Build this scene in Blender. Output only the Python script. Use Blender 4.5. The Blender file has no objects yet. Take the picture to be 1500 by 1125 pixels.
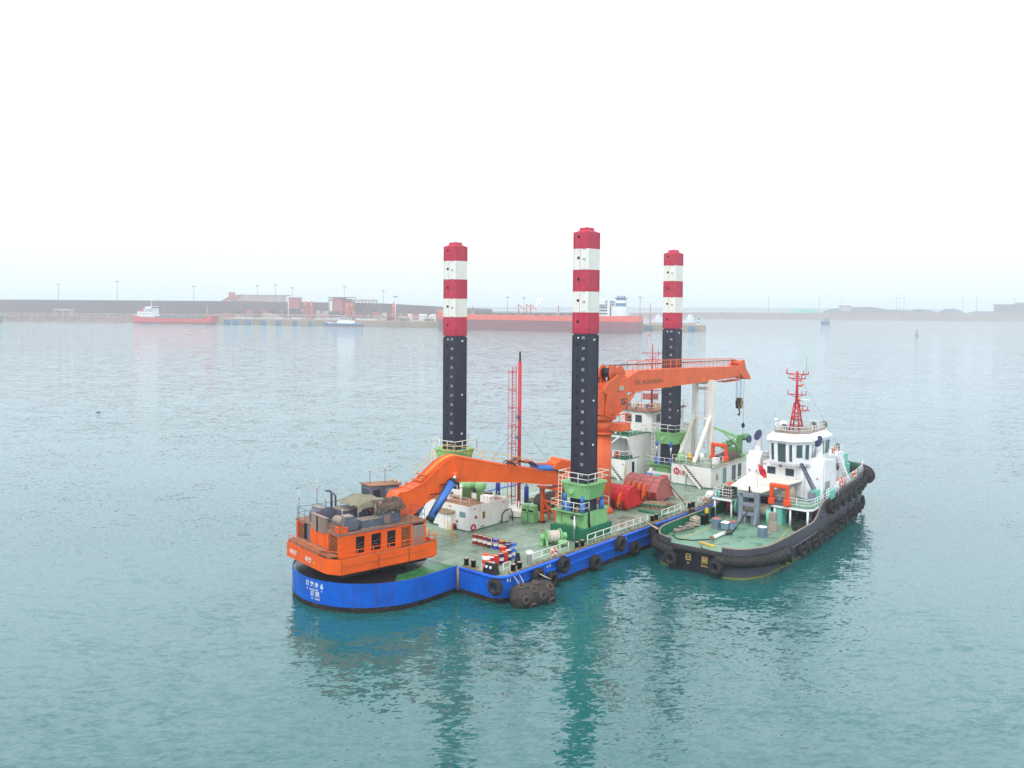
import bpy, math, random
from mathutils import Vector, Matrix
random.seed(7)
SC = bpy.context.scene
COL = SC.collection
R_ = math.radians
PI = math.pi
DK = 1.9            # barge deck height
WZ = -0.34           # water level

# ------------------------------------------------------------------ materials
def nt(name):
    m = bpy.data.materials.new(name); m.use_nodes = True
    t = m.node_tree; b = t.nodes['Principled BSDF']
    return m, t, b
def _tex(t, scale, detail=4, rough=0.6, stretch=(1, 1, 1), coord='Object'):
    tc = t.nodes.new('ShaderNodeTexCoord'); mp = t.nodes.new('ShaderNodeMapping')
    mp.inputs['Scale'].default_value = stretch
    n = t.nodes.new('ShaderNodeTexNoise'); n.inputs['Scale'].default_value = scale
    n.inputs['Detail'].default_value = detail; n.inputs['Roughness'].default_value = rough
    t.links.new(tc.outputs[coord], mp.inputs['Vector']); t.links.new(mp.outputs['Vector'], n.inputs['Vector'])
    return n.outputs['Fac']
def _ramp(t, fac, a, b, ca=(0, 0, 0, 1), cb=(1, 1, 1, 1)):
    r = t.nodes.new('ShaderNodeValToRGB'); r.color_ramp.elements[0].position = a; r.color_ramp.elements[1].position = b
    r.color_ramp.elements[0].color = ca; r.color_ramp.elements[1].color = cb
    t.links.new(fac, r.inputs['Fac']); return r.outputs['Color']
def _mix(t, fac, a, b, mode='MIX'):
    m = t.nodes.new('ShaderNodeMix'); m.data_type = 'RGBA'; m.blend_type = mode
    for s, v in ((0, fac), (6, a), (7, b)):
        if hasattr(v, 'is_linked'): t.links.new(v, m.inputs[s])
        else: m.inputs[s].default_value = v if s == 0 else (*v[:3], 1)
    return m.outputs[2]
def paint(name, rgb, rough=0.5, var=0.25, rust=0.0, rustcol=(0.16, 0.06, 0.03), scale=0.7, streak=0.0, rustcol2=None, grime=0.0, grimecol=(0.10, 0.09, 0.07), metal=0.0, wet=0.0):
    m, t, b = nt(name)
    f = _tex(t, scale, 5)
    dark = tuple(c * (1 - var) for c in rgb); lite = tuple(min(0.95, c * (1 + var * 0.35)) for c in rgb)
    col = _mix(t, _ramp(t, f, 0.3, 0.7), dark, lite)
    if grime > 0:
        g = _ramp(t, _tex(t, scale * 2.3, 7, 0.7), 0.62 - grime * 0.25, 0.85 - grime * 0.2)
        gm = t.nodes.new('ShaderNodeMath'); gm.operation = 'MULTIPLY'; gm.inputs[1].default_value = 0.65
        t.links.new(g, gm.inputs[0]); col = _mix(t, gm.outputs[0], col, grimecol)
    if streak > 0:
        s = _ramp(t, _tex(t, 1.0, 5, 0.65, (2.6, 2.6, 0.20)), 0.58 - streak * 0.3, 0.76)
        sm = t.nodes.new('ShaderNodeMath'); sm.operation = 'MULTIPLY'; sm.inputs[1].default_value = 0.55
        t.links.new(s, sm.inputs[0]); col = _mix(t, sm.outputs[0], col, rustcol2 or rustcol)
    if rust > 0:
        r = _ramp(t, _tex(t, 2.6, 8, 0.75), 0.70 - rust * 0.25, 0.74 - rust * 0.2)
        col = _mix(t, r, col, rustcol)
    t.links.new(col, b.inputs['Base Color'])
    b.inputs['Roughness'].default_value = rough; b.inputs['Metallic'].default_value = metal; b.inputs['Specular IOR Level'].default_value = 0.32
    if wet > 0:
        wr = _ramp(t, _tex(t, scale * 1.4, 5, 0.6), 0.50 - wet * .15, 0.62, (rough, rough, rough, 1), (0.14, 0.14, 0.14, 1)); t.links.new(wr, b.inputs['Roughness'])
        dk = _ramp(t, _tex(t, scale * 1.4, 5, 0.6), 0.50 - wet * .15, 0.62, (1, 1, 1, 1), (.66, .70, .66, 1)); col = _mix(t, 1.0, col, dk, 'MULTIPLY'); t.links.new(col, b.inputs['Base Color'])
    return m
def plain(name, rgb, rough=0.5, spec=0.5, metal=0.0):
    m, t, b = nt(name); b.inputs['Base Color'].default_value = (*rgb, 1)
    f = _tex(t, 3.0, 4); col = _mix(t, f, tuple(c * 0.8 for c in rgb), tuple(min(.95, c * 1.12) for c in rgb))
    t.links.new(col, b.inputs['Base Color'])
    b.inputs['Roughness'].default_value = rough; b.inputs['Metallic'].default_value = metal
    b.inputs['Specular IOR Level'].default_value = spec
    return m
M = {}
M['blue'] = paint('hull_blue', (0.002, 0.108, 0.56), 0.42, 0.28, 0.05, (0.03, 0.03, 0.06), streak=0.22, rustcol2=(0.05, 0.03, 0.05))
M['blue_light'] = paint('rail_blue', (0.010, 0.13, 0.70), 0.4, 0.2)
M['boot'] = paint('boot_rust', (0.024, 0.019, 0.018), 0.85, 0.5, 0.50, (0.24, 0.085, 0.06), 1.2, grime=0.4, grimecol=(0.085, 0.07, 0.03))
M['deck'] = paint('deck_green', (0.265, 0.37, 0.285), 0.55, 0.30, 0.03, (0.16, 0.10, 0.06), scale=0.28, grime=0.42, grimecol=(0.12, 0.13, 0.10), wet=0.6)
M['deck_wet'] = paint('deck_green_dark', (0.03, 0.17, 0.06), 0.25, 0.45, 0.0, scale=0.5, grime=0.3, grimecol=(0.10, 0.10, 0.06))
M['tugdeck'] = paint('tug_deck_green', (0.185, 0.35, 0.255), 0.5, 0.18, 0.0, scale=0.4, grime=0.12, grimecol=(0.12, 0.20, 0.14), wet=0.25)
M['kerb'] = paint('kerb_tan', (0.26, 0.20, 0.12), 0.8, 0.4, 0.1, scale=1.5)
M['orange'] = paint('machine_orange', (0.82, 0.112, 0.008), 0.45, 0.16, 0.0, streak=0.06, rustcol=(0.42, 0.05, 0.012))
M['orange2'] = paint('crane_orange', (0.78, 0.128, 0.032), 0.48, 0.18, 0.0, streak=0.14, rustcol=(0.42, 0.075, 0.03))
M['roofdust'] = paint('dusty_roof', (0.34, 0.165, 0.095), 0.8, 0.45, 0.0, scale=1.0, grime=0.5, grimecol=(0.15, 0.10, 0.07))
M['grey'] = paint('machine_grey', (0.115, 0.13, 0.175), 0.5, 0.3, 0.0, grime=0.3, grimecol=(0.2, 0.15, 0.11))
M['greytan'] = paint('dusty_grey', (0.30, 0.245, 0.20), 0.75, 0.3)
M['black'] = paint('black_paint', (0.012, 0.012, 0.015), 0.5, 0.4)
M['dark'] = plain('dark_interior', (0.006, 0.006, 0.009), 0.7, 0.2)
M['slat'] = paint('louver_steel', (0.33, 0.22, 0.17), 0.6, 0.35)
M['canvas'] = paint('canvas_tan', (0.24, 0.22, 0.15), 0.9, 0.3, scale=1.5)
M['net'] = paint('camo_net', (0.13, 0.085, 0.065), 0.95, 0.7, scale=4.0)
M['navy'] = paint('spud_navy', (0.017, 0.019, 0.042), 0.5, 0.40, 0.04, (0.07, 0.05, 0.045), scale=1.0, streak=0.25, rustcol2=(0.045, 0.042, 0.05), grime=0.25, grimecol=(0.05, 0.04, 0.04))
M['spudred'] = paint('spud_red', (0.50, 0.028, 0.065), 0.55, 0.18, 0.02, (0.2, 0.05, 0.05), streak=0.25, rustcol2=(0.5, 0.10, 0.13))
M['spudwhite'] = paint('spud_white', (0.78, 0.77, 0.71), 0.5, 0.10, streak=0.2, rustcol2=(0.55, 0.50, 0.42))
M['white'] = paint('house_white', (0.80, 0.79, 0.76), 0.5, 0.07, 0.02, (0.30, 0.13, 0.06), streak=0.05)
M['white2'] = paint('tug_white', (0.83, 0.84, 0.86), 0.42, 0.05, 0.0, (0.4, 0.25, 0.15), streak=0.02)
M['cream'] = paint('rest_cream', (0.78, 0.75, 0.66), 0.5, 0.08, streak=0.08, rustcol=(0.35, 0.2, 0.1))
M['lgreen'] = paint('pale_green', (0.24, 0.52, 0.21), 0.5, 0.15, 0.05, (0.2, 0.1, 0.05), streak=0.05)
M['dgreen'] = paint('dark_green', (0.012, 0.15, 0.075), 0.5, 0.2)
M['mint'] = paint('mint_green', (0.16, 0.55, 0.44), 0.45, 0.15)
M['steelblue'] = paint('cyl_blue', (0.045, 0.175, 0.54), 0.35, 0.2)
M['dkblue'] = paint('post_blue', (0.012, 0.035, 0.26), 0.45, 0.25, grime=0.2)
M['chrome'] = plain('rod_chrome', (0.62, 0.64, 0.66), 0.2, 0.5, 0.9)
M['red'] = paint('bright_red', (0.62, 0.018, 0.022), 0.42, 0.18)
M['mastred'] = paint('mast_red', (0.55, 0.028, 0.04), 0.45, 0.15)
M['pink'] = paint('faded_red', (0.46, 0.135, 0.125), 0.65, 0.22, 0.08, (0.2, 0.06, 0.04), scale=1.0)
M['tooth'] = paint('worn_steel', (0.33, 0.27, 0.22), 0.6, 0.4)
M['rail'] = paint('rail_white', (0.78, 0.76, 0.68), 0.5, 0.1)
M['railorange'] = M['orange']
M['yellow'] = paint('yellow_paint', (0.72, 0.46, 0.04), 0.5, 0.15)
M['rubber'] = paint('rubber', (0.028, 0.025, 0.027), 0.75, 0.45, 0.0, scale=2.0, grime=0.45, grimecol=(0.11, 0.085, 0.07))
M['rubberbrown'] = paint('rubber_dusty', (0.060, 0.048, 0.045), 0.8, 0.4, scale=1.5, grime=0.4, grimecol=(0.035, 0.03, 0.03))
M['tughull'] = paint('tug_hull', (0.070, 0.068, 0.090), 0.5, 0.25, 0.0, scale=0.6, streak=0.1, rustcol=(0.15, 0.10, 0.08))
M['tughullblack'] = paint('tug_stern_black', (0.018, 0.018, 0.026), 0.4, 0.3)
M['bootline'] = paint('weed_line', (0.24, 0.26, 0.035), 0.7, 0.5, scale=2.0)
M['tyrebrown'] = paint('tyre_dusty', (0.105, 0.080, 0.070), 0.85, 0.4, scale=3.0)
M['paintnumber'] = plain('painted_number', (0.58, 0.58, 0.56), 0.6)
M['deckshade'] = paint('deck_shade_black', (0.014, 0.013, 0.014), 0.35, 0.5, 0.12, (0.10, 0.06, 0.03), scale=1.2)  # near-black colour for the shade painted on deck below the excavator
M['louvre'] = paint('louvre_orange', (0.42, 0.12, 0.04), 0.6, 0.3)
M['ropewhite'] = paint('rope_white', (0.62, 0.55, 0.48), 0.9, 0.25, scale=5.0)
M['midgreen'] = paint('crane_green', (0.14, 0.33, 0.14), 0.5, 0.3, grime=0.3)
M['glass'] = plain('window_glass', (0.045, 0.085, 0.095), 0.06, 0.8)
M['glassdark'] = plain('window_dark', (0.02, 0.035, 0.06), 0.08, 0.7)
M['glassteal'] = plain('window_teal', (0.13, 0.30, 0.32), 0.1, 0.7)
M['wood'] = paint('old_wood', (0.30, 0.20, 0.13), 0.85, 0.45, scale=2.0, grime=0.3)
M['rope'] = paint('rope', (0.50, 0.43, 0.33), 0.9, 0.3, scale=6.0)
M['tarp'] = paint('grey_tarp', (0.32, 0.28, 0.235), 0.9, 0.3, scale=2.0)
M['binblue'] = paint('bin_blue', (0.20, 0.29, 0.40), 0.5, 0.25)
M['gantry'] = paint('gantry_grey', (0.22, 0.245, 0.31), 0.45, 0.15)
M['lifered'] = paint('lifeboat_orange', (0.80, 0.085, 0.02), 0.45, 0.12)
M['drumred'] = paint('drum_maroon', (0.24, 0.022, 0.015), 0.5, 0.25)
M['drumredb'] = paint('drum_red', (0.66, 0.018, 0.02), 0.4, 0.15)
M['drumnavy'] = paint('drum_navy', (0.016, 0.025, 0.14), 0.4, 0.25)
M['drumblue'] = paint('drum_blue', (0.03, 0.16, 0.62), 0.4, 0.2)
M['drumviolet'] = paint('drum_violet', (0.03, 0.03, 0.55), 0.4, 0.2)
M['drumwhite'] = paint('drum_white', (0.75, 0.70, 0.66), 0.5, 0.15)
M['rustlid'] = paint('drum_lid', (0.50, 0.36, 0.26), 0.7, 0.35, scale=3.0)
M['ylid'] = paint('drum_lid_yellow', (0.66, 0.38, 0.10), 0.6, 0.3, scale=3.0)
M['funnel'] = plain('funnel_blue', (0.02, 0.025, 0.09), 0.3, 0.5)
M['letter'] = plain('white_letter', (0.85, 0.85, 0.83), 0.5)
M['gold'] = plain('gold_letter', (0.75, 0.48, 0.12), 0.5)
M['mark'] = plain('mark_dark', (0.14, 0.05, 0.04), 0.6)
M['concrete'] = paint('quay_concrete', (0.33, 0.24, 0.16), 0.85, 0.35, scale=0.05)
M['rock'] = paint('revetment_rock', (0.24, 0.15, 0.125), 0.9, 0.6, scale=0.25)
M['windwall'] = paint('windbreak', (0.115, 0.050, 0.055), 0.9, 0.25, scale=0.03)
M['bgred'] = paint('far_red', (0.42, 0.09, 0.07), 0.7, 0.2, scale=0.1)
M['bgorange'] = paint('far_orange', (0.62, 0.11, 0.05), 0.6, 0.2, scale=0.1)
M['bgbeige'] = paint('far_beige', (0.50, 0.36, 0.31), 0.8, 0.2, scale=0.1)
M['bgdark'] = paint('far_dark', (0.12, 0.06, 0.055), 0.8, 0.3, scale=0.1)
M['bgwhite'] = paint('far_white', (0.78, 0.78, 0.78), 0.6, 0.08, scale=0.2)
M['hullred'] = paint('far_hull_red', (0.62, 0.035, 0.03), 0.5, 0.12, scale=0.1)
M['tankred'] = paint('tanker_red', (0.85, 0.085, 0.025), 0.5, 0.12, scale=0.06)
M['tankboot'] = paint('tanker_boot', (0.26, 0.06, 0.07), 0.6, 0.3, scale=0.06)
M['lamp'] = paint('mast_steel', (0.20, 0.20, 0.22), 0.6, 0.2)
M['bgblue'] = paint('far_blue', (0.03, 0.13, 0.30), 0.6, 0.2, scale=0.3)
M['pile'] = paint('coal_pile', (0.075, 0.07, 0.10), 0.95, 0.35, scale=0.02)
M['pilegreen'] = paint('netted_pile', (0.08, 0.38, 0.28), 0.95, 0.25, scale=0.02)
M['bggreen'] = paint('far_green', (0.03, 0.22, 0.18), 0.6, 0.3, scale=0.3)
M['deckfar'] = paint('far_deck', (0.16, 0.20, 0.17), 0.8, 0.3, scale=0.1)

# ------------------------------------------------------------------ frames, geometry collector
class Frame:
    def __init__(s, ox, oy, deg):
        s.o = Vector((ox, oy, 0)); s.a = R_(deg)
    def w(s, p):
        c, k = math.cos(s.a), math.sin(s.a)
        return Vector((s.o.x + p[0] * c - p[1] * k, s.o.y + p[0] * k + p[1] * c, p[2]))
W = Frame(0, 0, 0)
FE = Frame(-18.8, 9.6, -9.5)      # slewing excavator
FT = Frame(4.0, -9.8, 1.0)        # tug: u forward, v to port
FK = Frame(10.3, 5.3, 3.0)        # deck crane
CAMX, CAMY, CAMZ = -69.647, -49.288, 24.7
FC = Frame(CAMX, CAMY, -49.8)     # harbour behind: u right, v away

def V(*a): return Vector(a)
class G:
    def __init__(s): s.v = []; s.f = []; s.m = []; s.s = []
    def add(s, vs, fs, mat=0, smooth=False):
        k = len(s.v); s.v += [Vector(v) for v in vs]
        for f in fs: s.f.append([i + k for i in f]); s.m.append(mat); s.s.append(smooth)
        return s
    def box(s, x0, y0, z0, x1, y1, z1, mat=0):
        x0, x1 = min(x0, x1), max(x0, x1); y0, y1 = min(y0, y1), max(y0, y1); z0, z1 = min(z0, z1), max(z0, z1)
        vs = [(x0, y0, z0), (x1, y0, z0), (x1, y1, z0), (x0, y1, z0), (x0, y0, z1), (x1, y0, z1), (x1, y1, z1), (x0, y1, z1)]
        return s.add(vs, [(0, 3, 2, 1), (4, 5, 6, 7), (0, 1, 5, 4), (1, 2, 6, 5), (2, 3, 7, 6), (3, 0, 4, 7)], mat)
    def bar(s, p, q, w, h, mat=0, up=(0, 0, 1), w2=None, h2=None):
        p, q = Vector(p), Vector(q); d = (q - p).normalized(); up = Vector(up)
        if abs(d.dot(up)) > 0.98: up = Vector((1, 0, 0)) if abs(d.x) < 0.9 else Vector((0, 1, 0))
        sd = d.cross(up).normalized(); u = sd.cross(d).normalized()
        w2 = w if w2 is None else w2; h2 = h if h2 is None else h2
        vs = []
        for c, a, b in ((p, w, h), (q, w2, h2)):
            vs += [c - sd * a / 2 - u * b / 2, c + sd * a / 2 - u * b / 2, c + sd * a / 2 + u * b / 2, c - sd * a / 2 + u * b / 2]
        return s.add(vs, [(3, 2, 1, 0), (4, 5, 6, 7), (0, 1, 5, 4), (1, 2, 6, 5), (2, 3, 7, 6), (3, 0, 4, 7)], mat)
    def cone(s, p, q, r0, r1, n=16, mat=0, caps=True, smooth=True):
        p, q = Vector(p), Vector(q); d = (q - p).normalized()
        a = Vector((0, 0, 1)) if abs(d.z) < 0.9 else Vector((1, 0, 0))
        x = d.cross(a).normalized(); y = d.cross(x)
        vs = []
        for c, r in ((p, r0), (q, r1)):
            for i in range(n):
                t = 2 * PI * i / n; vs.append(c + x * math.cos(t) * r + y * math.sin(t) * r)
        s.add(vs, [(i, i + n, (i + 1) % n + n, (i + 1) % n) for i in range(n)], mat, smooth)
        if caps:
            k = len(s.v) - 2 * n
            s.f.append([k + i for i in range(n)]); s.m.append(mat); s.s.append(False)
            s.f.append([k + n + i for i in reversed(range(n))]); s.m.append(mat); s.s.append(False)
        return s
    def cyl(s, p, q, r, n=16, mat=0, caps=True): return s.cone(p, q, r, r, n, mat, caps)
    def tube(s, pts, r, n=6, mat=0, closed=False):
        pts = [Vector(p) for p in pts]; L = len(pts); vs = []; prev = None
        for i, p in enumerate(pts):
            if closed: d = pts[(i + 1) % L] - pts[i - 1]
            else: d = pts[min(i + 1, L - 1)] - pts[max(i - 1, 0)]
            d.normalize()
            a = prev if prev is not None and abs(prev.dot(d)) < 0.95 else (Vector((0, 0, 1)) if abs(d.z) < 0.9 else Vector((1, 0, 0)))
            x = (a - d * a.dot(d)).normalized(); prev = x; y = d.cross(x)
            rr = r[i] if isinstance(r, (list, tuple)) else r
            for k in range(n):
                t = 2 * PI * k / n; vs.append(p + x * math.cos(t) * rr + y * math.sin(t) * rr)
        fs = []
        for i in range(L if closed else L - 1):
            j = (i + 1) % L
            for k in range(n):
                fs.append((i * n + k, i * n + (k + 1) % n, j * n + (k + 1) % n, j * n + k))
        if not closed:
            fs.append(tuple(reversed(range(n)))); fs.append(tuple((L - 1) * n + k for k in range(n)))
        return s.add(vs, fs, mat, True)
    def torus(s, c, axis, R, r, n=28, m=12, mat=0, flat=1.0):
        c = Vector(c); d = Vector(axis).normalized()
        a = Vector((0, 0, 1)) if abs(d.z) < 0.9 else Vector((1, 0, 0))
        x = d.cross(a).normalized(); y = d.cross(x); vs = []
        for i in range(n):
            t = 2 * PI * i / n; e = x * math.cos(t) + y * math.sin(t)
            for k in range(m):
                q = 2 * PI * k / m; vs.append(c + e * (R + r * math.cos(q)) + d * (r * flat * math.sin(q)))
        fs = [(i * m + k, ((i + 1) % n) * m + k, ((i + 1) % n) * m + (k + 1) % m, i * m + (k + 1) % m) for i in range(n) for k in range(m)]
        return s.add(vs, fs, mat, True)
    def lathe(s, prof, c, axis=(0, 0, 1), n=24, mat=0, smooth=True, mats=None):
        c = Vector(c); d = Vector(axis).normalized()
        a = Vector((0, 0, 1)) if abs(d.z) < 0.9 else Vector((1, 0, 0))
        x = d.cross(a).normalized(); y = d.cross(x); L = len(prof); vs = []
        for r, h in prof:
            for i in range(n):
                t = 2 * PI * i / n; vs.append(c + d * h + (x * math.cos(t) + y * math.sin(t)) * r)
        for j in range(L - 1):
            k = len(s.v) if j == 0 else k
            if j == 0: s.v += vs
            for i in range(n):
                s.f.append([k + j * n + i, k + (j + 1) * n + i, k + (j + 1) * n + (i + 1) % n, k + j * n + (i + 1) % n])
                s.m.append(mats[j] if mats else mat); s.s.append(smooth)
        s.f.append([k + i for i in range(n)]); s.m.append(mats[0] if mats else mat); s.s.append(False)
        s.f.append([k + (L - 1) * n + i for i in reversed(range(n))]); s.m.append(mats[-1] if mats else mat); s.s.append(False)
        return s
    def prism(s, poly, z0, z1, mat=0, topmat=None):
        n = len(poly)
        vs = [(p[0], p[1], z0) for p in poly] + [(p[0], p[1], z1) for p in poly]
        s.add(vs, [(i, (i + 1) % n, (i + 1) % n + n, i + n) for i in range(n)] + [tuple(reversed(range(n)))], mat)
        k = len(s.v) - 2 * n
        s.f.append([k + n + i for i in range(n)]); s.m.append(mat if topmat is None else topmat); s.s.append(False)
        return s
    def slab(s, pts, vec, mat=0):
        pts = [Vector(p) for p in pts]; vec = Vector(vec); n = len(pts)
        return s.add(pts + [p + vec for p in pts], [tuple(reversed(range(n))), tuple(n + i for i in range(n))] + [(i, (i + 1) % n, (i + 1) % n + n, i + n) for i in range(n)], mat)
    def strip(s, a, b, mat=0, closed=False, smooth=False):
        n = len(a); k = n if closed else n - 1
        return s.add(list(a) + list(b), [(i, (i + 1) % n, (i + 1) % n + n, i + n) for i in range(k)], mat, smooth)
    def ball(s, c, r, mat=0, n=14, m=9, sc=(1, 1, 1)):
        c = Vector(c); vs = []
        for j in range(m + 1):
            t = PI * j / m
            for i in range(n):
                a = 2 * PI * i / n
                vs.append(c + Vector((math.sin(t) * math.cos(a) * r * sc[0], math.sin(t) * math.sin(a) * r * sc[1], math.cos(t) * r * sc[2])))
        return s.add(vs, [(j * n + i, (j + 1) * n + i, (j + 1) * n + (i + 1) % n, j * n + (i + 1) % n) for j in range(m) for i in range(n)], mat, True)
    def rail(s, pts, h=1.0, step=1.5, r=0.032, mids=(0.5,), mat=0, closed=False):
        pts = [Vector(p) for p in pts]
        if closed: pts = pts + [pts[0]]
        for a, b in zip(pts[:-1], pts[1:]):
            n = max(1, round((b - a).length / step)); up = Vector((0, 0, h))
            for i in range(n + 1):
                p = a.lerp(b, i / n); s.tube([p, p + up], r, 5, mat)
            for k in (1.0,) + tuple(mids):
                s.tube([a + up * k, b + up * k], r * (1.0 if k == 1 else 0.8), 5, mat)
        return s
    def ladder(s, p, q, w, side, n, r=0.025, mat=0, rr=None):
        p, q = Vector(p), Vector(q); sd = Vector(side).normalized() * w / 2
        s.tube([p - sd, q - sd], r, 5, mat); s.tube([p + sd, q + sd], r, 5, mat)
        for i in range(n):
            c = p.lerp(q, (i + .5) / n); s.tube([c - sd, c + sd], rr or r * .8, 4, mat)
        return s
    def stair(s, p, q, w, side, n, mat=0, smat=1):
        # inclined steel stair: two stringers and treads
        p, q = Vector(p), Vector(q); sd = Vector(side).normalized() * w / 2
        for k in (-1, 1): s.bar(p + sd * k, q + sd * k, 0.08, 0.26, mat)
        d = (q - p); hd = Vector((d.x, d.y, 0)).normalized() * 0.13
        for i in range(n):
            c = p.lerp(q, (i + .5) / n); s.bar(c - sd, c + sd, 0.26, 0.05, smat)
        return s
    def text(s, string, size, org, xd, yd, mat=0, bold=False):
        vs, fs = textmesh(string)
        org, xd, yd = Vector(org), Vector(xd).normalized(), Vector(yd).normalized()
        return s.add([org + xd * v[0] * size + yd * v[1] * size for v in vs], fs, mat)
_TX = {}
def textmesh(string):
    if string not in _TX:
        cu = bpy.data.curves.new('lettering', 'FONT'); cu.body = string; cu.size = 1; cu.align_x = 'CENTER'; cu.align_y = 'CENTER'
        cu.resolution_u = 3; cu.offset = 0.012
        ob = bpy.data.objects.new('lettering', cu); COL.objects.link(ob)
        bpy.context.view_layer.update()
        dg = bpy.context.evaluated_depsgraph_get(); me = bpy.data.meshes.new_from_object(ob.evaluated_get(dg))
        _TX[string] = ([tuple(v.co) for v in me.vertices], [tuple(p.vertices) for p in me.polygons])
        bpy.data.objects.remove(ob); bpy.data.curves.remove(cu); bpy.data.meshes.remove(me)
    return _TX[string]

INFO = {}
def mesh_of(name, g, mats, off=Vector((0, 0, 0))):
    me = bpy.data.meshes.new(name)
    me.from_pydata([v - off for v in g.v], [], g.f)
    for k in mats: me.materials.append(M[k] if isinstance(k, str) else k)
    me.polygons.foreach_set('material_index', g.m); me.polygons.foreach_set('use_smooth', g.s)
    me.update(); me.validate()
    return me
def tag(o, label=None, cat=None, group=None, kind=None):
    if label: o['label'] = label
    if cat: o['category'] = cat
    if group: o['group'] = group
    if kind: o['kind'] = kind
    return o
def root(name, label, cat, fr=W, at=(0, 0, 0), group=None, kind=None):
    o = bpy.data.objects.new(name, None); COL.objects.link(o); o.empty_display_size = 0.2
    o.location = fr.w(at); o.rotation_euler = (0, 0, fr.a)
    INFO[o.name] = Vector(at); return tag(o, label, cat, group, kind)
def bev(o, w, seg=1):
    m = o.modifiers.new('bevel', 'BEVEL'); m.width = w; m.segments = seg; m.limit_method = 'ANGLE'; m.angle_limit = R_(40)
def part(r, name, g, mats, label=None, parent=None, bevel=0):
    if isinstance(mats, str): mats = [mats]
    o = bpy.data.objects.new(name, mesh_of(name, g, mats, INFO[r.name])); COL.objects.link(o)
    o.parent = parent or r
    if label: o['label'] = label
    if bevel: bev(o, bevel)
    return o
def single(name, label, cat, g, mats, fr=W, at=(0, 0, 0), group=None, kind=None, bevel=0):
    if isinstance(mats, str): mats = [mats]
    o = bpy.data.objects.new(name, mesh_of(name, g, mats, Vector(at))); COL.objects.link(o)
    o.location = fr.w(at); o.rotation_euler = (0, 0, fr.a); INFO[o.name] = Vector(at)
    if bevel: bev(o, bevel)
    return tag(o, label, cat, group, kind)
def children(o): return [c for c in bpy.data.objects if c.parent == o]
def dup(o, label=None, loc=None, rz=None, parent=None, _kids=None):
    if _kids is None:
        _kids = {}
        for c in bpy.data.objects:
            if c.parent: _kids.setdefault(c.parent.name, []).append(c)
    c = o.copy(); COL.objects.link(c)
    if parent: c.parent = parent
    if loc is not None: c.location = loc
    if rz is not None: c.rotation_euler = (0, 0, rz)
    if label: c['label'] = label
    for k in _kids.get(o.name, []): dup(k, parent=c, _kids=_kids)
    return c
def arc(cx, cy, r, a0, a1, n):
    return [(cx + r * math.cos(R_(a0 + (a1 - a0) * i / n)), cy + r * math.sin(R_(a0 + (a1 - a0) * i / n))) for i in range(n + 1)]
# ------------------------------------------------------------------ camera, light, air, water
cam = bpy.data.cameras.new('camera'); co = bpy.data.objects.new('camera', cam); COL.objects.link(co)
pit = math.atan(62 / 1300); rol = R_(0.5); az = R_(40.2)
fw = V(0, math.cos(pit), -math.sin(pit)); r0 = V(1, 0, 0); u0 = r0.cross(fw)
rt = r0 * math.cos(rol) + u0 * math.sin(rol); up = -r0 * math.sin(rol) + u0 * math.cos(rol)
def c2w(d): return V(d.x * math.sin(az) + d.y * math.cos(az), -d.x * math.cos(az) + d.y * math.sin(az), d.z)
fw, rt, up = c2w(fw), c2w(rt), c2w(up)
mw = Matrix.Identity(4)
for i in range(3): mw[i][0], mw[i][1], mw[i][2] = rt[i], up[i], -fw[i]
mw.translation = V(CAMX, CAMY, CAMZ)
co.matrix_world = mw
cam.sensor_width = 36; cam.lens = 36 * 1300 / 1500; cam.shift_y = -57.5 / 1500; cam.clip_start = 0.5; cam.clip_end = 60000
SC.camera = co

SUN_EL, SUN_AZ = 52, 196          # sun_az: direction towards the sun, degrees ccw from +X
wd = bpy.data.worlds.new('World'); SC.world = wd; wd.use_nodes = True; t = wd.node_tree
bg = t.nodes['Background']
sk = t.nodes.new('ShaderNodeTexSky'); sk.sky_type = 'NISHITA'; sk.sun_disc = False
sk.sun_elevation = R_(SUN_EL); sk.sun_rotation = R_(90 - SUN_AZ); sk.dust_density = 6.0; sk.ozone_density = 1.0; sk.air_density = 1.2
hs = t.nodes.new('ShaderNodeHueSaturation'); hs.inputs['Saturation'].default_value = 0.22
t.links.new(sk.outputs[0], hs.inputs['Color'])
# an even layer of high cloud over the clear sky
cl = t.nodes.new('ShaderNodeMix'); cl.data_type = 'RGBA'; cl.inputs[0].default_value = 0.80
# thin haze-lit cloud, brighter low down than overhead
tcw = t.nodes.new('ShaderNodeTexCoord'); sx = t.nodes.new('ShaderNodeSeparateXYZ'); t.links.new(tcw.outputs['Generated'], sx.inputs[0])
rp = t.nodes.new('ShaderNodeValToRGB'); rp.color_ramp.interpolation = 'EASE'
t.links.new(sx.outputs[2], rp.inputs['Fac'])
stops = [(0.0, (8.7, 9.3, 10.7)), (0.10, (10.0, 10.6, 11.8)), (0.19, (12.4, 13.2, 14.6)), (0.30, (16.4, 17.7, 19.6)), (0.47, (17.6, 18.9, 20.0)), (0.92, (7.0, 7.0, 7.0))]
while len(rp.color_ramp.elements) < len(stops): rp.color_ramp.elements.new(0.5)
for e, (p, c) in zip(rp.color_ramp.elements, stops): e.position = p; e.color = (*[x / 20 for x in c], 1)
sc_ = t.nodes.new('ShaderNodeVectorMath'); sc_.operation = 'SCALE'; sc_.inputs['Scale'].default_value = 20
t.links.new(rp.outputs['Color'], sc_.inputs[0]); t.links.new(sc_.outputs[0], cl.inputs[7])
t.links.new(hs.outputs[0], cl.inputs[6]); t.links.new(cl.outputs[2], bg.inputs['Color'])
bg.inputs['Strength'].default_value = 0.10
ld = bpy.data.lights.new('sun', 'SUN'); lo = bpy.data.objects.new('sun', ld); COL.objects.link(lo)
ld.energy = 1.1; ld.angle = R_(14); ld.color = (1.0, 0.97, 0.92)
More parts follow.
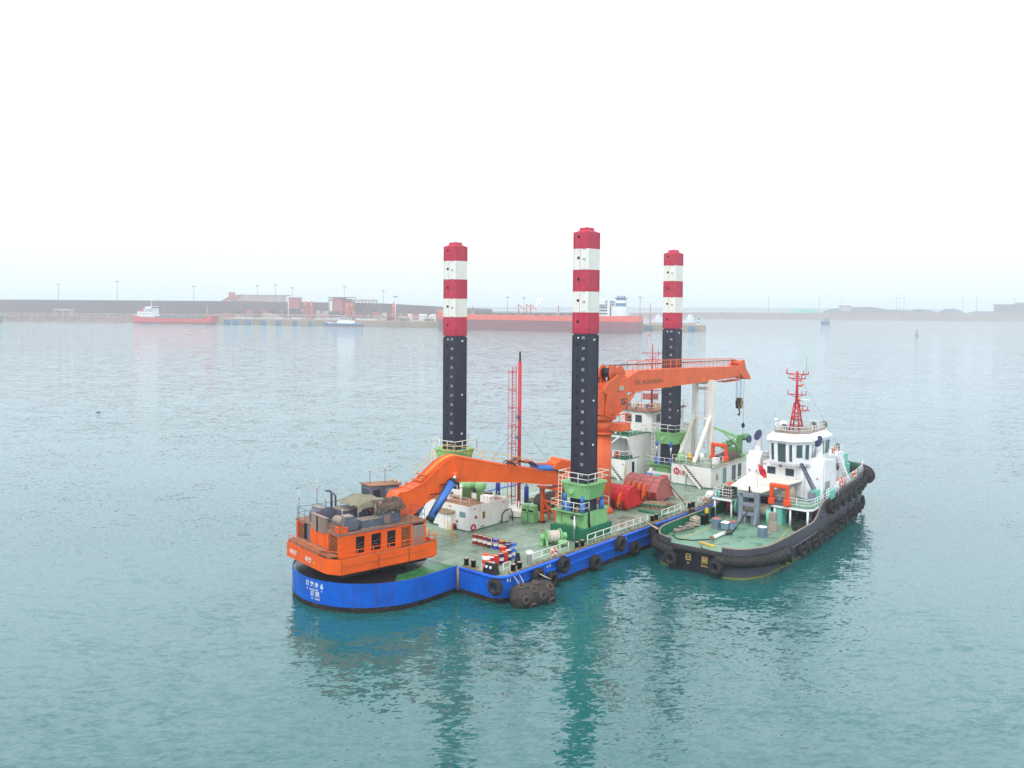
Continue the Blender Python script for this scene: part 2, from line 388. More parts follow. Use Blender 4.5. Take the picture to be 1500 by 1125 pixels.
sd = V(math.cos(R_(SUN_EL)) * math.cos(R_(SUN_AZ)), math.cos(R_(SUN_EL)) * math.sin(R_(SUN_AZ)), math.sin(R_(SUN_EL)))
lo.rotation_euler = sd.to_track_quat('Z', 'Y').to_euler(); lo.location = (0, 0, 80)
SC.view_settings.view_transform = 'Standard'; SC.view_settings.look = 'None'
SC.view_settings.exposure = 0.45; SC.view_settings.gamma = 1
SC.cycles.max_bounces = 6; SC.cycles.diffuse_bounces = 2; SC.cycles.glossy_bounces = 3
SC.cycles.volume_bounces = 3; SC.cycles.transparent_max_bounces = 6; SC.cycles.caustics_reflective = False

# haze
hm, t, b = nt('haze_air'); t.nodes.remove(b)
pv = t.nodes.new('ShaderNodeVolumePrincipled'); pv.inputs['Color'].default_value = (0.95, 0.975, 1.0, 1)
pv.inputs['Density'].default_value = 0.00050; pv.inputs['Anisotropy'].default_value = 0.75
t.links.new(pv.outputs[0], t.nodes['Material Output'].inputs['Volume'])
g = G().box(-14000, -14000, WZ - 1.0, 14000, 14000, 62)
single('haze', 'pale sea haze over the harbour', 'haze', g, [hm], kind='stuff')

WAVES = [(0.16, 1.0, 1.6, 60, 1, 0.19), (0.85, 1.0, 2.2, 50, 1, 0.42), (2.6, 1.0, 2.0, 36, 2, 0.54)]
# water: one sheet to the horizon
wm, t, b = nt('harbour_water')
tc = t.nodes.new('ShaderNodeTexCoord')
def wave(scale, sx, sy, rot, det, dist=0.0, out='Fac'):
    m0 = t.nodes.new('ShaderNodeMapping'); m0.inputs['Rotation'].default_value = (0, 0, R_(rot))
    mp = t.nodes.new('ShaderNodeMapping'); mp.inputs['Scale'].default_value = (sx, sy, 1)
    n = t.nodes.new('ShaderNodeTexNoise'); n.inputs['Scale'].default_value = scale; n.inputs['Detail'].default_value = det; n.inputs['Distortion'].default_value = dist
    n.inputs['Roughness'].default_value = 0.5
    t.links.new(tc.outputs['Object'], m0.inputs['Vector']); t.links.new(m0.outputs['Vector'], mp.inputs['Vector']); t.links.new(mp.outputs['Vector'], n.inputs['Vector']); return n.outputs[out]
def mth(op, a, bb):
    m = t.nodes.new('ShaderNodeMath'); m.operation = op
    for i, v in enumerate((a, bb)):
        if hasattr(v, 'is_linked'): t.links.new(v, m.inputs[i])
        else: m.inputs[i].default_value = v
    return m.outputs[0]
def vm(op, a, bb=None, s=None):
    m = t.nodes.new('ShaderNodeVectorMath'); m.operation = op
    for i, v in enumerate((a, bb)):
        if v is None: continue
        if hasattr(v, 'is_linked'): t.links.new(v, m.inputs[i])
        else: m.inputs[i].default_value = v
    if s is not None:
        if hasattr(s, 'is_linked'): t.links.new(s, m.inputs['Scale'])
        else: m.inputs['Scale'].default_value = s
    return m.outputs[0]
# ripple slopes: three sizes of wavelets, steeper across the crests than along them
gust = _ramp(t, wave(0.020, 1.0, 2.0, 55, 3, 0.4), 0.35, 0.65, (0.6, 0.6, 0.6, 1), (1.1, 1.1, 1.1, 1))
tot = None
for scale, sx, sy, rot, det, amp in WAVES:
    c = vm('SCALE', vm('SUBTRACT', wave(scale, sx, sy, rot, det, 0.35, 'Color'), (0.5, 0.5, 0.5)), s=amp)
    tot = c if tot is None else vm('ADD', tot, c)
tot = vm('SCALE', tot, s=gust)
ln_ = t.nodes.new('ShaderNodeVectorMath'); ln_.operation = 'LENGTH'; t.links.new(tc.outputs['Object'], ln_.inputs[0])   # open water is rougher than the lee of the barge
mr_ = t.nodes.new('ShaderNodeMapRange'); mr_.inputs[1].default_value = 200; mr_.inputs[2].default_value = 900; mr_.inputs[3].default_value = 1.0; mr_.inputs[4].default_value = 2.2
t.links.new(ln_.outputs['Value'], mr_.inputs[0]); tot = vm('SCALE', tot, s=mr_.outputs[0])
sp3 = t.nodes.new('ShaderNodeSeparateXYZ'); t.links.new(tot, sp3.inputs[0])
cd, sd_ = math.cos(R_(42)), math.sin(R_(42))
nrm = vm('ADD', vm('ADD', vm('SCALE', (cd, sd_, 0), s=sp3.outputs[0]), vm('SCALE', (-sd_ * .45, cd * .45, 0), s=sp3.outputs[1])), (0, 0, 1))
t.links.new(vm('NORMALIZE', nrm), b.inputs['Normal'])
patch = wave(0.012, 1, 1.6, 20, 4, 0.5)
mx = _mix(t, _ramp(t, patch, 0.35, 0.65), (0.010, 0.098, 0.100), (0.015, 0.118, 0.118))
t.links.new(mx, b.inputs['Base Color'])
b.inputs['Roughness'].default_value = 0.04; b.inputs['IOR'].default_value = 1.5
g = G(); S_ = 13500; g.add([(-S_, -S_, WZ), (S_, -S_, WZ), (S_, S_, WZ), (-S_, S_, WZ)], [(0, 1, 2, 3)])
single('water', 'calm grey green harbour water with small ripples', 'water', g, [wm], kind='structure')
# ------------------------------------------------------------------ the dredging barge
X0, X1, Y0, Y1 = -14.95, 46.0, -2.15, 21.35
BG = root('dredging_barge', 'long blue dredging barge with green deck and a round nose pontoon', 'barge', W, (15, 9.6, 0))
def outline(ins=0.0):
    main = arc(X0 + 1.2, Y0 + 1.2, 1.2 - ins, 270, 180, 6)            # near corner (walked side -> front)
    p = [(X1 - ins, Y0 + ins)] + main
    p += [(X0 + ins, 2.85 + ins)]
    p += arc(-18.8, 9.6, 6.75 - ins, 270, 90, 32)
    p += [(X0 + ins, 16.35 - ins)]
    p += arc(X0 + 1.2, Y1 - 1.2, 1.2 - ins, 180, 90, 6) + [(X1 - ins, Y1 - ins)]
    return p
OL = outline()
g = G()
n = len(OL)
lev = [(-1.4, 0.25, 1), (WZ + 0.45, -0.03, 1), (0.10, 0.0, 0), (DK, 0.0, 0)]
rings = [[V(x, y, z) for x, y in outline(i)] for z, i, _ in lev]
for k in range(3): g.strip(rings[k + 1], rings[k], 1 if k < 2 else 0, True)
hull = part(BG, 'hull', g, ['blue', 'boot'])
g = G(); g.add([V(x, y, DK) for x, y in outline(0.0)][::-1], [tuple(range(n))])
part(BG, 'deck', g, ['deck'])
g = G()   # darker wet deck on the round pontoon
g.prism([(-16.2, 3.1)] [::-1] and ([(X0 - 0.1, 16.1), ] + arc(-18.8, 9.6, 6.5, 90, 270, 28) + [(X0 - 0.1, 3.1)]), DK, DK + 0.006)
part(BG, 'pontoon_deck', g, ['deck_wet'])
g = G()   # excavator's shade painted black onto the deck round the turntable
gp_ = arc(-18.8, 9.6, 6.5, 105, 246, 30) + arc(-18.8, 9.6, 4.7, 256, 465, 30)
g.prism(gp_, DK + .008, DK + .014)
part(BG, 'shade_patch', g, ['deckshade'])
g = G()   # low coaming round the pontoon
po = [(X0, 16.35)] + arc(-18.8, 9.6, 6.75, 90, 270, 32) + [(X0, 2.85)]
pi_ = [(X0, 16.25)] + arc(-18.8, 9.6, 6.65, 90, 270, 32) + [(X0, 2.95)]
a0 = [V(x, y, DK + .14) for x, y in po]; a1 = [V(x, y, DK + .14) for x, y in pi_]; b1 = [V(x, y, DK) for x, y in pi_]; b0 = [V(x, y, DK) for x, y in po]
g.strip(a0, a1, 0); g.strip(a1, b1, 0); g.strip(b0, a0, 0)
part(BG, 'coaming', g, ['blue'])
g = G(); g.tube([(X0 - .07, 2.72, -0.05), (X0 - .07, 2.72, DK + .02)], 0.13, 8)
part(BG, 'corner_pipe', g, ['greytan'])
# rounded gunwale, stringers and frames
g = G(); side = [(X1, Y0)] + arc(X0 + 1.2, Y0 + 1.2, 1.2, 270, 180, 8) + [(X0, 2.6)]
g.tube([V(x, y, DK - .04) for x, y in side], 0.15, 10)
part(BG, 'gunwale', g, ['blue_light'])
g = G(); g.tube([(X0, 16.6, DK - .04), (X0, Y1, DK - .04), (X1, Y1, DK - .04)], 0.15, 8); part(BG, 'gunwale', g, ['blue_light'])
for a, b_ in ((-13.2, -9.6), (-9.0, -2.0), (-1.7, 3.9), (4.3, 9.0), (9.4, 45)):
    g = G().bar((a, Y0 - .05, 1.12), (b_, Y0 - .05, 1.12), 0.16, 0.12); part(BG, 'side_stringer', g, ['blue_light'])
for x in [-11.6, -9.3, -6.0, -2.6, 0.7, 4.1, 7.5, 11, 14.5, 18, 22]: g = G().box(x - .05, Y0 - .05, .12, x + .05, Y0 - .002, DK - .1); part(BG, 'hull_frame', g, ['blue_light'])
for y in (0.6, -0.6, 1.7): g = G().box(X0 - .04, y - .04, .12, X0 + .02, y + .04, DK - .1); part(BG, 'hull_frame', g, ['blue_light'])
for a_ in (200, 222, 244, 262, 180, 160):      # weld seams of the nose plating
    p = V(-18.8 + 6.752 * math.cos(R_(a_)), 9.6 + 6.752 * math.sin(R_(a_)), 0); g = G().tube([p + V(0, 0, .12), p + V(0, 0, DK + .1)], .012, 4); part(BG, 'weld_seam', g, ['blue'])
g = G()   # tan timber kerb just inside the gunwale
g.box(-13.6, Y0 + .28, DK, 45, Y0 + .42, DK + .09); g.box(X0 + .25, -0.9, DK, X0 + .4, 2.5, DK + .09)
for i in range(70): 
    x = -13 + i * .83 + random.uniform(-.1, .1); g.box(x, Y0 + .22, DK, x + random.uniform(.15, .5), Y0 + .5 + random.uniform(0, .12), DK + random.uniform(.1, .2))
part(BG, 'kerb', g, ['kerb'])
g = G()   # deck seams, raised doubling plates with green edges
g.box(4.6, 13.8, DK, 24, 13.95, DK + .13, 0); g.box(4.6, 13.95, DK, 24, Y1 - .8, DK + .09, 1)
g.box(6.2, 10.2, DK, 6.32, 13.8, DK + .05, 0)
g.box(4.0, -1.0, DK, 16.2, 4.8, DK + .035, 1); g.box(3.9, -1.1, DK, 16.3, -1.0, DK + .06, 0)
for y in (15.6, 17.2, 18.8): g.box(4.6, y, DK + .09, 24, y + .05, DK + .10, 0)
part(BG, 'doubling_plate', g, ['dgreen', 'deck'])
g = G()
for x, y in ((-13, 5), (-9.5, 8), (-3, 7), (0, 4)): pass
for x in (-12, -9, -6, -3, 0, 3): g.box(x, -1.4, DK, x + .025, 9.6, DK + .006)
for y in (1.9, 5.2, 8.6): g.box(-14.6, y, DK, 4, y + .025, DK + .007)
part(BG, 'deck_seams', g, ['dgreen'])
# bollards in pairs
def bollard(x, y, ax=True):
    g = G(); g.box(x - (.75 if ax else .3), y - (.3 if ax else .75), DK, x + (.75 if ax else .3), y + (.3 if ax else .75), DK + .07, 1)
    for s in (-.42, .42):
        px, py = (x + s, y) if ax else (x, y + s)
        g.lathe([(.21, 0), (.21, .52), (.245, .53), (.245, .6), (.20, .615)], (px, py, DK + .07), n=16, mats=[0, 0, 0, 0, 2])
    part(BG, 'bollard', g, ['black', 'kerb', 'rustlid'])
bollard(-14.2, 2.1, False); bollard(-12.4, -1.62); bollard(-3.1, -1.5); bollard(10.5, -1.3); bollard(18.4, -1.3); bollard(30, -1.4)
# white handrail sections along the near side
for a, b_ in ((-10.1, -4.9), (-1.9, 8.7), (11.6, 17.0), (19.6, 29.0)):
    g = G().rail([(a, -1.55, DK), (b_, -1.55, DK)], 1.0, 1.3, .04)
    for i in range(int((b_ - a) / 2.6)): g.tube([(a + 1.3 + i * 2.6, -1.55, DK + .75), (a + 1.3 + i * 2.6, -1.1, DK)], .03, 5)
    part(BG, 'railing', g, ['rail'])
g = G().rail([(-14.0, -1.5, DK), (-13.1, -1.5, DK)], .95, 1.0, .035); part(BG, 'railing', g, ['rail'])
g = G().rail([(8, Y1 - .4, DK), (44, Y1 - .4, DK)], 1.0, 2.0, .035); part(BG, 'railing', g, ['rail'])
# black tapered fairlead near the corner
g = G()
for p, w in (((-14.5, -0.55, DK), 1),): 
    g.add([(-14.85, -1.25, DK), (-14.1, -1.25, DK), (-14.1, .1, DK), (-14.85, .1, DK), (-14.72, -1.08, DK + .95), (-14.22, -1.08, DK + .95), (-14.22, -.1, DK + .95), (-14.72, -.1, DK + .95)],
          [(3, 2, 1, 0), (4, 5, 6, 7), (0, 1, 5, 4), (1, 2, 6, 5), (2, 3, 7, 6), (3, 0, 4, 7)])
    g.box(-14.6, -.95, DK + .95, -14.3, -.2, DK + 1.0, 1)
    for y in (-.8, -.35): g.box(-14.87, y - .1, DK + .55, -14.72, y + .1, DK + .75, 2)
part(BG, 'fairlead', g, ['black', 'rustlid', 'letter'], bevel=.02)
g = G().lathe([(.33, 0), (.28, .25), (.2, .75), (.14, .85), (.17, .87), (.17, 1.0), (.1, 1.02)], (-10.95, -0.55, DK), n=16); part(BG, 'capstan', g, ['black'])
g = G().lathe([(.24, 0), (.24, .85), (.33, .87), (.34, 1.12), (.2, 1.2)], (-10.2, -1.25, DK), n=18); part(BG, 'air_vent', g, ['rail'])
# lettering on the round nose
g = G()
def nose_text(s, ang, z, size):
    a = R_(ang); p = V(-18.8 + 6.762 * math.cos(a), 9.6 + 6.762 * math.sin(a), z)
    g.text(s, size, p, (-math.sin(a), math.cos(a), 0), (0, 0, 1))
for s, ang, z in (('日', 179.0, 1.60), ('港', 183.8, 1.58), ('浚', 188.4, 1.56), ('6', 193.2, 1.55)): nose_text(s, ang, z, .46 if s != '6' else .62)
for s, ang in (('RI', 179.0), ('GANG', 183.8), ('JUN', 188.4), ('6', 193.2)): nose_text(s, ang, 1.17, .21)
for s, ang in (('日', 184.2), ('照', 189.2)): nose_text(s, ang, 0.82, .46)
for s, ang in (('RI', 184.2), ('ZHAO', 189.2)): nose_text(s, ang, 0.45, .21)
part(BG, 'hull_lettering', g, ['letter'])
g = G().text('P 2', .4, (-14.0, Y0 - .004, 1.55), (1, 0, 0), (0, 0, 1)); g.text('4 M', .4, (-8.6, Y0 - .004, 1.55), (1, 0, 0), (0, 0, 1)); g.text('6 M', .4, (3.6, Y0 - .004, 1.5), (1, 0, 0), (0, 0, 1))
part(BG, 'side_marks', g, ['letter'])

# ------------------------------------------------------------------ spuds and their lifting frames
def make_spud():
    S = 1.75; h = S / 2
    r = root('spud', '', 'spud', W, (0, 0, 0), 'striped spuds of the dredging barge')
    g = G(); zt = 31.5
    bands = [(-1, 21.6, 0), (21.75, 23.8, 1), (23.8, 25.8, 2), (25.8, 27.9, 1), (27.9, 29.9, 2), (29.9, zt, 1)]
    for a, b_, m in bands: 
        g.box(-h, -h, a, h, h, b_, m)
        if m == 1 or m == 2:
            for sx in (-1, 1):
                for sy in (-1, 1): g.box(sx * h - .05, sy * h - .05, a + .004, sx * h + .05, sy * h + .05, b_ - .004, m)
    for sx in (-1, 1):
        for sy in (-1, 1): g.box(sx * h - .05, sy * h - .05, -1, sx * h + .05, sy * h + .05, 21.6, 0)
    g.box(-h + .06, -h + .06, 21.6, h - .06, h - .06, 21.75, 0)
    for z in (21.95, 22.3): g.box(-h - .05, -h - .05, z, h + .05, h + .05, z + .10, 1)
    for z in (21.8, 22.16): 
        for s in (-.45, .45): g.box(-h - .015, s * S - .42 * (1 if s < 0 else 1), z, -h + .01, s * S + .42, z + .02, 0)
    g.box(-h - .012, .10, -1, -h, .13, 21.5, 0); g.box(-h - .012, .10, 21.8, -h, .13, zt, 1)
    part(r, 'shaft', g, ['navy', 'spudred', 'spudwhite'])
    g = G(); g.add([(-h + .1, -h + .1, zt), (h - .1, -h + .1, zt), (h - .1, h - .1, zt), (-h + .1, h - .1, zt), (0, 0, zt + .55)], [(0, 1, 4), (1, 2, 4), (2, 3, 4), (3, 0, 4)])
    g.box(-.5, -.5, zt + .2, .5, .5, zt + .42)
    part(r, 'cap', g, ['spudred'])
    g = G()
    for i in range(16):
        z = 8.4 + i * 1.535 if i < 9 else 22.9 + (i - 9) * 2.04
        if z < zt - .3: g.cyl((-h - .006, .14 + .18, z), (-h + .02, .14 + .18, z), .155, 14)
    for i in range(13): pass
    part(r, 'pin_holes', g, ['dark'])
    for i in range(14):
        z = 8.1 + i * 1.02; g = G().text(str(22 + i), .36, (-h - .012, -.36, z), (0, -1, 0), (0, 0, 1)); part(r, 'depth_number', g, ['paintnumber'])
    for z in (10.9, 15.2, 21.1): g = G().box(.1, -h - .012, z, .36, -h, z + .16); part(r, 'white_mark', g, ['letter'])
    g = G().ball((-h - .04, .2, 21.35), .09); part(r, 'white_mark', g, ['letter'])
    for i in range(8):
        z = 22.75 + i * 1.02; g = G().text(str(36 + i), .34, (-h - .012, -.36, z), (0, -1, 0), (0, 0, 1)); part(r, 'depth_number', g, ['mark'])
    return r
SP = [(0.6, 0.75, 0.0), (0.75, 18.4, -0.75), (32.5, 9.6, -0.25)]
spud = make_spud()
LB = ['tallest striped spud, on the dark green plinth before the orange crane pedestal', 'striped spud rising behind the orange excavator boom', 'striped spud between the white deckhouses, passing behind the orange crane boom']
for i, (x, y, dz) in enumerate(SP):
    o = spud if i == 0 else dup(spud)
    o.location = (x, y, dz); o['label'] = LB[i]

def spud_frame(x, y, zc, label, base):
    r = root('spud_lifting_frame', label, 'lifting frame', W, (x, y, DK), 'spud lifting frames')
    # plinth and casing
    if base:
        g = G().box(x - 2.2, y - 1.5, DK, x + 2.8, y + 2.4, DK + 1.25); part(r, 'plinth', g, ['dgreen'], bevel=.03)
    zb = DK + 1.25 if base else DK
    zl = zb + 1.4 if base else DK + 1.8
    g = G(); o = [(x - 1.55, y - .9), (x - .95, y - 1.25), (x + 2.0, y - 1.25), (x + 2.0, y + 2.0), (x - 1.55, y + 2.0)]
    t_ = 1.0
    g.prism([(x - 1.6, y - 1.3), (x + 2.2, y - 1.3), (x + 2.2, y - .95), (x - 1.6, y - .95)], zb, zl)
    g.prism([(x - 1.6, y + .95), (x + 2.2, y + .95), (x + 2.2, y + 2.1), (x - 1.6, y + 2.1)], zb, zl)
    g.prism([(x - 1.6, y - .94), (x - 1.0, y - .94), (x - 1.0, y + .94), (x - 1.6, y + .94)], zb, zl - .004)
    g.prism([(x + 1.0, y - .94), (x + 2.2, y - .94), (x + 2.2, y + .94), (x + 1.0, y + .94)], zb, zl - .004)
    g.box(x - 1.72, y - .7, zb + .2, x - 1.6, y + 1.1, zl - .25, 1)                       # framed recess on the front
    g.box(x - 1.75, y - .78, zb + .12, x - 1.6, y - .68, zl - .18, 0); g.box(x - 1.75, y + 1.08, zb + .12, x - 1.6, y + 1.18, zl - .18, 0)
    for yy in (-1.1, 1.5): g.bar((x - 1.62, y + yy, zb), (x - 1.62, y + yy, zl), .1, .1, 0)
    for xx in (-.3, .9): g.box(x + xx, y - 1.33, zb, x + xx + .03, y - 1.3, zl)
    g.bar((x + 2.2, y - 1.0, zl - .25), (x + 2.7, y - 1.0, zl + .1), .5, .08)
    part(r, 'casing', g, ['lgreen', 'lgreen'])
    g = G(); g.box(x - 2.2, y - 1.35, zl, x - .98, y + 2.4, zl + .06); g.box(x - .98, y + .98, zl, x + 2.3, y + 2.3, zl + .06); g.box(x + 1.0, y - 1.35, zl, x + 2.5, y + .98, zl + .058)
    part(r, 'platform', g, ['lgreen'])
    g = G().rail([(x - .9, y - 1.3, zl + .06), (x - 2.15, y - 1.3, zl + .06), (x - 2.15, y + 2.35, zl + .06), (x - 1, y + 2.35, zl + .06)], 1.0, .95, .035)
    part(r, 'railing', g, ['rail'])
    g = G().rail([(x + 2.45, y - 1.3, zl + .06), (x + 2.45, y + .6, zl + .06)], 1.0, .8, .035); part(r, 'railing', g, ['rail'])
    # collar : tapered box with ribs round the spud
    zt = zc; zm = zc - 1.45
    g = G(); A, B_ = 1.72, 1.38
    def ring(k, z, c=.25): return [V(x + a * k, y + b * k, z) for a, b in ((-1, -1 + c), (-1 + c, -1), (1 - c, -1), (1, -1 + c), (1, 1 - c), (1 - c, 1), (-1 + c, 1), (-1, 1 - c))]
    tp, lo_, inn, ilo = ring(A, zt), ring(B_, zm), ring(.93, zt, .02), ring(.93, zm, .02)
    g.strip(lo_, tp, 0, True); g.strip(tp, inn, 0, True); g.strip(ilo, lo_, 0, True)
    lip, lip2 = ring(A + .12, zt), ring(A + .12, zt + .1)
    g.strip(lip, lip2, 0, True); g.strip(lip2, inn, 0, True); g.strip(tp, lip, 0, True)
    for k in range(7):
        s = -1.1 + k * .37
        g.add([(x + s - .03, y - A - .08, zt), (x + s + .03, y - A - .08, zt), (x + s + .03, y - B_ - .02, zm), (x + s - .03, y - B_ - .02, zm), (x + s - .03, y - A + .1, zt), (x + s + .03, y - A + .1, zt), (x + s + .03, y - B_ + .1, zm), (x + s - .03, y - B_ + .1, zm)],
              [(0, 3, 2, 1), (0, 4, 7, 3), (1, 2, 6, 5), (3, 7, 6, 2)])
    for yy in (-.75, .75):      # brackets that carry the cylinders
        g.add([(x - A - .1, y + yy - .28, zt), (x - A - .1, y + yy + .28, zt), (x - B_, y + yy + .18, zm + .1), (x - B_, y + yy - .18, zm + .1), (x - A + .2, y + yy - .28, zt), (x - A + .2, y + yy + .28, zt), (x - B_ + .2, y + yy + .18, zm + .1), (x - B_ + .2, y + yy - .18, zm + .1)],
              [(0, 1, 2, 3), (0, 3, 7, 4), (1, 5, 6, 2), (3, 2, 6, 7)])
    g.cyl((x - 1.62, y + .35, zm + .75), (x - 1.2, y + .35, zm + .75), .34, 16)
    part(r, 'collar', g, ['lgreen'])
    g = G().rail([(x - 1.75, y - 1.75, zt + .1), (x + 1.75, y - 1.75, zt + .1), (x + 1.75, y + 1.75, zt + .1), (x - 1.75, y + 1.75, zt + .1)], 1.0, 1.15, .038, closed=True)
    part(r, 'railing', g, ['rail'])
    for sx, sy in ((-1.5, -.95), (-1.5, 1.15), (1.35, -1.15), (1.35, 1.45)):
        g = G(); px, py = x + sx, y + sy
        g.cyl((px, py, zl + .06), (px, py, zl + .95), .27, 14, 0); g.cyl((px, py, zl + .95), (px, py, zm - .1), .10, 12, 1)
        g.cone((px, py, zm - .25), (px, py, zm + .35), .22, .14, 12, 0)
        part(r, 'lifting_cylinder', g, ['steelblue', 'chrome'])
    g = G().ladder((x - 1.95, y + 1.5, zl + .06), (x - 1.75, y + 1.5, zt + .8), .4, (0, 1, 0), 9, .03); part(r, 'ladder', g, ['rail'])
    g = G()
    for k in range(3): g.tube([(x - 1.2 + k * .12, y - 1.2, zl + .3), (x - 1.1 + k * .1, y - 1.36, zl + .25), (x - 1.05 + k * .1, y - 1.36, zb + .5), (x - 1.0 + k * .12, y - 1.4, zb)], .04, 6)
    for k in range(2): g.tube([(x - 1.9, y - .3 + k * .3, zl + .06), (x - 1.9, y - .3 + k * .3, zl + .8), (x - 1.6, y - .15 + k * .3, zl + 1.0), (x - 1.4, y - .1 + k * .3, zl + .2)], .05, 6)
    part(r, 'hydraulic_hoses', g, ['black'])
    g = G().box(x - 1.9, y + .3, zl + .06, x - 1.35, y + .85, zl + .75, 0); part(r, 'pump_unit', g, ['steelblue'], bevel=.04)
    g = G().box(x - 1.85, y - .65, zl + .06, x - 1.4, y - .25, zl + .6, 0); part(r, 'valve_box', g, ['kerb'], bevel=.04)
    if base:
        g = G().cyl((x - 2.35, y - .65, DK), (x - 2.35, y - .65, zl - .1), .11, 12); g.ball((x - 2.45, y - .45, zl - .3), .2, 1); part(r, 'stand_pipe', g, ['chrome', 'black'])
    return r
spud_frame(.6, .75, 7.3, 'green spud lifting frame on a dark green plinth at the near deck edge', True)
spud_frame(.75, 18.4, 8.5, 'green spud lifting frame half hidden behind the orange boom', False)
spud_frame(32.5, 9.6, 7.9, 'green spud lifting frame between the two white deckhouses', False)
# ------------------------------------------------------------------ the orange slewing excavator on the nose pontoon
EX = root('excavator', 'orange slewing excavator with a long boom on the round nose pontoon', 'excavator', FE, (0, 0, DK))
ZS0, ZS1, ZR = 2.62, 3.95, 5.78
SK = [(-6.25, 3.6), (-6.2, -3.05), (-5.45, -4.3), (3.7, -4.4), (4.1, -4.1), (4.1, -1.4), (2.2, -1.2), (2.2, 1.2), (4.1, 1.4), (4.1, 4.1), (3.7, 4.4), (-5.5, 4.4)]
def inset(p, k): return [(u * k + (-.6) * (1 - k), v * k) for u, v in p]
g = G(); g.cyl((0, 0, DK), (0, 0, DK + .25), 3.0, 40, 0); g.cyl((0, 0, DK + .25), (0, 0, ZS0), 2.5, 40, 0); g.prism([(u * .86 - .1, v * .86) for u, v in SK][::-1], ZS0 - .34, ZS0 + .02, 0); part(EX, 'slew_ring_shade_pan', g, ['black'])  # wide black pan below the platform is added to darken the gap
g = G(); o0 = [V(u, v, ZS0 + .12) for u, v in SK]; o1 = [V(u, v, ZS1) for u, v in SK]; i0 = [V(u, v, ZS0) for u, v in inset(SK, .965)]
g.strip(o0, o1, 0, True); g.strip(i0, o0, 0, True); g.add(i0[::-1], [tuple(range(len(SK)))], 1)
q1 = [V(u, v, ZS1) for u, v in inset(SK, .985)]; q0 = [V(u, v, ZS1 - .2) for u, v in inset(SK, .985)]
g.strip(o1, q1, 0, True); g.strip(q1, q0, 0, True); g.add(q0, [tuple(range(len(SK)))], 2)
for u in (-2.0, 1.0): g.box(u, -4.44, ZS0 + .14, u + .02, -4.37, ZS1 - .02, 3)
g.box(-5.44, -4.34, ZS0 + .14, -5.42, -4.28, ZS1, 3); g.box(-5.4, -4.40, ZS0 + .75, 3.6, -4.37, ZS0 + .77, 3)
part(EX, 'platform_skirt', g, ['orange', 'black', 'roofdust', 'mark'], bevel=.03)
g = G()
g.text('HNY', .62, (-6.262, 2.35, 3.3), (0, -1, 0), (0, 0, 1)); g.text('中港', .55, (-6.25, -.3, 3.22), (0, -1, 0), (0, 0, 1))
part(EX, 'maker_lettering', g, ['letter'])
g = G(); g.box(-6.23, -1.35, 3.12, -6.2, -1.15, 3.3); part(EX, 'reflector', g, ['yellow'])
# machinery house: walls with openings
HU0, HU1, HV0, HV1 = -5.15, 3.4, -3.45, 4.05
g = G(); zb = ZS1 - .2
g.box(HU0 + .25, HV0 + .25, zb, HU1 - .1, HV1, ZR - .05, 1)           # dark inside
xs = [HU0, -3.55, -2.72, -2.1, -1.12, -.55, .32, .85, 1.8, 2.0, 3.2, HU1]
for a, b_ in ((xs[0], xs[1]), (xs[2], xs[3]), (xs[4], xs[5]), (xs[6], xs[7]), (xs[8], xs[9]), (xs[10], xs[11])): g.box(a, HV0, zb, b_, HV0 + .2, ZR - .12, 0)
for a, b_ in ((xs[1], xs[2]), (xs[3], xs[4]), (xs[5], xs[6])): g.box(a, HV0, zb, b_, HV0 + .2, zb + .18, 0); g.box(a, HV0, ZR - .42, b_, HV0 + .2, ZR - .12, 0)
g.box(xs[7], HV0, ZR - .32, xs[8], HV0 + .2, ZR - .12, 0); g.box(xs[9], HV0, ZR - .2, xs[10], HV0 + .2, ZR - .12, 0)
ys = [HV1, 3.85, 2.6, 1.55, -1.5, -1.7, -3.25, HV0]
g.box(HU0, ys[2], ZR - .3, HU0 + .2, HV1, ZR - .12, 0); g.box(HU0, ys[1], zb, HU0 + .2, HV1, ZR - .3, 0)
g.box(HU0, ys[5], zb, HU0 + .2, 1.5, ZR - .12, 0)
g.box(HU0, -3.25, ZR - .25, HU0 + .2, ys[5], ZR - .12, 0); g.box(HU0, HV0 + .2, zb, HU0 + .2, -3.25, ZR - .12, 0)
for v in (0.2, -1.2): g.box(HU0 - .03, v, zb, HU0, v + .05, ZR - .15, 0)
for u in (-4.6, -3.7): g.box(u, HV0 - .03, zb, u + .06, HV0, ZR - .15, 0)
g.box(HU1 - .1, HV0 + .2, zb, HU1, HV1, ZR - .12, 0)
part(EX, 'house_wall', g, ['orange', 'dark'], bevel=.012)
for k, (a, b_, side) in enumerate(((xs[7], xs[8], 's'), (3.85, 2.6, 'r'), (-1.7, -3.25, 'r'))):
    g = G()
    for i in range(10):
        z = zb + .10 + i * (ZR - zb - .38) / 10
        if side == 's': g.box(a, HV0 + .02, z, b_, HV0 + .05, z + .075)
        elif side == 'r': g.box(HU0 + .02, b_, z, HU0 + .05, a, z + .075)
        elif side == 'x': g.add([(a, HV0 - .01, z), (b_, HV0 - .01, z), (b_, HV0 + .18, z + .12), (a, HV0 + .18, z + .12), (a, HV0 - .01, z + .03), (b_, HV0 - .01, z + .03), (b_, HV0 + .18, z + .15), (a, HV0 + .18, z + .15)], [(0, 3, 2, 1), (4, 5, 6, 7), (0, 1, 5, 4)])
        else: g.add([(HU0 - .01, a, z), (HU0 - .01, b_, z), (HU0 + .18, b_, z + .12), (HU0 + .18, a, z + .12), (HU0 - .01, a, z + .035), (HU0 - .01, b_, z + .035), (HU0 + .18, b_, z + .155), (HU0 + .18, a, z + .155)], [(0, 3, 2, 1), (4, 5, 6, 7), (0, 1, 5, 4)])
    part(EX, 'louvre', g, ['louvre'])
g = G()
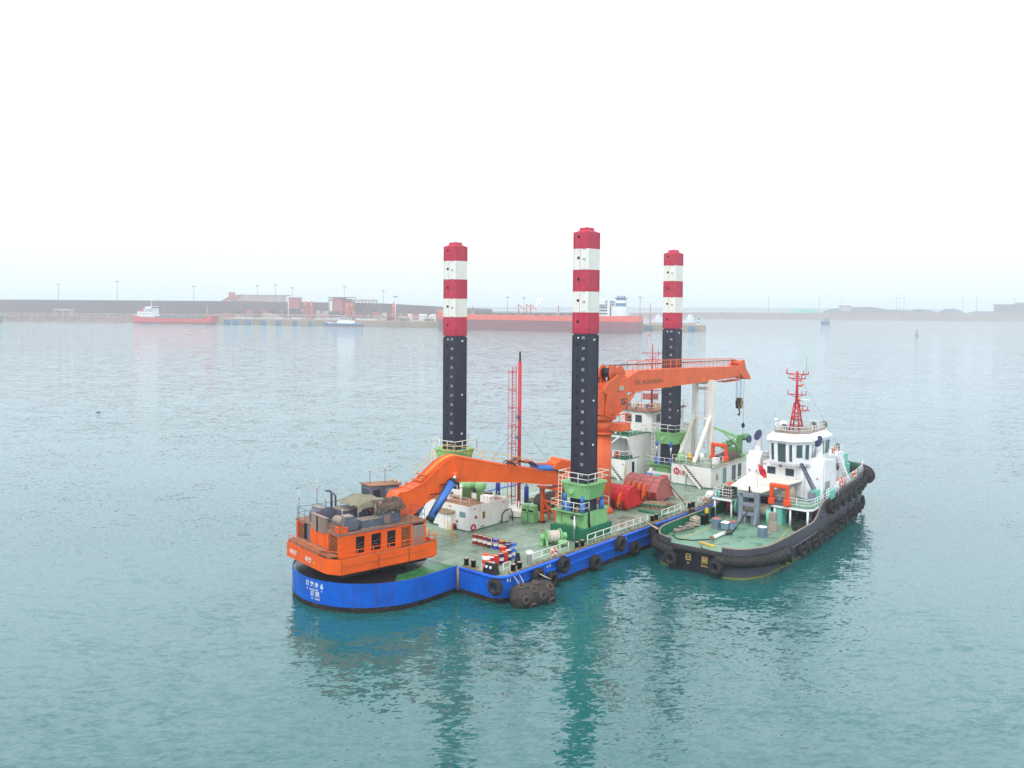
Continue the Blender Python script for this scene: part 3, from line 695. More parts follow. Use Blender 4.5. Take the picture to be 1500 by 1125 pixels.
for i in range(14): g.box(xs[9], HV0 + .02 + (i % 2) * .02, zb + i * .118, xs[10], HV0 + .10, zb + i * .118 + .116)
part(EX, 'roller_shutter', g, ['greytan'])
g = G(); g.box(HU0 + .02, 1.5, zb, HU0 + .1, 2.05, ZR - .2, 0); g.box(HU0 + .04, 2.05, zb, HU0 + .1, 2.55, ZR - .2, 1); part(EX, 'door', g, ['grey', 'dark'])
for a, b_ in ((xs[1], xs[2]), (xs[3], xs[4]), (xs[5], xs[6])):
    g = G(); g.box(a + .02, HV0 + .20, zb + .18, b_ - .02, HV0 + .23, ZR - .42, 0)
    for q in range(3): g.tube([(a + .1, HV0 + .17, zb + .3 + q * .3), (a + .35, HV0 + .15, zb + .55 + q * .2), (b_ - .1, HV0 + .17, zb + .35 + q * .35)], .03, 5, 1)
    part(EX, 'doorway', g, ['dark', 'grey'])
g = G(); g.box(HU0 - .06, HV0 - .06, ZR - .12, HU1 + .06, HV1 + .06, ZR - .06, 1); g.box(HU0, HV0, ZR - .06, HU1, HV1, ZR, 0)
g.box(1.7, -.95, ZR, 3.3, .95, ZR + .04, 0)
part(EX, 'roof', g, ['roofdust', 'grey'], bevel=.015)
g = G(); g.box(-6.12, -1.9, ZS1, -5.2, 3.3, ZS1 + .34, 0); g.box(-6.0, -3.3, ZS1, -5.2, -1.95, ZS1 + .16, 0); g.box(-6.18, 1.2, ZS1 - .1, -6.14, 3.3, ZS1 + .02, 1)
part(EX, 'rear_step', g, ['roofdust', 'orange'], bevel=.02)
for pts in ([(-5.4, -4.25, ZS1), (3.6, -4.35, ZS1), (4.05, -4.05, ZS1), (4.05, -2.9, ZS1)], [(-6.15, 3.4, ZS1), (-6.12, -3.0, ZS1), (-5.4, -4.2, ZS1)]):
    g = G().rail(pts, .62, 1.4, .032, (.45,)); part(EX, 'walkway_railing', g, ['orange'])
g = G().rail([(HU0 + .1, HV0 + .1, ZR), (HU1 - .1, HV0 + .1, ZR)], .95, 1.3, .022); g.rail([(HU1 - .1, HV0 + .1, ZR), (HU1 - .1, -1.1, ZR)], .95, 1.2, .022)
part(EX, 'roof_railing', g, ['grey'])
g = G().rail([(HU0 + .1, HV0 + .1, ZR), (HU0 + .1, -1.3, ZR)], .95, 1.1, .022); g.rail([(HU0 + .1, 1.3, ZR), (HU0 + .1, HV1 - .1, ZR), (HU1, HV1 - .1, ZR)], .95, 1.4, .022); part(EX, 'roof_railing', g, ['grey'])
# roof machinery
g = G(); g.box(HU0 - .08, -1.35, ZR - .35, HU0 + .14, 1.05, ZR + .95, 0)
for i in range(14): g.box(HU0 - .11, -1.25, ZR - .25 + i * .083, HU0 - .08, .95, ZR - .22 + i * .083, 1)
g.box(HU0 - .13, -.1, ZR - .35, HU0 - .08, .12, ZR + .95, 2); g.box(HU0 - .14, -1.42, ZR + .95, HU0 + .2, 1.12, ZR + 1.0, 1)
part(EX, 'radiator', g, ['greytan', 'slat', 'dark'])
g = G(); g.slab([(-4.8, 2.3, ZR), (-3.5, 2.3, ZR), (-3.2, 2.3, ZR + .8), (-3.7, 2.3, ZR + 1.35), (-4.5, 2.3, ZR + 1.25), (-4.8, 2.3, ZR + .7)], (0, -1.5, 0), 0); g.cyl((-4.55, 2.0, ZR + .7), (-4.55, 1.0, ZR + .7), .42, 16, 0); g.box(-4.6, .95, ZR + 1.28, -3.7, 2.25, ZR + 1.31, 1)
part(EX, 'engine_hood', g, ['grey', 'greytan'], bevel=.05)
g = G(); g.box(-3.0, -.3, ZR + .25, -1.3, 1.6, ZR + 1.05, 0); g.box(-3.02, -.32, ZR + 1.05, -1.28, 1.62, ZR + 1.09, 1); g.box(-2.8, -.1, ZR, -1.5, 1.4, ZR + .25, 0)
part(EX, 'generator_box', g, ['grey', 'greytan'], bevel=.04)
g = G(); g.slab([(-4.45, -2.1, ZR + .1), (-3.2, -2.1, ZR + .1), (-3.0, -2.1, ZR + .6), (-3.5, -2.1, ZR + 1.2), (-4.3, -2.1, ZR + 1.25)], (0, -1.0, 0), 0); g.cyl((-4.45, -1.7, ZR + .85), (-4.45, -3.0, ZR + .85), .38, 18, 1); g.box(-4.3, -3.05, ZR + 1.24, -3.5, -2.1, ZR + 1.27, 1)
part(EX, 'hydraulic_tank', g, ['grey', 'greytan'], bevel=.05)
g = G(); g.box(-2.85, -3.2, ZR + .12, -.9, -2.1, ZR + .75, 0); g.box(-2.9, -3.25, ZR, -.8, -2.05, ZR + .12, 1); g.box(-2.87, -3.22, ZR + .75, -.88, -2.08, ZR + .8, 1)
part(EX, 'fuel_tank', g, ['grey', 'greytan'], bevel=.06)
g = G(); g.box(-5.0, -3.3, ZR, -4.2, -2.4, ZR + .5); part(EX, 'locker', g, ['orange'], bevel=.05)
g = G(); g.box(-.75, -2.9, ZR, 1.1, -1.2, ZR + 1.3, 0); g.box(-.55, -2.92, ZR + .15, .1, -2.9, ZR + .9, 1)
for i in range(26): g.ball((random.uniform(-.7, 1.0), -2.95 + random.uniform(-.05, .1), ZR + random.uniform(.95, 1.35)), random.uniform(.05, .11), 2 if i % 3 else 1, 8, 5)
part(EX, 'control_cabinet', g, ['grey', 'slat', 'rope'])
g = G(); rows = []
for i in range(9):      # bundled net over the cabinet
    a = PI * i / 8; rows.append([V(-1.2 + k * .32, -2.05 + 1.25 * math.cos(PI - a) + random.uniform(-.1, .1), ZR + 1.25 + .75 * math.sin(a) * (1 - .25 * (k / 8)) + random.uniform(-.11, .11)) for k in range(9)])
for a, b_ in zip(rows[:-1], rows[1:]): g.strip(a, b_, 0)
for i in range(14): 
    a = random.uniform(-1.2, 1.3); g.tube([(a, -3.2, ZR + 1.2 + random.uniform(0, .25)), (a + .1, -2.4, ZR + 1.95), (a + .2, -1.3, ZR + 1.85)], random.uniform(.06, .14), 6)
part(EX, 'camouflage_net', g, ['net'])
g = G(); rows = []
for i in range(8):      # sagging canvas awning
    u = -2.7 + i * .5
    rows.append([V(u, -2.2 + k * .55, ZR + 1.75 + .28 * math.sin(PI * i / 7) + .10 * math.sin(2.3 * k + i) - .02 * k) for k in range(8)])
for a, b_ in zip(rows[:-1], rows[1:]): g.strip(a, b_, 0, smooth=True)
for a, b_ in zip(rows[:-1], rows[1:]): g.strip([p + V(0, 0, -.04) for p in b_], [p + V(0, 0, -.04) for p in a], 0)
g.strip([p for p in [r[0] for r in rows]], [r[0] + V(0, -.12, -.55 + .1 * math.sin(i)) for i, r in enumerate(rows)], 0)
part(EX, 'awning', g, ['canvas'])
g = G()
for u, v in ((-2.6, -2.1), (-1.0, -2.1), (.7, -2.1), (-2.6, 1.5), (.7, 1.5)): g.tube([(u, v, ZR), (u, v, ZR + 1.75)], .045, 6)
part(EX, 'awning_frame', g, ['greytan'])
g = G(); g.cyl((-.75, -2.5, ZR + .75), (-.75, -2.5, ZR + 1.95), .2, 14); g.cyl((-1.05, -2.45, ZR + .85), (-1.05, -2.45, ZR + 1.9), .12, 12); part(EX, 'filter_canister', g, ['greytan'])
g = G(); g.tube([(-2.1, 3.3, ZR), (-2.1, 3.3, ZR + 1.9), (-2.25, 3.35, ZR + 2.1), (-2.7, 3.4, ZR + 2.15)], .11, 10); g.tube([(-1.7, 3.3, ZR), (-1.7, 3.3, ZR + 1.6), (-1.9, 3.3, ZR + 1.85)], .09, 8); part(EX, 'exhaust_pipe', g, ['grey'])
g = G(); g.box(-1.6, -.9, ZR, -.2, .8, ZR + .65, 0); g.box(-.1, 0, ZR, 1.2, 1.2, ZR + .5, 1)
for i in range(5): g.tube([(-1.5 + i * .4, -.8, ZR + .6), (-1.2 + i * .4, .2, ZR + .95), (-.8 + i * .4, 1.2, ZR + .4)], .05, 6, 2)
part(EX, 'pump_set', g, ['grey', 'orange', 'black'])
# operator's cab on the far side of the boom
g = G(); CU0, CU1, CV0, CV1 = .95, 3.75, 1.75, 3.4; zc = ZR
g.slab([(CU0, CV0, zc), (CU1 - .1, CV0, zc), (CU1 + .05, CV0, zc + .9), (CU1 + .35, CV0, zc + 2.1), (CU0, CV0, zc + 2.35)], (0, CV1 - CV0, 0), 0)
cab = part(EX, 'cab', g, ['grey'], bevel=.05)
g = G(); g.slab([(CU0 - .1, CV0 - .1, zc + 2.36), (CU1 + .5, CV0 - .1, zc + 2.11), (CU1 + .5, CV0 - .1, zc + 2.19), (CU0 - .1, CV0 - .1, zc + 2.44)], (0, CV1 - CV0 + .2, 0), 0); part(EX, 'cab_roof', g, ['roofdust'], parent=cab)
for a, b_, m in ((CU0 + .25, CU0 + 1.0, 'glassdark'), (CU1 - 1.15, CU1 + .05, 'glassteal')):
    g = G(); g.box(a, CV0 - .015, zc + 1.15, b_, CV0 + .01, zc + 1.95); part(EX, 'cab_window', g, [m], parent=cab)
g = G(); g.box(CU0 - .015, CV0 + .2, zc + 1.2, CU0 + .01, CV1 - .3, zc + 2.0); part(EX, 'cab_window', g, ['glassdark'], parent=cab)
for v in (1.9, 2.5, 3.1):
    g = G(); g.cone((CU1 + .2, v, zc + 2.35), (CU1 + .45, v, zc + 2.33), .12, .19, 12, 0); g.tube([(CU1 + .2, v, zc + 2.15), (CU1 + .2, v, zc + 2.35)], .03, 5); part(EX, 'work_lamp', g, ['rope'])
for u, v, h, m in ((-5.0, 3.8, 2.4, 'grey'), (-3.2, 3.9, 3.2, 'grey'), (-4.6, -.2, 3.0, 'greytan'), (1.4, 2.6, 0, 'grey'), (3.0, 2.6, 0, 'grey'), (-4.7, -3.2, 2.0, 'grey')):
    z0 = ZR if h else zc + 2.3; h = h or 1.7
    g = G().tube([(u, v, z0), (u, v, z0 + h * .7)], .03, 6, 0); g.tube([(u, v, z0 + h * .7), (u, v, z0 + h)], .014, 5, 1); g.ball((u, v, z0 + h * .72), .07, 2, 8, 6); part(EX, 'aerial', g, ['grey', 'letter', 'red'])
# boom
BW = .8
TOP = [(2.0, 7.35), (2.35, 7.75), (4.9, 8.3), (7.0, 9.75), (7.75, 10.1), (8.65, 10.28), (9.4, 10.1), (11.15, 9.65), (14.4, 8.82), (17.6, 8.1), (22.4, 7.08)]
TOP[2] = (3.2, 7.75)
TOP.insert(3, (4.91, 8.27))
BOT = [(22.9, 6.5), (22.1, 5.95), (19.0, 6.47), (16.3, 6.95), (11.2, 7.66), (8.6, 7.98), (7.9, 7.78), (6.76, 7.11), (5.1, 6.4), (4.0, 5.65), (2.6, 5.3), (1.7, 5.85), (1.65, 6.6)]
prof = TOP + BOT
g = G(); n_ = len(prof)
L_ = [V(u, -BW, z) for u, z in prof]; R2 = [V(u, BW, z) for u, z in prof]
g.add(L_, [tuple(reversed(range(n_)))], 0); g.add(R2, [tuple(range(n_))], 0); g.strip(R2, L_, 0, True)
for s in (-1, 1):   # flange lips
    ins = [V(u, s * (BW + .0), z) for u, z in TOP[1:]]
    g.tube([p + V(0, 0, .03) for p in ins], .05, 4)
boom = part(EX, 'boom', g, ['orange'])
g = G(); g.box(21.5, -.5, 6.4, 22.8, .5, 7.2); g.cyl((22.6, -.95, 6.55), (22.6, .95, 6.55), .45, 16); g.cyl((2.4, -1.05, 6.3), (2.4, 1.05, 6.3), .5, 18)
g.slab([(8.0, -BW - .12, 8.2), (9.0, -BW - .12, 8.2), (9.1, -BW - .12, 9.3), (8.4, -BW - .12, 9.6)], (0, .12, 0)); g.cyl((8.35, -1.4, 8.75), (8.35, 1.4, 8.75), .25, 14)
for u in (5.3, 6.6): g.box(u, -BW - .02, 6.9 + (u - 5.3) * .6, u + 1.1, -BW, 6.95 + (u - 5.3) * .6, 1)
part(EX, 'boom_pin', g, ['orange', 'mark'], parent=boom)
g = G()   # pipes along the boom back
for k, v in enumerate((-.45, -.25, 0.0, .2, .42)):
    g.tube([(u, v, z + .12) for u, z in TOP[3:]], .055 if k % 2 else .075, 6, 0 if k != 2 else 1)
for u, z in ((3.4, 8.05), (4.0, 8.3), (4.7, 8.55), (5.3, 8.95)): g.tube([(u, -.8, z), (u, .8, z)], .07, 6)
part(EX, 'boom_pipe', g, ['orange2', 'yellow'], parent=boom)
g = G(); off = V(0, .75, 0)
def ln(pts, h): return [V(u, .72, z + h) for u, z in pts]
tp_ = TOP[3:5] + TOP[6:]
for h in (.55, 1.05): g.tube(ln(tp_, h), .03, 5)
for (u0_, z0_), (u1_, z1_) in zip(tp_[:-1], tp_[1:]):
    k = max(1, int(math.hypot(u1_ - u0_, z1_ - z0_) / 1.3))
    for i in range(k): q = i / k; g.tube([(u0_ + (u1_ - u0_) * q, .72, z0_ + (z1_ - z0_) * q), (u0_ + (u1_ - u0_) * q, .72, z0_ + (z1_ - z0_) * q + 1.05)], .025, 5)
part(EX, 'boom_handrail', g, ['yellow'], parent=boom)
for s in (-1, 1):
    g = G(); a, b_ = V(5.35, s * 1.2, 5.0), V(8.35, s * 1.2, 8.8); d = (b_ - a).normalized()
    g.cyl(a, a + d * 4.15, .36, 18, 0); g.cyl(a - d * .12, a + d * .25, .40, 18, 2); g.cyl(a + d * 4.0, a + d * 4.2, .39, 18, 2); g.cyl(a + d * 4.2, b_, .2, 12, 1)
    if s < 0: g.tube([a + d * .3 + V(-.3, 0, .3), a + d * 2 + V(-.40, 0, .33), a + d * 3.9 + V(-.36, 0, .3)], .035, 6, 2)
    part(EX, 'boom_cylinder', g, ['steelblue', 'chrome', 'black'])
g = G()
for k in range(2): g.tube([(5.6 + k * 1.1, -.84, 7.2 + k * .75), (6.6 + k * 1.1, -.95, 7.2 + k * .8), (7.1 + k * .3, -1.3, 7.0 + k * .8), (6.9, -1.6, 6.7), (5.6, -1.6, 5.6 - k * .1)], .045, 7)
part(EX, 'boom_hose', g, ['black'])
g = G(); a, b_ = V(19.0, 0, 8.05), V(22.9, 0, 7.5); d = (b_ - a).normalized()
for v in (-.35, .35): 
    g.cyl(a + V(0, v, 0), b_ + V(0, v, 0), .30, 16, 0); g.cyl(a + V(0, v, 0) + d * 3.7, b_ + V(0, v, 0), .33, 16, 2)
    g.tube([a + V(.2, v, .35), a + V(2, v, .02) + V(0, 0, .1), b_ + V(-.2, v, .4)], .05, 5, 3)
part(EX, 'stick_cylinder', g, ['steelblue', 'chrome', 'dkblue', 'orange2'])
g = G()
for k in range(7):
    v = -.6 + k * .2
    g.tube([(15.8, v, 8.65), (16.6, v, 9.15 + .1 * (k % 3)), (17.4, v * .8, 8.75), (18.3, v, 8.75 + .12 * (k % 2)), (19.1, v, 8.2)], .055, 6, k % 2)
for k in range(3): g.tube([(15.0, -.5 + k * .4, 8.75), (15.6, -.5 + k * .4, 9.1), (16.2, -.5 + k * .4, 8.6)], .06, 6, 0)
part(EX, 'stick_hose', g, ['black', 'orange2'])
g = G(); pr_ = [(21.0, 7.75), (21.5, 8.35), (22.3, 8.55), (24.8, 8.0), (25.6, 7.0), (25.2, 5.6), (24.0, 4.6), (22.6, 5.4), (22.2, 6.4), (22.9, 7.2)]
g.slab([(u, -.75, z) for u, z in pr_], (0, 1.5, 0))
for k in range(5): u = 21.7 + k * .55; g.slab([(u, -.78, 8.25 - k * .08), (u + .12, -.78, 8.25 - k * .08), (u + .5, -.78, 8.7 - k * .14), (u + .38, -.78, 8.75 - k * .14)], (0, 1.56, 0))
part(EX, 'stick', g, ['orange'], bevel=.03)
# ------------------------------------------------------------------ deck gear of the barge
# boom rest
g = G(); r = root('boom_rest', 'orange steel trestle carrying the end of the excavator boom', 'trestle', W, (2.3, 6.2, DK))
for y in (7.15, 5.25):
    g = G(); g.bar((2.2, y, DK + .12), (2.2, y - .1, 5.55), .3, .3); g.box(1.9, y - .35, DK, 2.5, y + .35, DK + .12, 1); g.bar((3.6, y, DK + .1), (2.35, y - .05, 4.6), .22, .22); g.bar((2.2, y, 3.0), (3.1, y, 3.0), .16, .16); part(r, 'leg', g, ['orange', 'black'])
g = G(); g.box(1.9, 4.8, 5.55, 2.6, 7.6, 5.78); g.bar((2.2, 5.3, 4.2), (2.2, 7.1, 4.2), .18, .18); g.bar((2.2, 5.3, 3.0), (2.2, 7.1, 4.2), .12, .12); part(r, 'saddle', g, ['orange'])
# white machinery house
r = root('machinery_house', 'white machinery house with a recessed brown roof beside the excavator boom', 'deckhouse', W, (-3, 13, DK))
x0, x1, y0, y1, zt = -5.85, 0.2, 10.0, 16.6, 4.42
g = G(); g.box(x0, y0, DK + .1, x1, y1, zt - .25, 0); g.box(x0 - .01, y0 - .01, DK, x1 + .01, y1 + .01, DK + .1, 1)
for a in ((x0, y0, x1, y0 + .08), (x0, y1 - .08, x1, y1), (x0, y0 + .08, x0 + .08, y1 - .08), (x1 - .08, y0 + .08, x1, y1 - .08)): g.box(a[0], a[1], zt - .25, a[2], a[3], zt, 0)
g.box(-2.7, y0 + .08, zt - .25, -1.9, 11.4, zt + .5, 0); g.box(-1.95, 11.4, zt - .25, -1.85, y1 - .2, zt + .35, 0)
for x in (-4.2, -2.6, -1.0): g.box(x, y0 - .012, DK + .15, x + .02, y0, zt - .05, 0)
part(r, 'wall', g, ['white', 'dgreen'], bevel=.02)
g = G(); g.box(x0 + .08, y0 + .08, zt - .25, x1 - .08, y1 - .08, zt - .21); part(r, 'roof', g, ['roofdust'])
g = G(); g.box(x0 - .55, 12.0, DK, x0, 13.7, DK + 1.55, 0); g.slab([(x0 - .7, 11.9, DK + 1.55), (x0, 11.9, DK + 1.8), (x0, 11.9, DK + 1.88), (x0 - .7, 11.9, DK + 1.62)], (0, 1.9, 0), 1); g.box(x0 - .56, 12.84, DK + .1, x0 - .55, 12.86, DK + 1.5, 1); part(r, 'cabinet', g, ['white', 'kerb'])
g = G(); g.box(x0 - .05, 10.5, DK + 1.35, x0, 11.3, DK + 1.9); part(r, 'hatch', g, ['glassteal'], bevel=.03)
g = G(); g.box(-3.9, y0 - .05, DK + 1.0, -3.5, y0, DK + 1.75, 0)
for i in range(6): g.box(-3.85, y0 - .06, DK + 1.05 + i * .11, -3.55, y0 - .05, DK + 1.12 + i * .11, 1)
part(r, 'vent_grille', g, ['yellow', 'dark'])
for x, y, f in ((x0 - .02, 14.6, 'x'), (-5.0, y0 - .02, 'y'), (-.6, y0 - .02, 'y')): 
    g = G()
    if f == 'x': g.text('安全', .22, (x, 12.6 if y > 14 else y, zt - .3), (0, -1, 0), (0, 0, 1))
    else: g.text('安全', .2, (x, y, zt - .35), (1, 0, 0), (0, 0, 1))
    part(r, 'red_sign', g, ['red'])
g = G(); g.box(x0 - .03, 11.5, DK + .7, x0, 11.8, DK + .95); part(r, 'patch', g, ['kerb'])
for x in (-4.2, -1.4): g = G(); g.box(x, y0 - .03, DK + .18, x + .6, y0, DK + .3); part(r, 'scupper', g, ['kerb'])
g = G(); g.torus((-4.9, y0 - .08, DK + 1.35), (0, 1, 0), .13, .05, 14, 6); part(r, 'bell', g, ['red'])
g = G(); g.torus((-5.3, y0 - .1, DK + .4), (0, 1, 0), .28, .07, 18, 8); part(r, 'fire_hose', g, ['red'])
for y in (11.95, 11.7): 
    g = G(); g.cyl((x0 - .2, y, DK), (x0 - .2, y, DK + .6), .1, 10, 0 if y > 11.8 else 1); part(r, 'extinguisher', g, ['red', 'black'])
g = G(); g.rail([(x0 + .2, y0 + .15, zt), (x0 + .2, 14, zt)], .8, 1.2, .02); part(r, 'roof_railing', g, ['rail']); g = G().rail([(-1.4, y0 + .15, zt), (x1 - .15, y0 + .15, zt)], .8, 1.0, .02); part(r, 'roof_railing', g, ['rail'])
g = G(); g.tube([(-.9, y0 - .05, DK + .05), (-1.0, y0 - .15, DK + .9), (-.6, y0 - .2, DK + 1.3), (.3, y0 - .2, DK + 1.35), (.55, y0 - .2, DK + .9), (.6, y0 - .2, DK)], .06, 8); part(r, 'hose', g, ['black'])
for x, y, rr, h in ((-1.9, 13.9, .62, 1.6), (-2.2, 11.8, .42, 1.8)):
    g = G(); g.lathe([(rr, 0), (rr, h * .62), (rr * 1.35, h * .66), (rr * 1.4, h * .8), (rr * 1.4, h), (rr * .9, h + .08)], (x, y, zt - .22), n=24); part(r, 'mushroom_vent', g, ['lgreen'])
for x, y, h in ((-3.6, 15.0, .8), (-.7, 12.2, .6), (-.6, 14.0, .9)):
    g = G(); g.box(x - .35, y - .4, zt - .21, x + .35, y + .4, zt - .21 + h, 0); g.cyl((x - .1, y - .5, zt - .1 + h * .5), (x + .1, y + .6, zt - .1 + h * .5), .2, 12, 1); part(r, 'roof_machine', g, ['grey' if x > -1 else 'white', 'roofdust'])
g = G(); g.tube([(-3.2, 13.6, zt - .5), (-3.2, 13.6, zt + 1.1)], .12, 8); g.ball((-3.2, 13.6, zt + 1.15), .2, 0, 10, 6); part(r, 'pipe', g, ['white'])
# red radar pole on a white pot
r = root('light_mast', 'tall red pole with a caged ladder on a white pot behind the orange boom', 'mast', W, (3.0, 11.0, DK))
px, py = 2.75, 10.75
g = G(); g.lathe([(1.0, 0), (1.25, .15), (1.25, .75), (1.0, .95), (.55, .95)], (px, py, DK), n=10, smooth=False); 
for a in (40, 130, 220, 310): g.bar((px + .9 * math.cos(R_(a)), py + .9 * math.sin(R_(a)), DK + .95), (px + .2 * math.cos(R_(a)), py + .2 * math.sin(R_(a)), DK + 1.5), .12, .3)
part(r, 'pot', g, ['white'])
g = G(); g.cyl((px, py, DK + .9), (px, py, 18.4), .19, 12, 0); g.cyl((px, py, 18.4), (px, py, 19.5), .1, 8, 1)
for z in (11.5, 13.5, 9): g.box(px - .5, py - .05, z, px, py + .05, z + .08, 0)
part(r, 'pole', g, ['mastred', 'black'])
g = G(); lx, ly = px - .45, py + .38
g.ladder((lx, ly, DK + 1.2), (lx, ly, 17.9), .42, (1, -.6, 0), 42, .035)
for z in [4.0 + i * 1.9 for i in range(8)]: g.torus((lx - .15, ly + .2, z), (0, 0, 1), .42, .03, 12, 5)
for a in (100, 160, 220): g.tube([(lx - .15 + .42 * math.cos(R_(a)), ly + .2 + .42 * math.sin(R_(a)), 3.9), (lx - .15 + .42 * math.cos(R_(a)), ly + .2 + .42 * math.sin(R_(a)), 17.6)], .026, 5)
part(r, 'ladder', g, ['mastred'])
g = G(); 
for z in (12.4, 10.2): g.box(px - .45, py - .25, z, px - .2, py + .05, z + .35)
part(r, 'lamp', g, ['grey'])
g = G(); g.tube([(px, py, 11.8), (px + 7, py - 4, DK)], .018, 4); g.tube([(px, py, 11.8), (px - 5, py + 5.5, DK)], .018, 4); part(r, 'guy_wire', g, ['grey'])
# pair of green vents
for i, y in enumerate((8.75, 7.85)):
    g = G().box(1.2, y - .4, DK, 2.0, y + .4, DK + .9, 0); g.lathe([(.42, .9), (.5, 1.0), (.5, 1.75), (.35, 1.8)], (1.6, y, DK), n=10, smooth=False); g.box(1.12, y - .3, DK + 1.1, 1.2, y + .3, DK + 1.35, 1)
    single('deck_vent', ('green box vent next to the white pot of the red pole', 'green box vent next to the orange boom trestle')[i], 'vent', g, ['lgreen', 'dark'], W, (1.6, y, DK), 'green deck vents', bevel=.04)
# blue guide posts
PB = [(7.9, 13.9), (11.0, 14.1), (13.6, 14.25), (7.2, 17.6), (4.4, 19.9), (2.6, 19.6)]
LBP = ['blue guide post standing just right of the red pole', 'blue guide post right of the middle, between two rust piles', 'blue guide post half hidden by the orange trestle', 'blue guide post behind the red pole ladder', 'blue guide post behind the white house, right of the pair', 'blue guide post behind the white house, left of the pair']
gp = G().lathe([(.27, 0), (.27, 1.75), (.2, 1.85), (.08, 1.9), (.08, 2.15), (.02, 2.2)], (0, 0, DK + .09), n=14)
for z in (.5, 1.0, 1.45): gp.torus((0, 0, DK + .09 + z), (0, 0, 1), .265, .025, 14, 5)
p0 = None
for (x, y), l in zip(PB, LBP):
    if p0 is None: p0 = single('guide_post', l, 'post', gp, ['dkblue'], W, (0, 0, DK), 'blue guide posts on the raised deck'); o = p0
    else: o = dup(p0)
    o.location = (x, y, DK); o['label'] = l
g = G()
for i in range(26): g.box(*(lambda x, y, s: (x - s, y - s, DK + .09, x + s, y + s * .7, DK + .12 + s * .5))(random.choice((9.3, 10.1, 13, 14.5)) + random.uniform(-.8, .8), 14.3 + random.uniform(-.2, .3), random.uniform(.08, .25)))
single('scrap_heap', 'low heap of rusty scrap between blue posts', 'scrap', g, ['wood'], W, (10, 14.3, DK), kind='stuff')
# dark fender lying on deck behind the trestle
def yoko(name, label, L, Rr, mat, tyres, loc, rz, tilt=0, group=None, sub=True):
    r = root(name, label, 'fender', W, (0, 0, 0), group)
    pr_ = [(.25, -L / 2 - .1), (.3, -L / 2), (Rr * .55, -L / 2 + .08), (Rr * .86, -L / 2 + .28), (Rr * .97, -L / 2 + .52), (Rr, -L / 2 + .75), (Rr, L / 2 - .75), (Rr * .97, L / 2 - .52), (Rr * .86, L / 2 - .28), (Rr * .55, L / 2 - .08), (.3, L / 2), (.25, L / 2 + .1)]
    g = G().lathe(pr_, (0, 0, 0), (1, 0, 0), 28); part(r, 'body', g, [mat])
    g = G()
    for a in range(0, 360, 60): g.tube([(x, (q + .01) * math.cos(R_(a)), (q + .01) * math.sin(R_(a))) for q, x in pr_[1:-1]], .016, 4)
    for k in range(4): x = -L / 2 + .8 + k * (L - 1.6) / 3; g.torus((x, 0, 0), (1, 0, 0), Rr + .01, .016, 28, 4)
    part(r, 'chain_net', g, ['rubber'])
    for x, a in tyres:
        g = G(); c = V(x, (Rr + .14) * math.cos(R_(a)), (Rr + .14) * math.sin(R_(a))); ax = V(0, math.cos(R_(a)), math.sin(R_(a)))
        c = V(x, (Rr + .0) * math.cos(R_(a)), (Rr + .0) * math.sin(R_(a))); g.torus(c, ax, .27, .085, 20, 8, flat=1.2); part(r, 'tyre', g, ['tyrebrown'])
    r.location = loc; r.rotation_euler = (tilt, 0, rz); return r
yoko('pneumatic_fender', 'dusty black pneumatic fender lying on deck behind the orange trestle', 3.6, 1.05, 'rubberbrown', [], (6.6, 9.6, DK + 1.08), R_(-12))
tl = [(x, a) for x, a in ((-1.35, 100), (-1.25, 190), (-.4, 60), (-.5, 140), (.35, 95), (.45, 175), (1.2, 65), (1.3, 130), (.2, 20), (-1.3, 30), (1.25, 200), (-.45, 230))]
yoko('pneumatic_fender', 'big black pneumatic fender with tyres floating at the near corner of the barge', 4.0, 1.05, 'rubberbrown', [(x, 360 - a + 25) if False else (x, a + 75) for x, a in tl], (-12.75, -3.7, .38), R_(-17), 0)
g = G()
for a, b_ in (((-13.4, -1.7, DK + .3), (-13.6, -3.3, .9)), ((-12.6, -1.7, DK + .3), (-13.2, -3.3, .9)), ((-10.9, -1.8, DK), (-10.2, -3.3, 1.1)), ((-10.9, -1.8, DK), (-10.0, -3.5, 1.0))): g.tube([a, V(*a).lerp(V(*b_), .5) + V(0, -.2, -.1), b_], .045, 6)
single('mooring_rope', 'worn ropes holding the floating black fender to the barge corner', 'rope', g, ['rope'], W, (-12, -2.2, DK))
# tyres on the barge side
def tyre_mesh(Rr=.46, rr=.2, wd=1.35):
    g = G().torus((0, 0, 0), (0, 1, 0), Rr, rr, 32, 12, flat=wd)
    for k in range(24):
        a = 2 * PI * k / 24; e = V(math.cos(a), 0, math.sin(a)); tn = V(-math.sin(a), 0, math.cos(a))
        p = e * (Rr + rr * .97); g.bar(p + V(0, -.2, 0) , p + V(0, .2, 0), .05, .06, 0, e)
    return g
ty = None
TY = [(-6.9, 1.38, 1.1, 'brown tyre on the blue side, middle, below the white railing'), (-2.0, .5, 1.05, 'dark tyre low on the blue side below the green winch'), (2.26, 1.41, 1.1, 'brown tyre on the blue side below the green plinth'), (4.75, .5, .95, 'dark tyre at the waterline, right of the brown one below the plinth'), (-10.6, 1.25, 1.0, 'tyre on the blue side behind the floating fender, upper'), (-8.6, .5, 1.0, 'tyre touching the right end of the floating fender'), (8.4, 1.5, 1.0, 'tyre high on the blue side next to the tug stern'), (9.0, .5, .95, 'tyre low on the blue side beside the tug stern'), (16.3, 1.75, .9, 'tyre pressed between blue barge and tug bulwark')]
for x, z, s, l in TY:
    if ty is None: ty = single('tyre_fender', l, 'tyre', tyre_mesh(), ['rubber'], W, (0, 0, 0), 'tyres hung on the barge side'); o = ty
    else: o = dup(ty)
    o.location = (x, Y0 - .40, z); o.scale = (s, s * 1.05, s); o['label'] = l
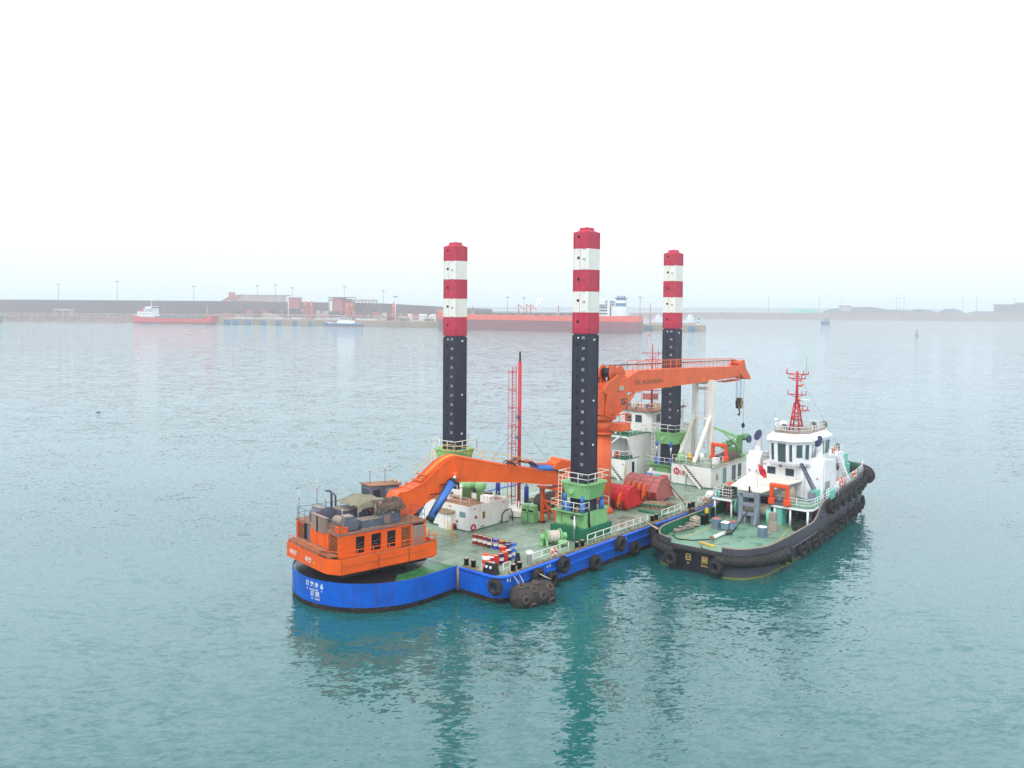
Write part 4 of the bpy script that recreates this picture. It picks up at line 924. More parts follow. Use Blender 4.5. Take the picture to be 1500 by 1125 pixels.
o = dup(ty, 'brown tyre on the front face left of the rounded barge corner'); o.location = (X0 - .32, -1.75, 1.22); o.rotation_euler = (0, 0, R_(90)); o.scale = (1.05, 1.0, 1.05)
# oil drums
def drum(name, body, band, lid, label):
    r = root(name, label, 'oil drum', W, (0, 0, DK), 'oil drums on the green deck')
    pr_ = [(.285, 0), (.30, .03), (.29, .05), (.29, .29), (.305, .31), (.29, .33), (.29, .58), (.305, .60), (.29, .62), (.29, .86), (.30, .88), (.30, .90), (.275, .90), (.27, .875)]
    ms = [0] * len(pr_)
    if band: ms[5] = ms[6] = 1
    if band: ms[4] = 1
    g = G().lathe(pr_, (0, 0, DK), n=20, mats=ms); part(r, 'shell', g, [body, band or body])
    g = G().cyl((0, 0, DK + .87), (0, 0, DK + .878), .272, 18, 0); g.cyl((.15, 0, DK + .878), (.15, 0, DK + .90), .035, 8, 0); part(r, 'lid', g, [lid])
    return r
KIND = {}
def put(body, band, lid, x, y, label):
    k = (body, band, lid)
    if k not in KIND: KIND[k] = o = drum('oil_drum', body, band, lid, label)
    else: o = dup(KIND[k])
    o.location = (x, y, DK); o.rotation_euler = (0, 0, random.uniform(0, 6)); o['label'] = label
put('drumred', 'drumwhite', 'rustlid', -8.45, 6.75, 'maroon and white oil drum at the left end of the back row')
put('drumred', 'drumwhite', 'rustlid', -8.40, 6.12, 'second oil drum from the left in the back row, maroon and white')
put('drumred', 'drumwhite', 'rustlid', -8.45, 5.48, 'third maroon and white drum from the left in the back row')
put('drumnavy', 'drumwhite', 'rustlid', -8.50, 4.85, 'navy drum with white band right of three maroon drums')
put('drumviolet', 'drumwhite', 'rustlid', -8.42, 4.15, 'violet blue drum with white band in the middle of the back row')
put('drumred', 'drumwhite', 'ylid', -8.4, 3.5, 'maroon drum with yellow lid right of the violet drum')
put('drumnavy', None, 'rustlid', -8.3, 2.85, 'plain navy drum at the right end of the back row')
put('drumblue', 'drumwhite', 'greytan', -8.3, 2.2, 'blue drum behind the yellow lidded drums')
put('drumnavy', None, 'greytan', -9.0, 2.25, 'navy drum with grey lid behind the front row')
put('drumredb', None, 'ylid', -9.9, 2.0, 'red drum with yellow lid in the second row')
put('drumredb', 'drumwhite', 'drumwhite', -13.1, .62, 'red and white drum second from the left in the front row')
put('drumredb', None, 'ylid', -12.4, .72, 'plain red drum with yellow lid, third in the front row')
put('drumnavy', 'drumwhite', 'rustlid', -11.7, .78, 'navy and white drum between two red drums')
put('drumredb', None, 'ylid', -11.05, .85, 'red drum right of the navy and white one in the front row')
put('drumnavy', 'drumwhite', 'drumwhite', -10.4, .98, 'navy and white drum beside the blue end drum')
put('drumblue', 'drumwhite', 'greytan', -9.75, 1.1, 'bright blue drum at the right end of the front row')
g = G().tube([(-8.75, 4.45, DK + .95), (-8.78, 4.45, DK)], .03, 5); g.tube([(-8.0, 2.7, DK + .95), (-8.8, 2.9, DK + .95), (-8.82, 4.45, DK + .6)], .02, 5); g.tube([(-11.9, 1.5, DK + .02), (-11.2, 1.9, DK + .02), (-10.6, 1.7, DK + .03)], .05, 5)
single('lashing_strap', 'yellow straps round the row of oil drums', 'strap', g, ['yellow'], W, (-8.8, 4.4, DK))
r = root('marker_buoy', 'orange and white marker barrel on white legs at the barge corner', 'buoy', W, (-14.0, .5, DK))
g = G().lathe([(.33, .55), (.36, .6), (.36, .95), (.36, 1.0), (.36, 1.3), (.32, 1.38), (.1, 1.42)], (-13.95, .45, DK), n=20, mats=[0, 0, 1, 1, 0, 0, 0]); g.lathe([(.3, 0), (.3, .55)], (-13.95, .45, DK), n=16, mats=[0, 0]); part(r, 'barrel', g, ['lifered', 'letter'])
for k in range(6): a = 2 * PI * k / 6 + .3; g = G().bar((-13.95 + .4 * math.cos(a), .45 + .4 * math.sin(a), DK), (-13.95 + .38 * math.cos(a), .45 + .38 * math.sin(a), DK + .62), .07, .05); part(r, 'leg', g, ['letter'])
# yellow chain barrier
r = root('chain_barrier', 'low yellow post barrier on deck beside the excavator', 'barrier', W, (-9.0, 9.5, DK))
for x, y in ((-6.6, 12.2), (-7.9, 10.4), (-9.1, 8.8), (-10.2, 11.5)): 
    g = G().tube([(x, y, DK), (x, y, DK + .95)], .035, 6); g.lathe([(.16, 0), (.14, .05)], (x, y, DK), n=10); part(r, 'post', g, ['yellow'])
g = G()
for h in (.45, .9): g.tube([(-6.6, 12.2, DK + h), (-7.9, 10.4, DK + h), (-9.1, 8.8, DK + h), (-10.2, 11.5, DK + h)], .022, 5)
part(r, 'chain', g, ['yellow'])
# mooring winch
r = root('mooring_winch', 'pale green mooring winch wound with white rope', 'winch', W, (-3.9, .9, DK))
cx, cy, cz = -3.95, .95, DK + .85; ax = V(.83, -.55, 0).normalized(); pp = V(.55, .83, 0)
g = G()
for s in (-1, 1):
    c = V(cx, cy, cz) + ax * s * .66
    g.cyl(c - ax * .06, c + ax * .06, .72, 24); 
    for k in (-1, 1): g.bar(c + ax * s * .12 + pp * k * .7 - V(0, 0, .85), c + ax * s * .12 + V(0, 0, .1), .14, .25)
for s in (-1.1, 1.1): c = V(cx, cy, cz) + ax * s; g.bar(c + pp * .5 - V(0, 0, .85), c - V(0, 0, .1), .2, .2); g.cyl(c - ax * .2, c + ax * .2, .3, 14); g.bar(c - V(0, 0, .85), c, .3, .3)
g.box(cx - 1.1, cy - .9, DK, cx + 1.1, cy - .65, DK + .14); g.box(cx - 1.1, cy + .65, DK, cx + 1.1, cy + .9, DK + .14)
c = V(cx, cy, cz) + ax * .6 + pp * -.9; g.cyl(c - ax * .4 - V(0, 0, .4), c + ax * .4 - V(0, 0, .4), .26, 14)
part(r, 'frame', g, ['lgreen'], bevel=.02)
g = G(); cc = V(cx, cy, cz); g.cyl(cc - ax * .55, cc + ax * .55, .44, 20)
for k in range(9): g.torus(cc + ax * (-.48 + k * .12), ax, .46 + (k % 3) * .03, .075, 22, 6)
part(r, 'rope_drum', g, ['ropewhite'])
# lifebuoy on the near railing
def lifebuoy(x, y, z, ax, label, fr=W, R0=.3):
    g = G().torus((x, y, z), ax, R0, .085, 24, 8, 0, 1.0)
    d = V(*ax).normalized(); 
    a = V(0, 0, 1); b_ = d.cross(a)
    for k in range(4):
        t_ = k * PI / 2 + .78; e = a * math.cos(t_) + b_ * math.sin(t_); tn = -a * math.sin(t_) + b_ * math.cos(t_)
        c = V(x, y, z) + e * R0; g.torus(c, tn, .088, .012, 10, 4, 1); g.bar(c - tn * .07, c + tn * .07, .18, .18, 1, e)
    return single('lifebuoy', label, 'lifebuoy', g, ['lifered', 'letter'], fr, (x, y, z), 'lifebuoys')
lifebuoy(-7.2, -1.66, DK + .55, (0, 1, 0), 'orange lifebuoy on the railing above the brown side tyre')
lifebuoy(20.9, -1.66, DK + .55, (0, 1, 0), 'orange lifebuoy on the barge railing beside the tug platform')
g = G()
for i in range(7): g.ball((22.2 + i * .28 + random.uniform(-.1, .1), -1.2 + random.uniform(-.3, .3), DK + .45 + random.uniform(0, .6)), random.uniform(.35, .5), 0, 12, 8, (1.2, 1, .8))
single('covered_bundle', 'white tarpaulin covered bundle on the barge rail near the tug', 'bundle', g, ['letter'], W, (23, -1.2, DK))
# buckets
def bucket(name, label, y0, y1, xo, sc, mats, lugs, at, teeth=True):
    r = root(name, label, 'bucket', W, at)
    P = [(.25, .15), (0, .55), (-.05, 1.15), (.2, 1.75), (.7, 2.2), (1.3, 2.4), (1.9, 2.25), (2.4, 1.75), (2.75, 1.05), (3.1, .55), (3.35, .28)]
    P = [(xo + x * sc, DK + z * sc) for x, z in P]; In = [(xo + (.35 + (x - xo) / sc * .86) * sc if False else x + (.12 if i < 4 else 0) * sc, z - .12 * sc) for i, (x, z) in enumerate(P)]
    g = G(); a = [V(x, y0, z) for x, z in P]; b_ = [V(x, y1, z) for x, z in P]; g.strip(b_, a, 0)
    g.strip([V(x, y0, max(DK + .02, z - .1)) for x, z in P], [V(x, y1, max(DK + .02, z - .1)) for x, z in P], 2)
    for k in range(5): p, q = P[3 + k], P[4 + k]; m_ = ((p[0] + q[0]) / 2, (p[1] + q[1]) / 2); g.tube([(m_[0], y0 - .02, m_[1] + .01), (m_[0], y1 + .02, m_[1] + .01)], .045 * sc, 5, 0)
    for k in range(1, 5): y = y0 + (y1 - y0) * k / 5; g.tube([(x - .02, y, z + .01) for x, z in P[1:6]], .06 * sc, 5, 0)
    shell = part(r, 'shell', g, mats)
    for s, y in ((-1, y0), (1, y1)):
        g = G(); g.slab([(x, y, z) for x, z in P] , (0, .08 * s, 0), 0)
        g.tube([(x, y + .09 * s, z) for x, z in P], .06 * sc, 6, 0); g.bar((P[1][0] + .2, y + .1 * s, P[1][1]), (P[-1][0], y + .1 * s, P[-1][1] + .1), .08, .25, 0)
        g.tube([(P[0][0] + (P[i][0] - P[0][0]) * .8 + .25, y + .1 * s, DK + (P[i][1] - DK) * .82) for i in range(3, 8)], .04, 5, 0)
        part(r, 'cheek_plate', g, mats, bevel=0)
    if teeth:
        n = 5
        for k in range(n):
            y = y0 + .15 + (y1 - y0 - .3) * k / (n - 1); x, z = P[-1]
            g = G().bar((x - .35, y, z + .12), (x + .55 * sc, y, DK + .06), .3, .2, 0, (0, 0, 1), .16, .06); part(r, 'tooth', g, ['tooth'])
    for k in range(lugs):
        y = y0 + .5 + (y1 - y0 - 1.0) * k / max(1, lugs - 1); y = y if lugs != 4 else y0 + (y1 - y0) * (.30 + .17 * k)
        x, z = P[1]
        g = G().slab([(x - .05, y, DK + .25), (x - .55, y, DK + .45), (x - .6, y, DK + .9), (x - .3, y, DK + 1.55 * sc), (x + .1, y, DK + 1.85 * sc), (x + .1, y, DK + .3)], (0, .26, 0), 0); g.cyl((x - .35, y - .06, DK + .62), (x - .35, y + .32, DK + .62), .16, 12, 1); part(r, 'lug', g, ['orange', 'black'], bevel=.02)
    return r
bucket('digging_bucket', 'bright red digging bucket with worn teeth lying on deck', 3.3, 6.3, 12.0, 1.08, ['red', 'red', 'drumred'], 2, (13.5, 4.8, DK))
bucket('spare_bucket', 'faded pink red spare bucket with orange lugs on timber', 2.7, 7.0, 17.5, 1.18, ['pink', 'pink', 'drumred'], 4, (19, 4.8, DK))
# timber
def timber(label, x, y, n, L, rz, layers=1):
    r = root('timber_stack', label, 'timber', W, (x, y, DK), 'timber lying by the buckets'); 
    for j in range(layers):
        for i in range(n):
            g = G(); yy = y + (i - n / 2) * .42 + random.uniform(-.04, .04); dx = random.uniform(-.25, .25)
            if j % 2 == 0: g.box(x - L / 2 + dx, yy, DK + .04 + j * .17, x + L / 2 + dx, yy + .36, DK + .19 + j * .17)
            else: 
                xx = x + (i - n / 2) * .5; g.box(xx, y - n * .21, DK + .04 + j * .17, xx + .36, y + n * .21, DK + .19 + j * .17)
            part(r, 'plank', g, ['wood'] if random.random() < .8 else ['dgreen'], bevel=.01)
    r.rotation_euler = (0, 0, R_(rz))
timber('stack of weathered planks and green beams before the pink bucket', 15.9, 1.7, 5, 2.6, -78, 3)
timber('two loose planks on deck below the red bucket teeth', 13.3, .6, 2, 3.2, -88, 1)
g = G()
for i in range(16): 
    x, y = 18.4 + random.uniform(-1.2, 1.4), 1.6 + random.uniform(-.9, .9); a = random.uniform(0, 3); g.bar((x, y, DK + .1), (x + .6 * math.cos(a), y + .6 * math.sin(a), DK + random.uniform(.1, .5)), .12, .1)
single('scrap_heap', 'rusty scrap under the pink bucket', 'scrap', g, ['wood'], W, (18.4, 1.6, DK), kind='stuff')
g = G().tube([(20.6, 2.6, DK + 1.6), (19.2, -.2, DK + .1)], .07, 6); single('prop_pole', 'dark red pole leaning from the pink bucket to deck', 'pole', g, ['drumred'], W, (20, 1, DK))
g = G()
for i in range(10): g.tube([(24.0 + random.uniform(-.2, .2), 11.0 + random.uniform(-.25, .25), DK + .05), (24.2 + random.uniform(-.1, .1), 11.2, DK + 1.3), (24.2, 11.2, DK + 2.3 + random.uniform(0, .4))], .1, 6)
single('rope_bundle', 'tan rope bundle hanging upright before the white bridge house', 'rope', g, ['rope'], W, (24.1, 11.1, DK))
# ------------------------------------------------------------------ white bridge house (far side)
r = root('bridge_house', 'white three storey bridge house behind the orange crane pedestal', 'deckhouse', W, (34, 16, DK))
g = G(); g.box(26.8, 12.9, DK + .1, 45.2, 20.6, 4.5, 0); g.box(26.78, 12.88, DK, 45.22, 20.62, DK + .1, 1)
g.box(30.2, 12.9, 4.5, 44.5, 20.2, 7.5, 0)
g.slab([(28.7, 12.9, 4.5), (30.2, 12.9, 4.5), (30.2, 12.9, 7.5), (27.6, 12.9, 7.5), (27.2, 12.9, 7.2)], (0, .12, 0), 0)
g.box(27.3, 13.02, 7.2, 30.2, 20.2, 7.5, 0)
part(r, 'wall', g, ['white', 'dgreen'], bevel=.03)
g = G(); g.box(26.75, 12.85, 4.5, 30.2, 20.65, 4.56); g.box(27.25, 12.85, 7.5, 44.6, 20.25, 7.56); part(r, 'deck', g, ['dgreen'])
g = G(); g.rail([(30.0, 12.95, 4.56), (26.85, 12.95, 4.56), (26.85, 16.5, 4.56)], 1.0, 1.0, .04); g.rail([(31.9, 12.95, 7.56), (27.4, 12.95, 7.56), (27.4, 20, 7.56)], 1.0, 1.2, .04); part(r, 'railing', g, ['rail'])
# wheelhouse
a = [(32.1, 12.6), (40.6, 12.6), (40.6, 18.6), (32.1, 18.6)]
wx0, wx1, wy0, wy1 = 32.1, 41.0, 12.45, 17.4
g = G(); g.prism([(wx0, wy0 + .9), (wx0 + .5, wy0), (wx1, wy0), (wx1, wy1), (wx0, wy1)], 7.56, 10.25, 0); g.box(wx0 - .3, wy0 - .3, 10.25, wx1 + .3, wy1 + .3, 10.42, 1)
wh = part(r, 'wheelhouse', g, ['white', 'roofdust'], bevel=.03)
for y in (13.75, 15.35):
    g = G(); g.box(wx0 - .03, y, 8.75, wx0 + .01, y + 1.05, 9.75, 0); part(r, 'window', g, ['glassdark'], parent=wh)
    g = G(); g.box(wx0 - .05, y - .08, 8.67, wx0 - .028, y + 1.13, 8.75); g.box(wx0 - .05, y - .08, 9.75, wx0 - .028, y + 1.13, 9.83); g.box(wx0 - .05, y - .08, 8.75, wx0 - .028, y, 9.75); g.box(wx0 - .05, y + 1.05, 8.75, wx0 - .028, y + 1.13, 9.75); part(r, 'window_frame', g, ['white'], parent=wh)
for x in (33.6, 39.3):
    g = G(); g.box(x, wy0 - .03, 8.75, x + 1.0, wy0 + .01, 9.8, 0); part(r, 'window', g, ['glassteal' if x > 36 else 'glassdark'], parent=wh)
g = G(); g.rail([(wx0, wy1, 10.42), (wx0, wy0, 10.42), (wx1, wy0, 10.42)], .9, 1.2, .035); g.rail([(38.4, wy0 - .1, 10.42), (wx1 + .8, wy0 - .1, 10.42)], .8, 1.0, .03); part(r, 'roof_railing', g, ['rail'])
g = G(); g.ball((33.2, 15.4, 11.0), .45, 0); g.cyl((33.2, 15.4, 10.42), (33.2, 15.4, 11), .1, 8); part(r, 'radome', g, ['rope'])
g = G(); g.cone((32.4, 13.1, 11.0), (32.1, 12.9, 11.05), .2, .3, 12, 0); g.tube([(32.5, 13.1, 10.42), (32.5, 13.1, 11)], .05, 6); g.cone((32.4, 15.9, 11.0), (32.1, 15.8, 11.05), .2, .3, 12, 0); part(r, 'searchlight', g, ['grey'])
g = G(); g.box(28.2, 14.2, 7.56, 29.6, 15.2, 8.35); part(r, 'deck_box', g, ['dgreen'], bevel=.04)
g = G(); g.box(30.17, 14.0, 4.56, 30.21, 14.9, 6.6, 0); part(r, 'door', g, ['white2'])
g = G(); g.box(30.16, 13.92, 4.56, 30.19, 14.0, 6.68); g.box(30.16, 14.9, 4.56, 30.19, 14.98, 6.68); g.box(30.16, 14.0, 6.6, 30.19, 14.9, 6.68); part(r, 'door_frame', g, ['spudred'])
g = G(); g.box(28.3, 12.86, DK + .25, 28.95, 12.895, DK + 2.15, 0); part(r, 'door', g, ['dark'], label='dark open door at deck level')
g = G(); g.box(28.2, 12.83, DK + .2, 28.3, 12.9, DK + 2.25); g.box(28.95, 12.83, DK + .2, 29.05, 12.9, DK + 2.25); g.box(28.3, 12.83, DK + 2.15, 28.95, 12.9, DK + 2.25); g.box(29.3, 12.8, DK + .3, 29.5, 12.9, DK + 2.3); part(r, 'door_frame', g, ['white2'])
g = G(); g.stair((26.3, 13.15, DK), (26.3, 15.9, 4.5), .8, (1, 0, 0), 10, 0, 1); part(r, 'stair', g, ['rail', 'dgreen'])
g = G(); g.bar((26.3, 17.4, 4.56), (27.4, 14.0, 7.5), .7, .16, 0); g.tube([(26.2, 17.4, 5.5), (27.3, 14.0, 8.4)], .04, 6); part(r, 'stair', g, ['white'])
for y, m in ((14.4, 'red'), (14.9, 'letter'), (15.6, 'rail'), (16.2, 'black')):
    g = G(); g.box(27.2, y, 4.56, 27.7, y + .35, 5.25); part(r, 'balcony_locker', g, [m], bevel=.03)
g = G(); g.text('4', .4, (26.77, 14.9, DK + 1.6), (0, -1, 0), (0, 0, 1)); part(r, 'number', g, ['black'])
g = G(); g.tube([(26.74, 12.98, DK + .3), (26.74, 12.98, 4.4)], .05, 6); g.tube([(26.74, 13.3, DK + 1.9), (26.74, 13.15, DK + 2.2), (26.74, 13.0, DK + 2.0)], .05, 6); part(r, 'pipe', g, ['rail'])
# red signal mast on the bridge roof
r = root('signal_mast', 'red signal mast with crossbars on the white bridge roof', 'mast', W, (34.3, 14.0, 10.42))
mx_, my_ = 34.6, 13.8
g = G(); g.tube([(mx_, my_, 10.42), (mx_, my_, 15.5), (mx_, my_, 19.2)], [.16, .12, .07], 8); part(r, 'pole', g, ['mastred'])
g = G(); dv = V(.64, -.77, 0)
for z, w in ((18.0, 1.5), (17.1, 1.0), (12.9, 2.6)): 
    c = V(mx_, my_, z); g.tube([c - dv * w, c + dv * w], .05, 6); g.tube([c - dv * w * .7 + V(0, 0, .02), c + V(0, 0, -.9)], .03, 5); g.tube([c + dv * w * .7 + V(0, 0, .02), c + V(0, 0, -.9)], .03, 5)
for k in (-1.4, 1.5, 2.5): c = V(mx_, my_, 0) + dv * k; g.tube([c + V(0, 0, 10.4), c + V(0, 0, 14.2 if k > 1 else 12.9)], .03, 5)
part(r, 'yard', g, ['mastred'])
g = G().ladder((mx_ + .4, my_ - .45, 11), (mx_ + .4, my_ - .45, 18.2), .4, (.64, -.77, 0), 18, .025); part(r, 'ladder', g, ['mastred'])
g = G(); g.box(mx_ - .9, my_ - .35, 11.7, mx_ - .8, my_ + .9, 12.5)
g.slab([V(mx_ - .6, my_ + .7, 11.7), V(mx_ + .5, my_ - .7, 11.7), V(mx_ + .5, my_ - .7, 12.5), V(mx_ - .6, my_ + .7, 12.5)], (-.06, -.05, 0)); part(r, 'signal_board', g, ['pink'])
for k in (-1.2, .8, 1.3): 
    c = V(mx_, my_, 18.05) + dv * k; g = G().tube([c, c + V(0, 0, .5)], .03, 5); part(r, 'lamp', g, ['mastred'])
# ------------------------------------------------------------------ white store house (near side, behind the buckets)
r = root('store_house', 'white store house with red company mark behind the pink bucket', 'deckhouse', W, (34, 5, DK))
sx0, sx1, sy0, sy1, st = 29.2, 44.0, 1.95, 7.5, 4.5
g = G(); g.box(sx0, sy0, DK + .1, sx1, sy1, st, 0); g.box(sx0 - .02, sy0 - .02, DK, sx1, sy1, DK + .1, 1); g.box(sx0 - .03, sy0, 3.0, sx0, 4.3, 3.03, 0)
part(r, 'wall', g, ['white', 'dgreen'], bevel=.03)
g = G(); g.box(sx0 - .05, sy0 - .05, st, sx1 + .05, sy1 + .05, st + .06, 0); part(r, 'roof', g, ['deck'])
g = G(); g.tube([(sx0 - .06, sy0 - .08, st), (sx1, sy0 - .08, st)], .07, 6); part(r, 'roof_edge', g, ['rope'])
g = G().rail([(32.3, sy0, st + .06), (sx0 + .1, sy0, st + .06), (sx0 + .1, 3.4, st + .06)], 1.0, 1.1, .035); g.rail([(sx0 + .1, 4.5, st + .06), (sx0 + .1, 7.4, st + .06)], 1.0, 1.1, .035); part(r, 'railing', g, ['rail'])
g = G().stair((sx0 - .45, 2.9, DK), (sx0 - .45, 5.6, st), .75, (1, 0, 0), 11, 0, 1); part(r, 'stair', g, ['rail', 'black'])
g = G(); g.torus((sx0 - .02, 6.75, 3.55), (1, 0, 0), .34, .10, 24, 6, 0, .15); g.box(sx0 - .03, 6.68, 3.35, sx0 - .005, 6.82, 3.9); g.text('日照港', .62, (sx0 - .03, 5.2 + .5, 3.35), (0, -1, 0), (0, 0, 1)); g.text('RZP', .22, (sx0 - .03, 6.3, 4.3), (0, -1, 0), (0, 0, 1)); part(r, 'company_mark', g, ['red'])
g = G(); g.tube([(sx0 - .12, 5.35, DK), (sx0 - .12, 5.35, 3.5), (sx0 - .05, 5.2, 3.7)], .11, 8); part(r, 'pipe', g, ['white'])
for x, m, w in ((32.4, 'glassteal', .9), (33.6, 'white2', .8), (34.9, 'grey', 1.0), (36.6, 'glassdark', .9), (30.6, 'slat', .4), (38.5, 'white2', .8)):
    g = G(); g.box(x, sy0 - .04, DK + (.25 if w > .5 else .9), x + w, sy0, DK + (2.15 if w > .5 else 1.6)); part(r, 'door' if w > .5 else 'vent_grille', g, [m])
# crane boom rest (white A legs) on the store roof
r = root('crane_boom_rest', 'tall cream A-frame holding up the orange crane boom', 'boom rest', FK, (25.5, 0, st))
for v in (-1.15, 1.15):
    g = G(); g.bar((25.4, v, st), (25.4, v, 14.75), .62, .62); part(r, 'leg', g, ['cream'], bevel=.03)
    g = G(); g.bar((20.6, v, st), (25.2, v, 10.0), .42, .42); part(r, 'brace', g, ['cream'], bevel=.02)
g = G(); g.bar((25.4, -1.0, 13.6), (25.4, 1.0, 13.6), .3, .4); g.bar((24.9, -1.0, 9.7), (24.9, 1.0, 9.7), .3, .3); g.box(25.1, -.85, 14.2, 25.8, .85, 14.5); part(r, 'cross_beam', g, ['cream'])
# red pole beside it
r = root('ladder_pole', 'thin red pole with ladder right of the cream A-frame', 'mast', W, (41, 7.6, DK))
g = G().cyl((42.3, 8.9, st), (42.3, 8.9, 16.0), .10, 8); part(r, 'pole', g, ['mastred'])
g = G().ladder((41.9, 9.4, st), (41.9, 9.4, 15.6), .5, (.6, -.75, 0), 30, .03); part(r, 'ladder', g, ['mastred'])
# orange rescue davit on the roof
def davit(name, label, fr, u, v, z, s=1.0):
    r = root(name, label, 'davit', fr, (u, v, z))
    g = G()
    for k in (-1, 1):
        g.box(u - .32 * s, v + k * .74 * s - .30 * s, z, u + .32 * s, v + k * .74 * s + .30 * s, z + .62 * s)
        g.bar((u, v + k * .80 * s, z + .62 * s), (u - .1, v + k * .74 * s, z + 1.9 * s), .36 * s, .40 * s, 0, (1, 0, 0))
    g.box(u - .32 * s, v - .92 * s, z + 1.62 * s, u + .10 * s, v + .92 * s, z + 2.02 * s); part(r, 'arm', g, ['lifered'], bevel=.08 * s)
    g = G().cyl((u + .1, v - .3 * s, z + .5 * s), (u + .1, v + .3 * s, z + .5 * s), .28 * s, 14); g.box(u - .15, v - .4 * s, z, u + .3, v + .4 * s, z + .3 * s); part(r, 'winch', g, ['grey'])
    return r
davit('boat_davit', 'orange boat davit on the white store house roof', W, 34.2, 3.4, st + .06, 1.15)
g = G()
rows = [[V(36.3 + 3.4 * k / 8 - 1.0, 3.6 + 1.0 * math.cos(PI * i / 8), st + .15 + (.55 + .35 * math.sin(PI * (k + 1) / 10)) * math.sin(PI * i / 8)) for k in range(9)] for i in range(9)]
for a, b_ in zip(rows[:-1], rows[1:]): g.strip(a, b_, 0, smooth=True)
g.add([r_[0] for r_ in rows], [tuple(range(9))]); g.add([r_[-1] for r_ in rows], [tuple(reversed(range(9)))])
single('covered_boat', 'small boat under dark brown cover behind the orange davit', 'boat', g, ['net'], W, (37, 3.6, st))
r = root('deck_crane', 'small pale green hydraulic crane on the store house roof', 'crane', W, (39.7, 3.2, st))
g = G(); g.cyl((39.5, 3.2, st), (39.5, 3.2, st + .4), .75, 16); g.cyl((39.5, 3.2, st + .4), (39.5, 3.2, st + 2.6), .38, 14); g.box(39.1, 2.9, st + 2.1, 39.9, 3.5, st + 2.9); g.tube([(39.9, 3.6, st + 1.4), (40.2, 3.2, st + 2.2), (39.7, 2.7, st + 3.0)], .07, 6); g.cyl((40.1, 2.2, st + 2.6), (40.1, 3.0, st + 2.6), .45, 14); part(r, 'column', g, ['midgreen'], bevel=.03)
g = G(); g.bar((39.2, 3.4, st + 2.6), (36.2, 6.4, st + 4.3), .34, .5, 0, (0, 0, 1), .16, .2); g.bar((39.3, 3.3, st + 1.5), (38.0, 4.6, st + 3.0), .14, .14); part(r, 'jib', g, ['lgreen'], bevel=.02)
g = G(); g.cyl((39.9, 1.9, st + 2.4), (39.9, 2.2, st + 2.4), .5, 16); part(r, 'reel', g, ['funnel'])
g = G(); g.tube([(36.2, 6.4, st + 4.2), (36.2, 6.4, st + 3.2)], .03, 5); g.ball((36.2, 6.4, st + 3.1), .12, 0, 8, 6); part(r, 'hook', g, ['black'])
g = G(); g.box(41.5, 4.6, st + .06, 42.6, 6.4, st + .7)
for i in range(16):
    x, y = 41.2 + random.uniform(0, 1.6), 4.2 + random.uniform(0, 2.6); z = st + random.uniform(.6, 1.7); g.cyl((x, y - .2, z), (x + .1, y + .25, z), random.uniform(.12, .34), 10); g.tube([(x, y, st + .3), (x, y, z)], .05, 5)
single('winch_unit', 'cluster of pale green machinery behind the small crane', 'machinery', g, ['midgreen'], W, (42, 5.5, st))
g = G().lathe([(.45, 0), (.5, .2), (.5, .9), (.35, 1.1)], (30.6, 6.9, st + .06), n=14); single('roof_vent', 'pale green vent at the left end of the store roof', 'vent', g, ['lgreen'], W, (30.6, 6.9, st))
for y, x, m, l in ((6.2, 31.6, 'yellow', 'yellow drum'), (5.6, 32.0, 'steelblue', 'blue drum'), (5.0, 32.4, 'letter', 'white drum')):
    g = G().lathe([(.33, 0), (.33, .95), (.28, 1.0)], (x, y, st + .06), n=14); single('roof_drum', l + ' between the A-frame braces on the store roof', 'drum', g, [m], W, (x, y, st))
g = G(); g.box(31.4, 2.3, st + .06, 32.2, 3.0, st + .8, 0); g.box(31.35, 2.25, st + .8, 32.25, 3.05, st + .86, 0); single('roof_locker', 'small white locker at the near corner of the store roof', 'locker', g, ['white2'], W, (31.8, 2.6, st), bevel=.03)
g = G(); g.box(29.6, 7.9, DK, 30.3, 11.3, DK + 1.0, 0); g.box(30.2, 11.0, DK, 31.0, 11.4, DK + 1.3, 0); single('low_bulwark', 'low white wall between the two deckhouses below the green frame', 'wall', g, ['white'], W, (30, 9.6, DK), bevel=.03)
for y, m, l in ((10.6, 'steelblue', 'blue'), (9.4, 'mint', 'mint'), (8.4, 'red', 'red')):
    g = G().lathe([(.4, 0), (.45, .1), (.45, .7), (.4, .85)], (29.0, y, DK), n=14); single('deck_barrel', l + ' barrel behind the pink bucket by the low white wall', 'barrel', g, [m], W, (29, y, DK))

# ------------------------------------------------------------------ orange pedestal crane
r = root('pedestal_crane', 'big orange pedestal crane with its boom lowered onto the cream rest', 'crane', FK, (0, 0, DK))
g = G(); g.cyl((0, 0, DK), (0, 0, 10.6), 1.05, 28); g.cyl((0, 0, 10.5), (0, 0, 10.75), 1.35, 28); g.cyl((0, 0, 10.75), (0, 0, 12.1), 1.15, 28); g.cone((0, 0, DK), (0, 0, DK + .6), 1.5, 1.05, 28)
part(r, 'pedestal', g, ['orange2'])
g = G(); g.box(-.2, -2.6, 11.0, 1.7, -1.0, 11.75, 0); g.box(-.3, -2.7, 10.92, 1.8, -.9, 11.0, 1); part(r, 'platform', g, ['orange2', 'roofdust'])
g = G().rail([(-.2, -2.6, 11.75), (1.7, -2.6, 11.75), (1.7, -1.2, 11.75)], .8, .9, .03); part(r, 'platform_railing', g, ['orange2'])
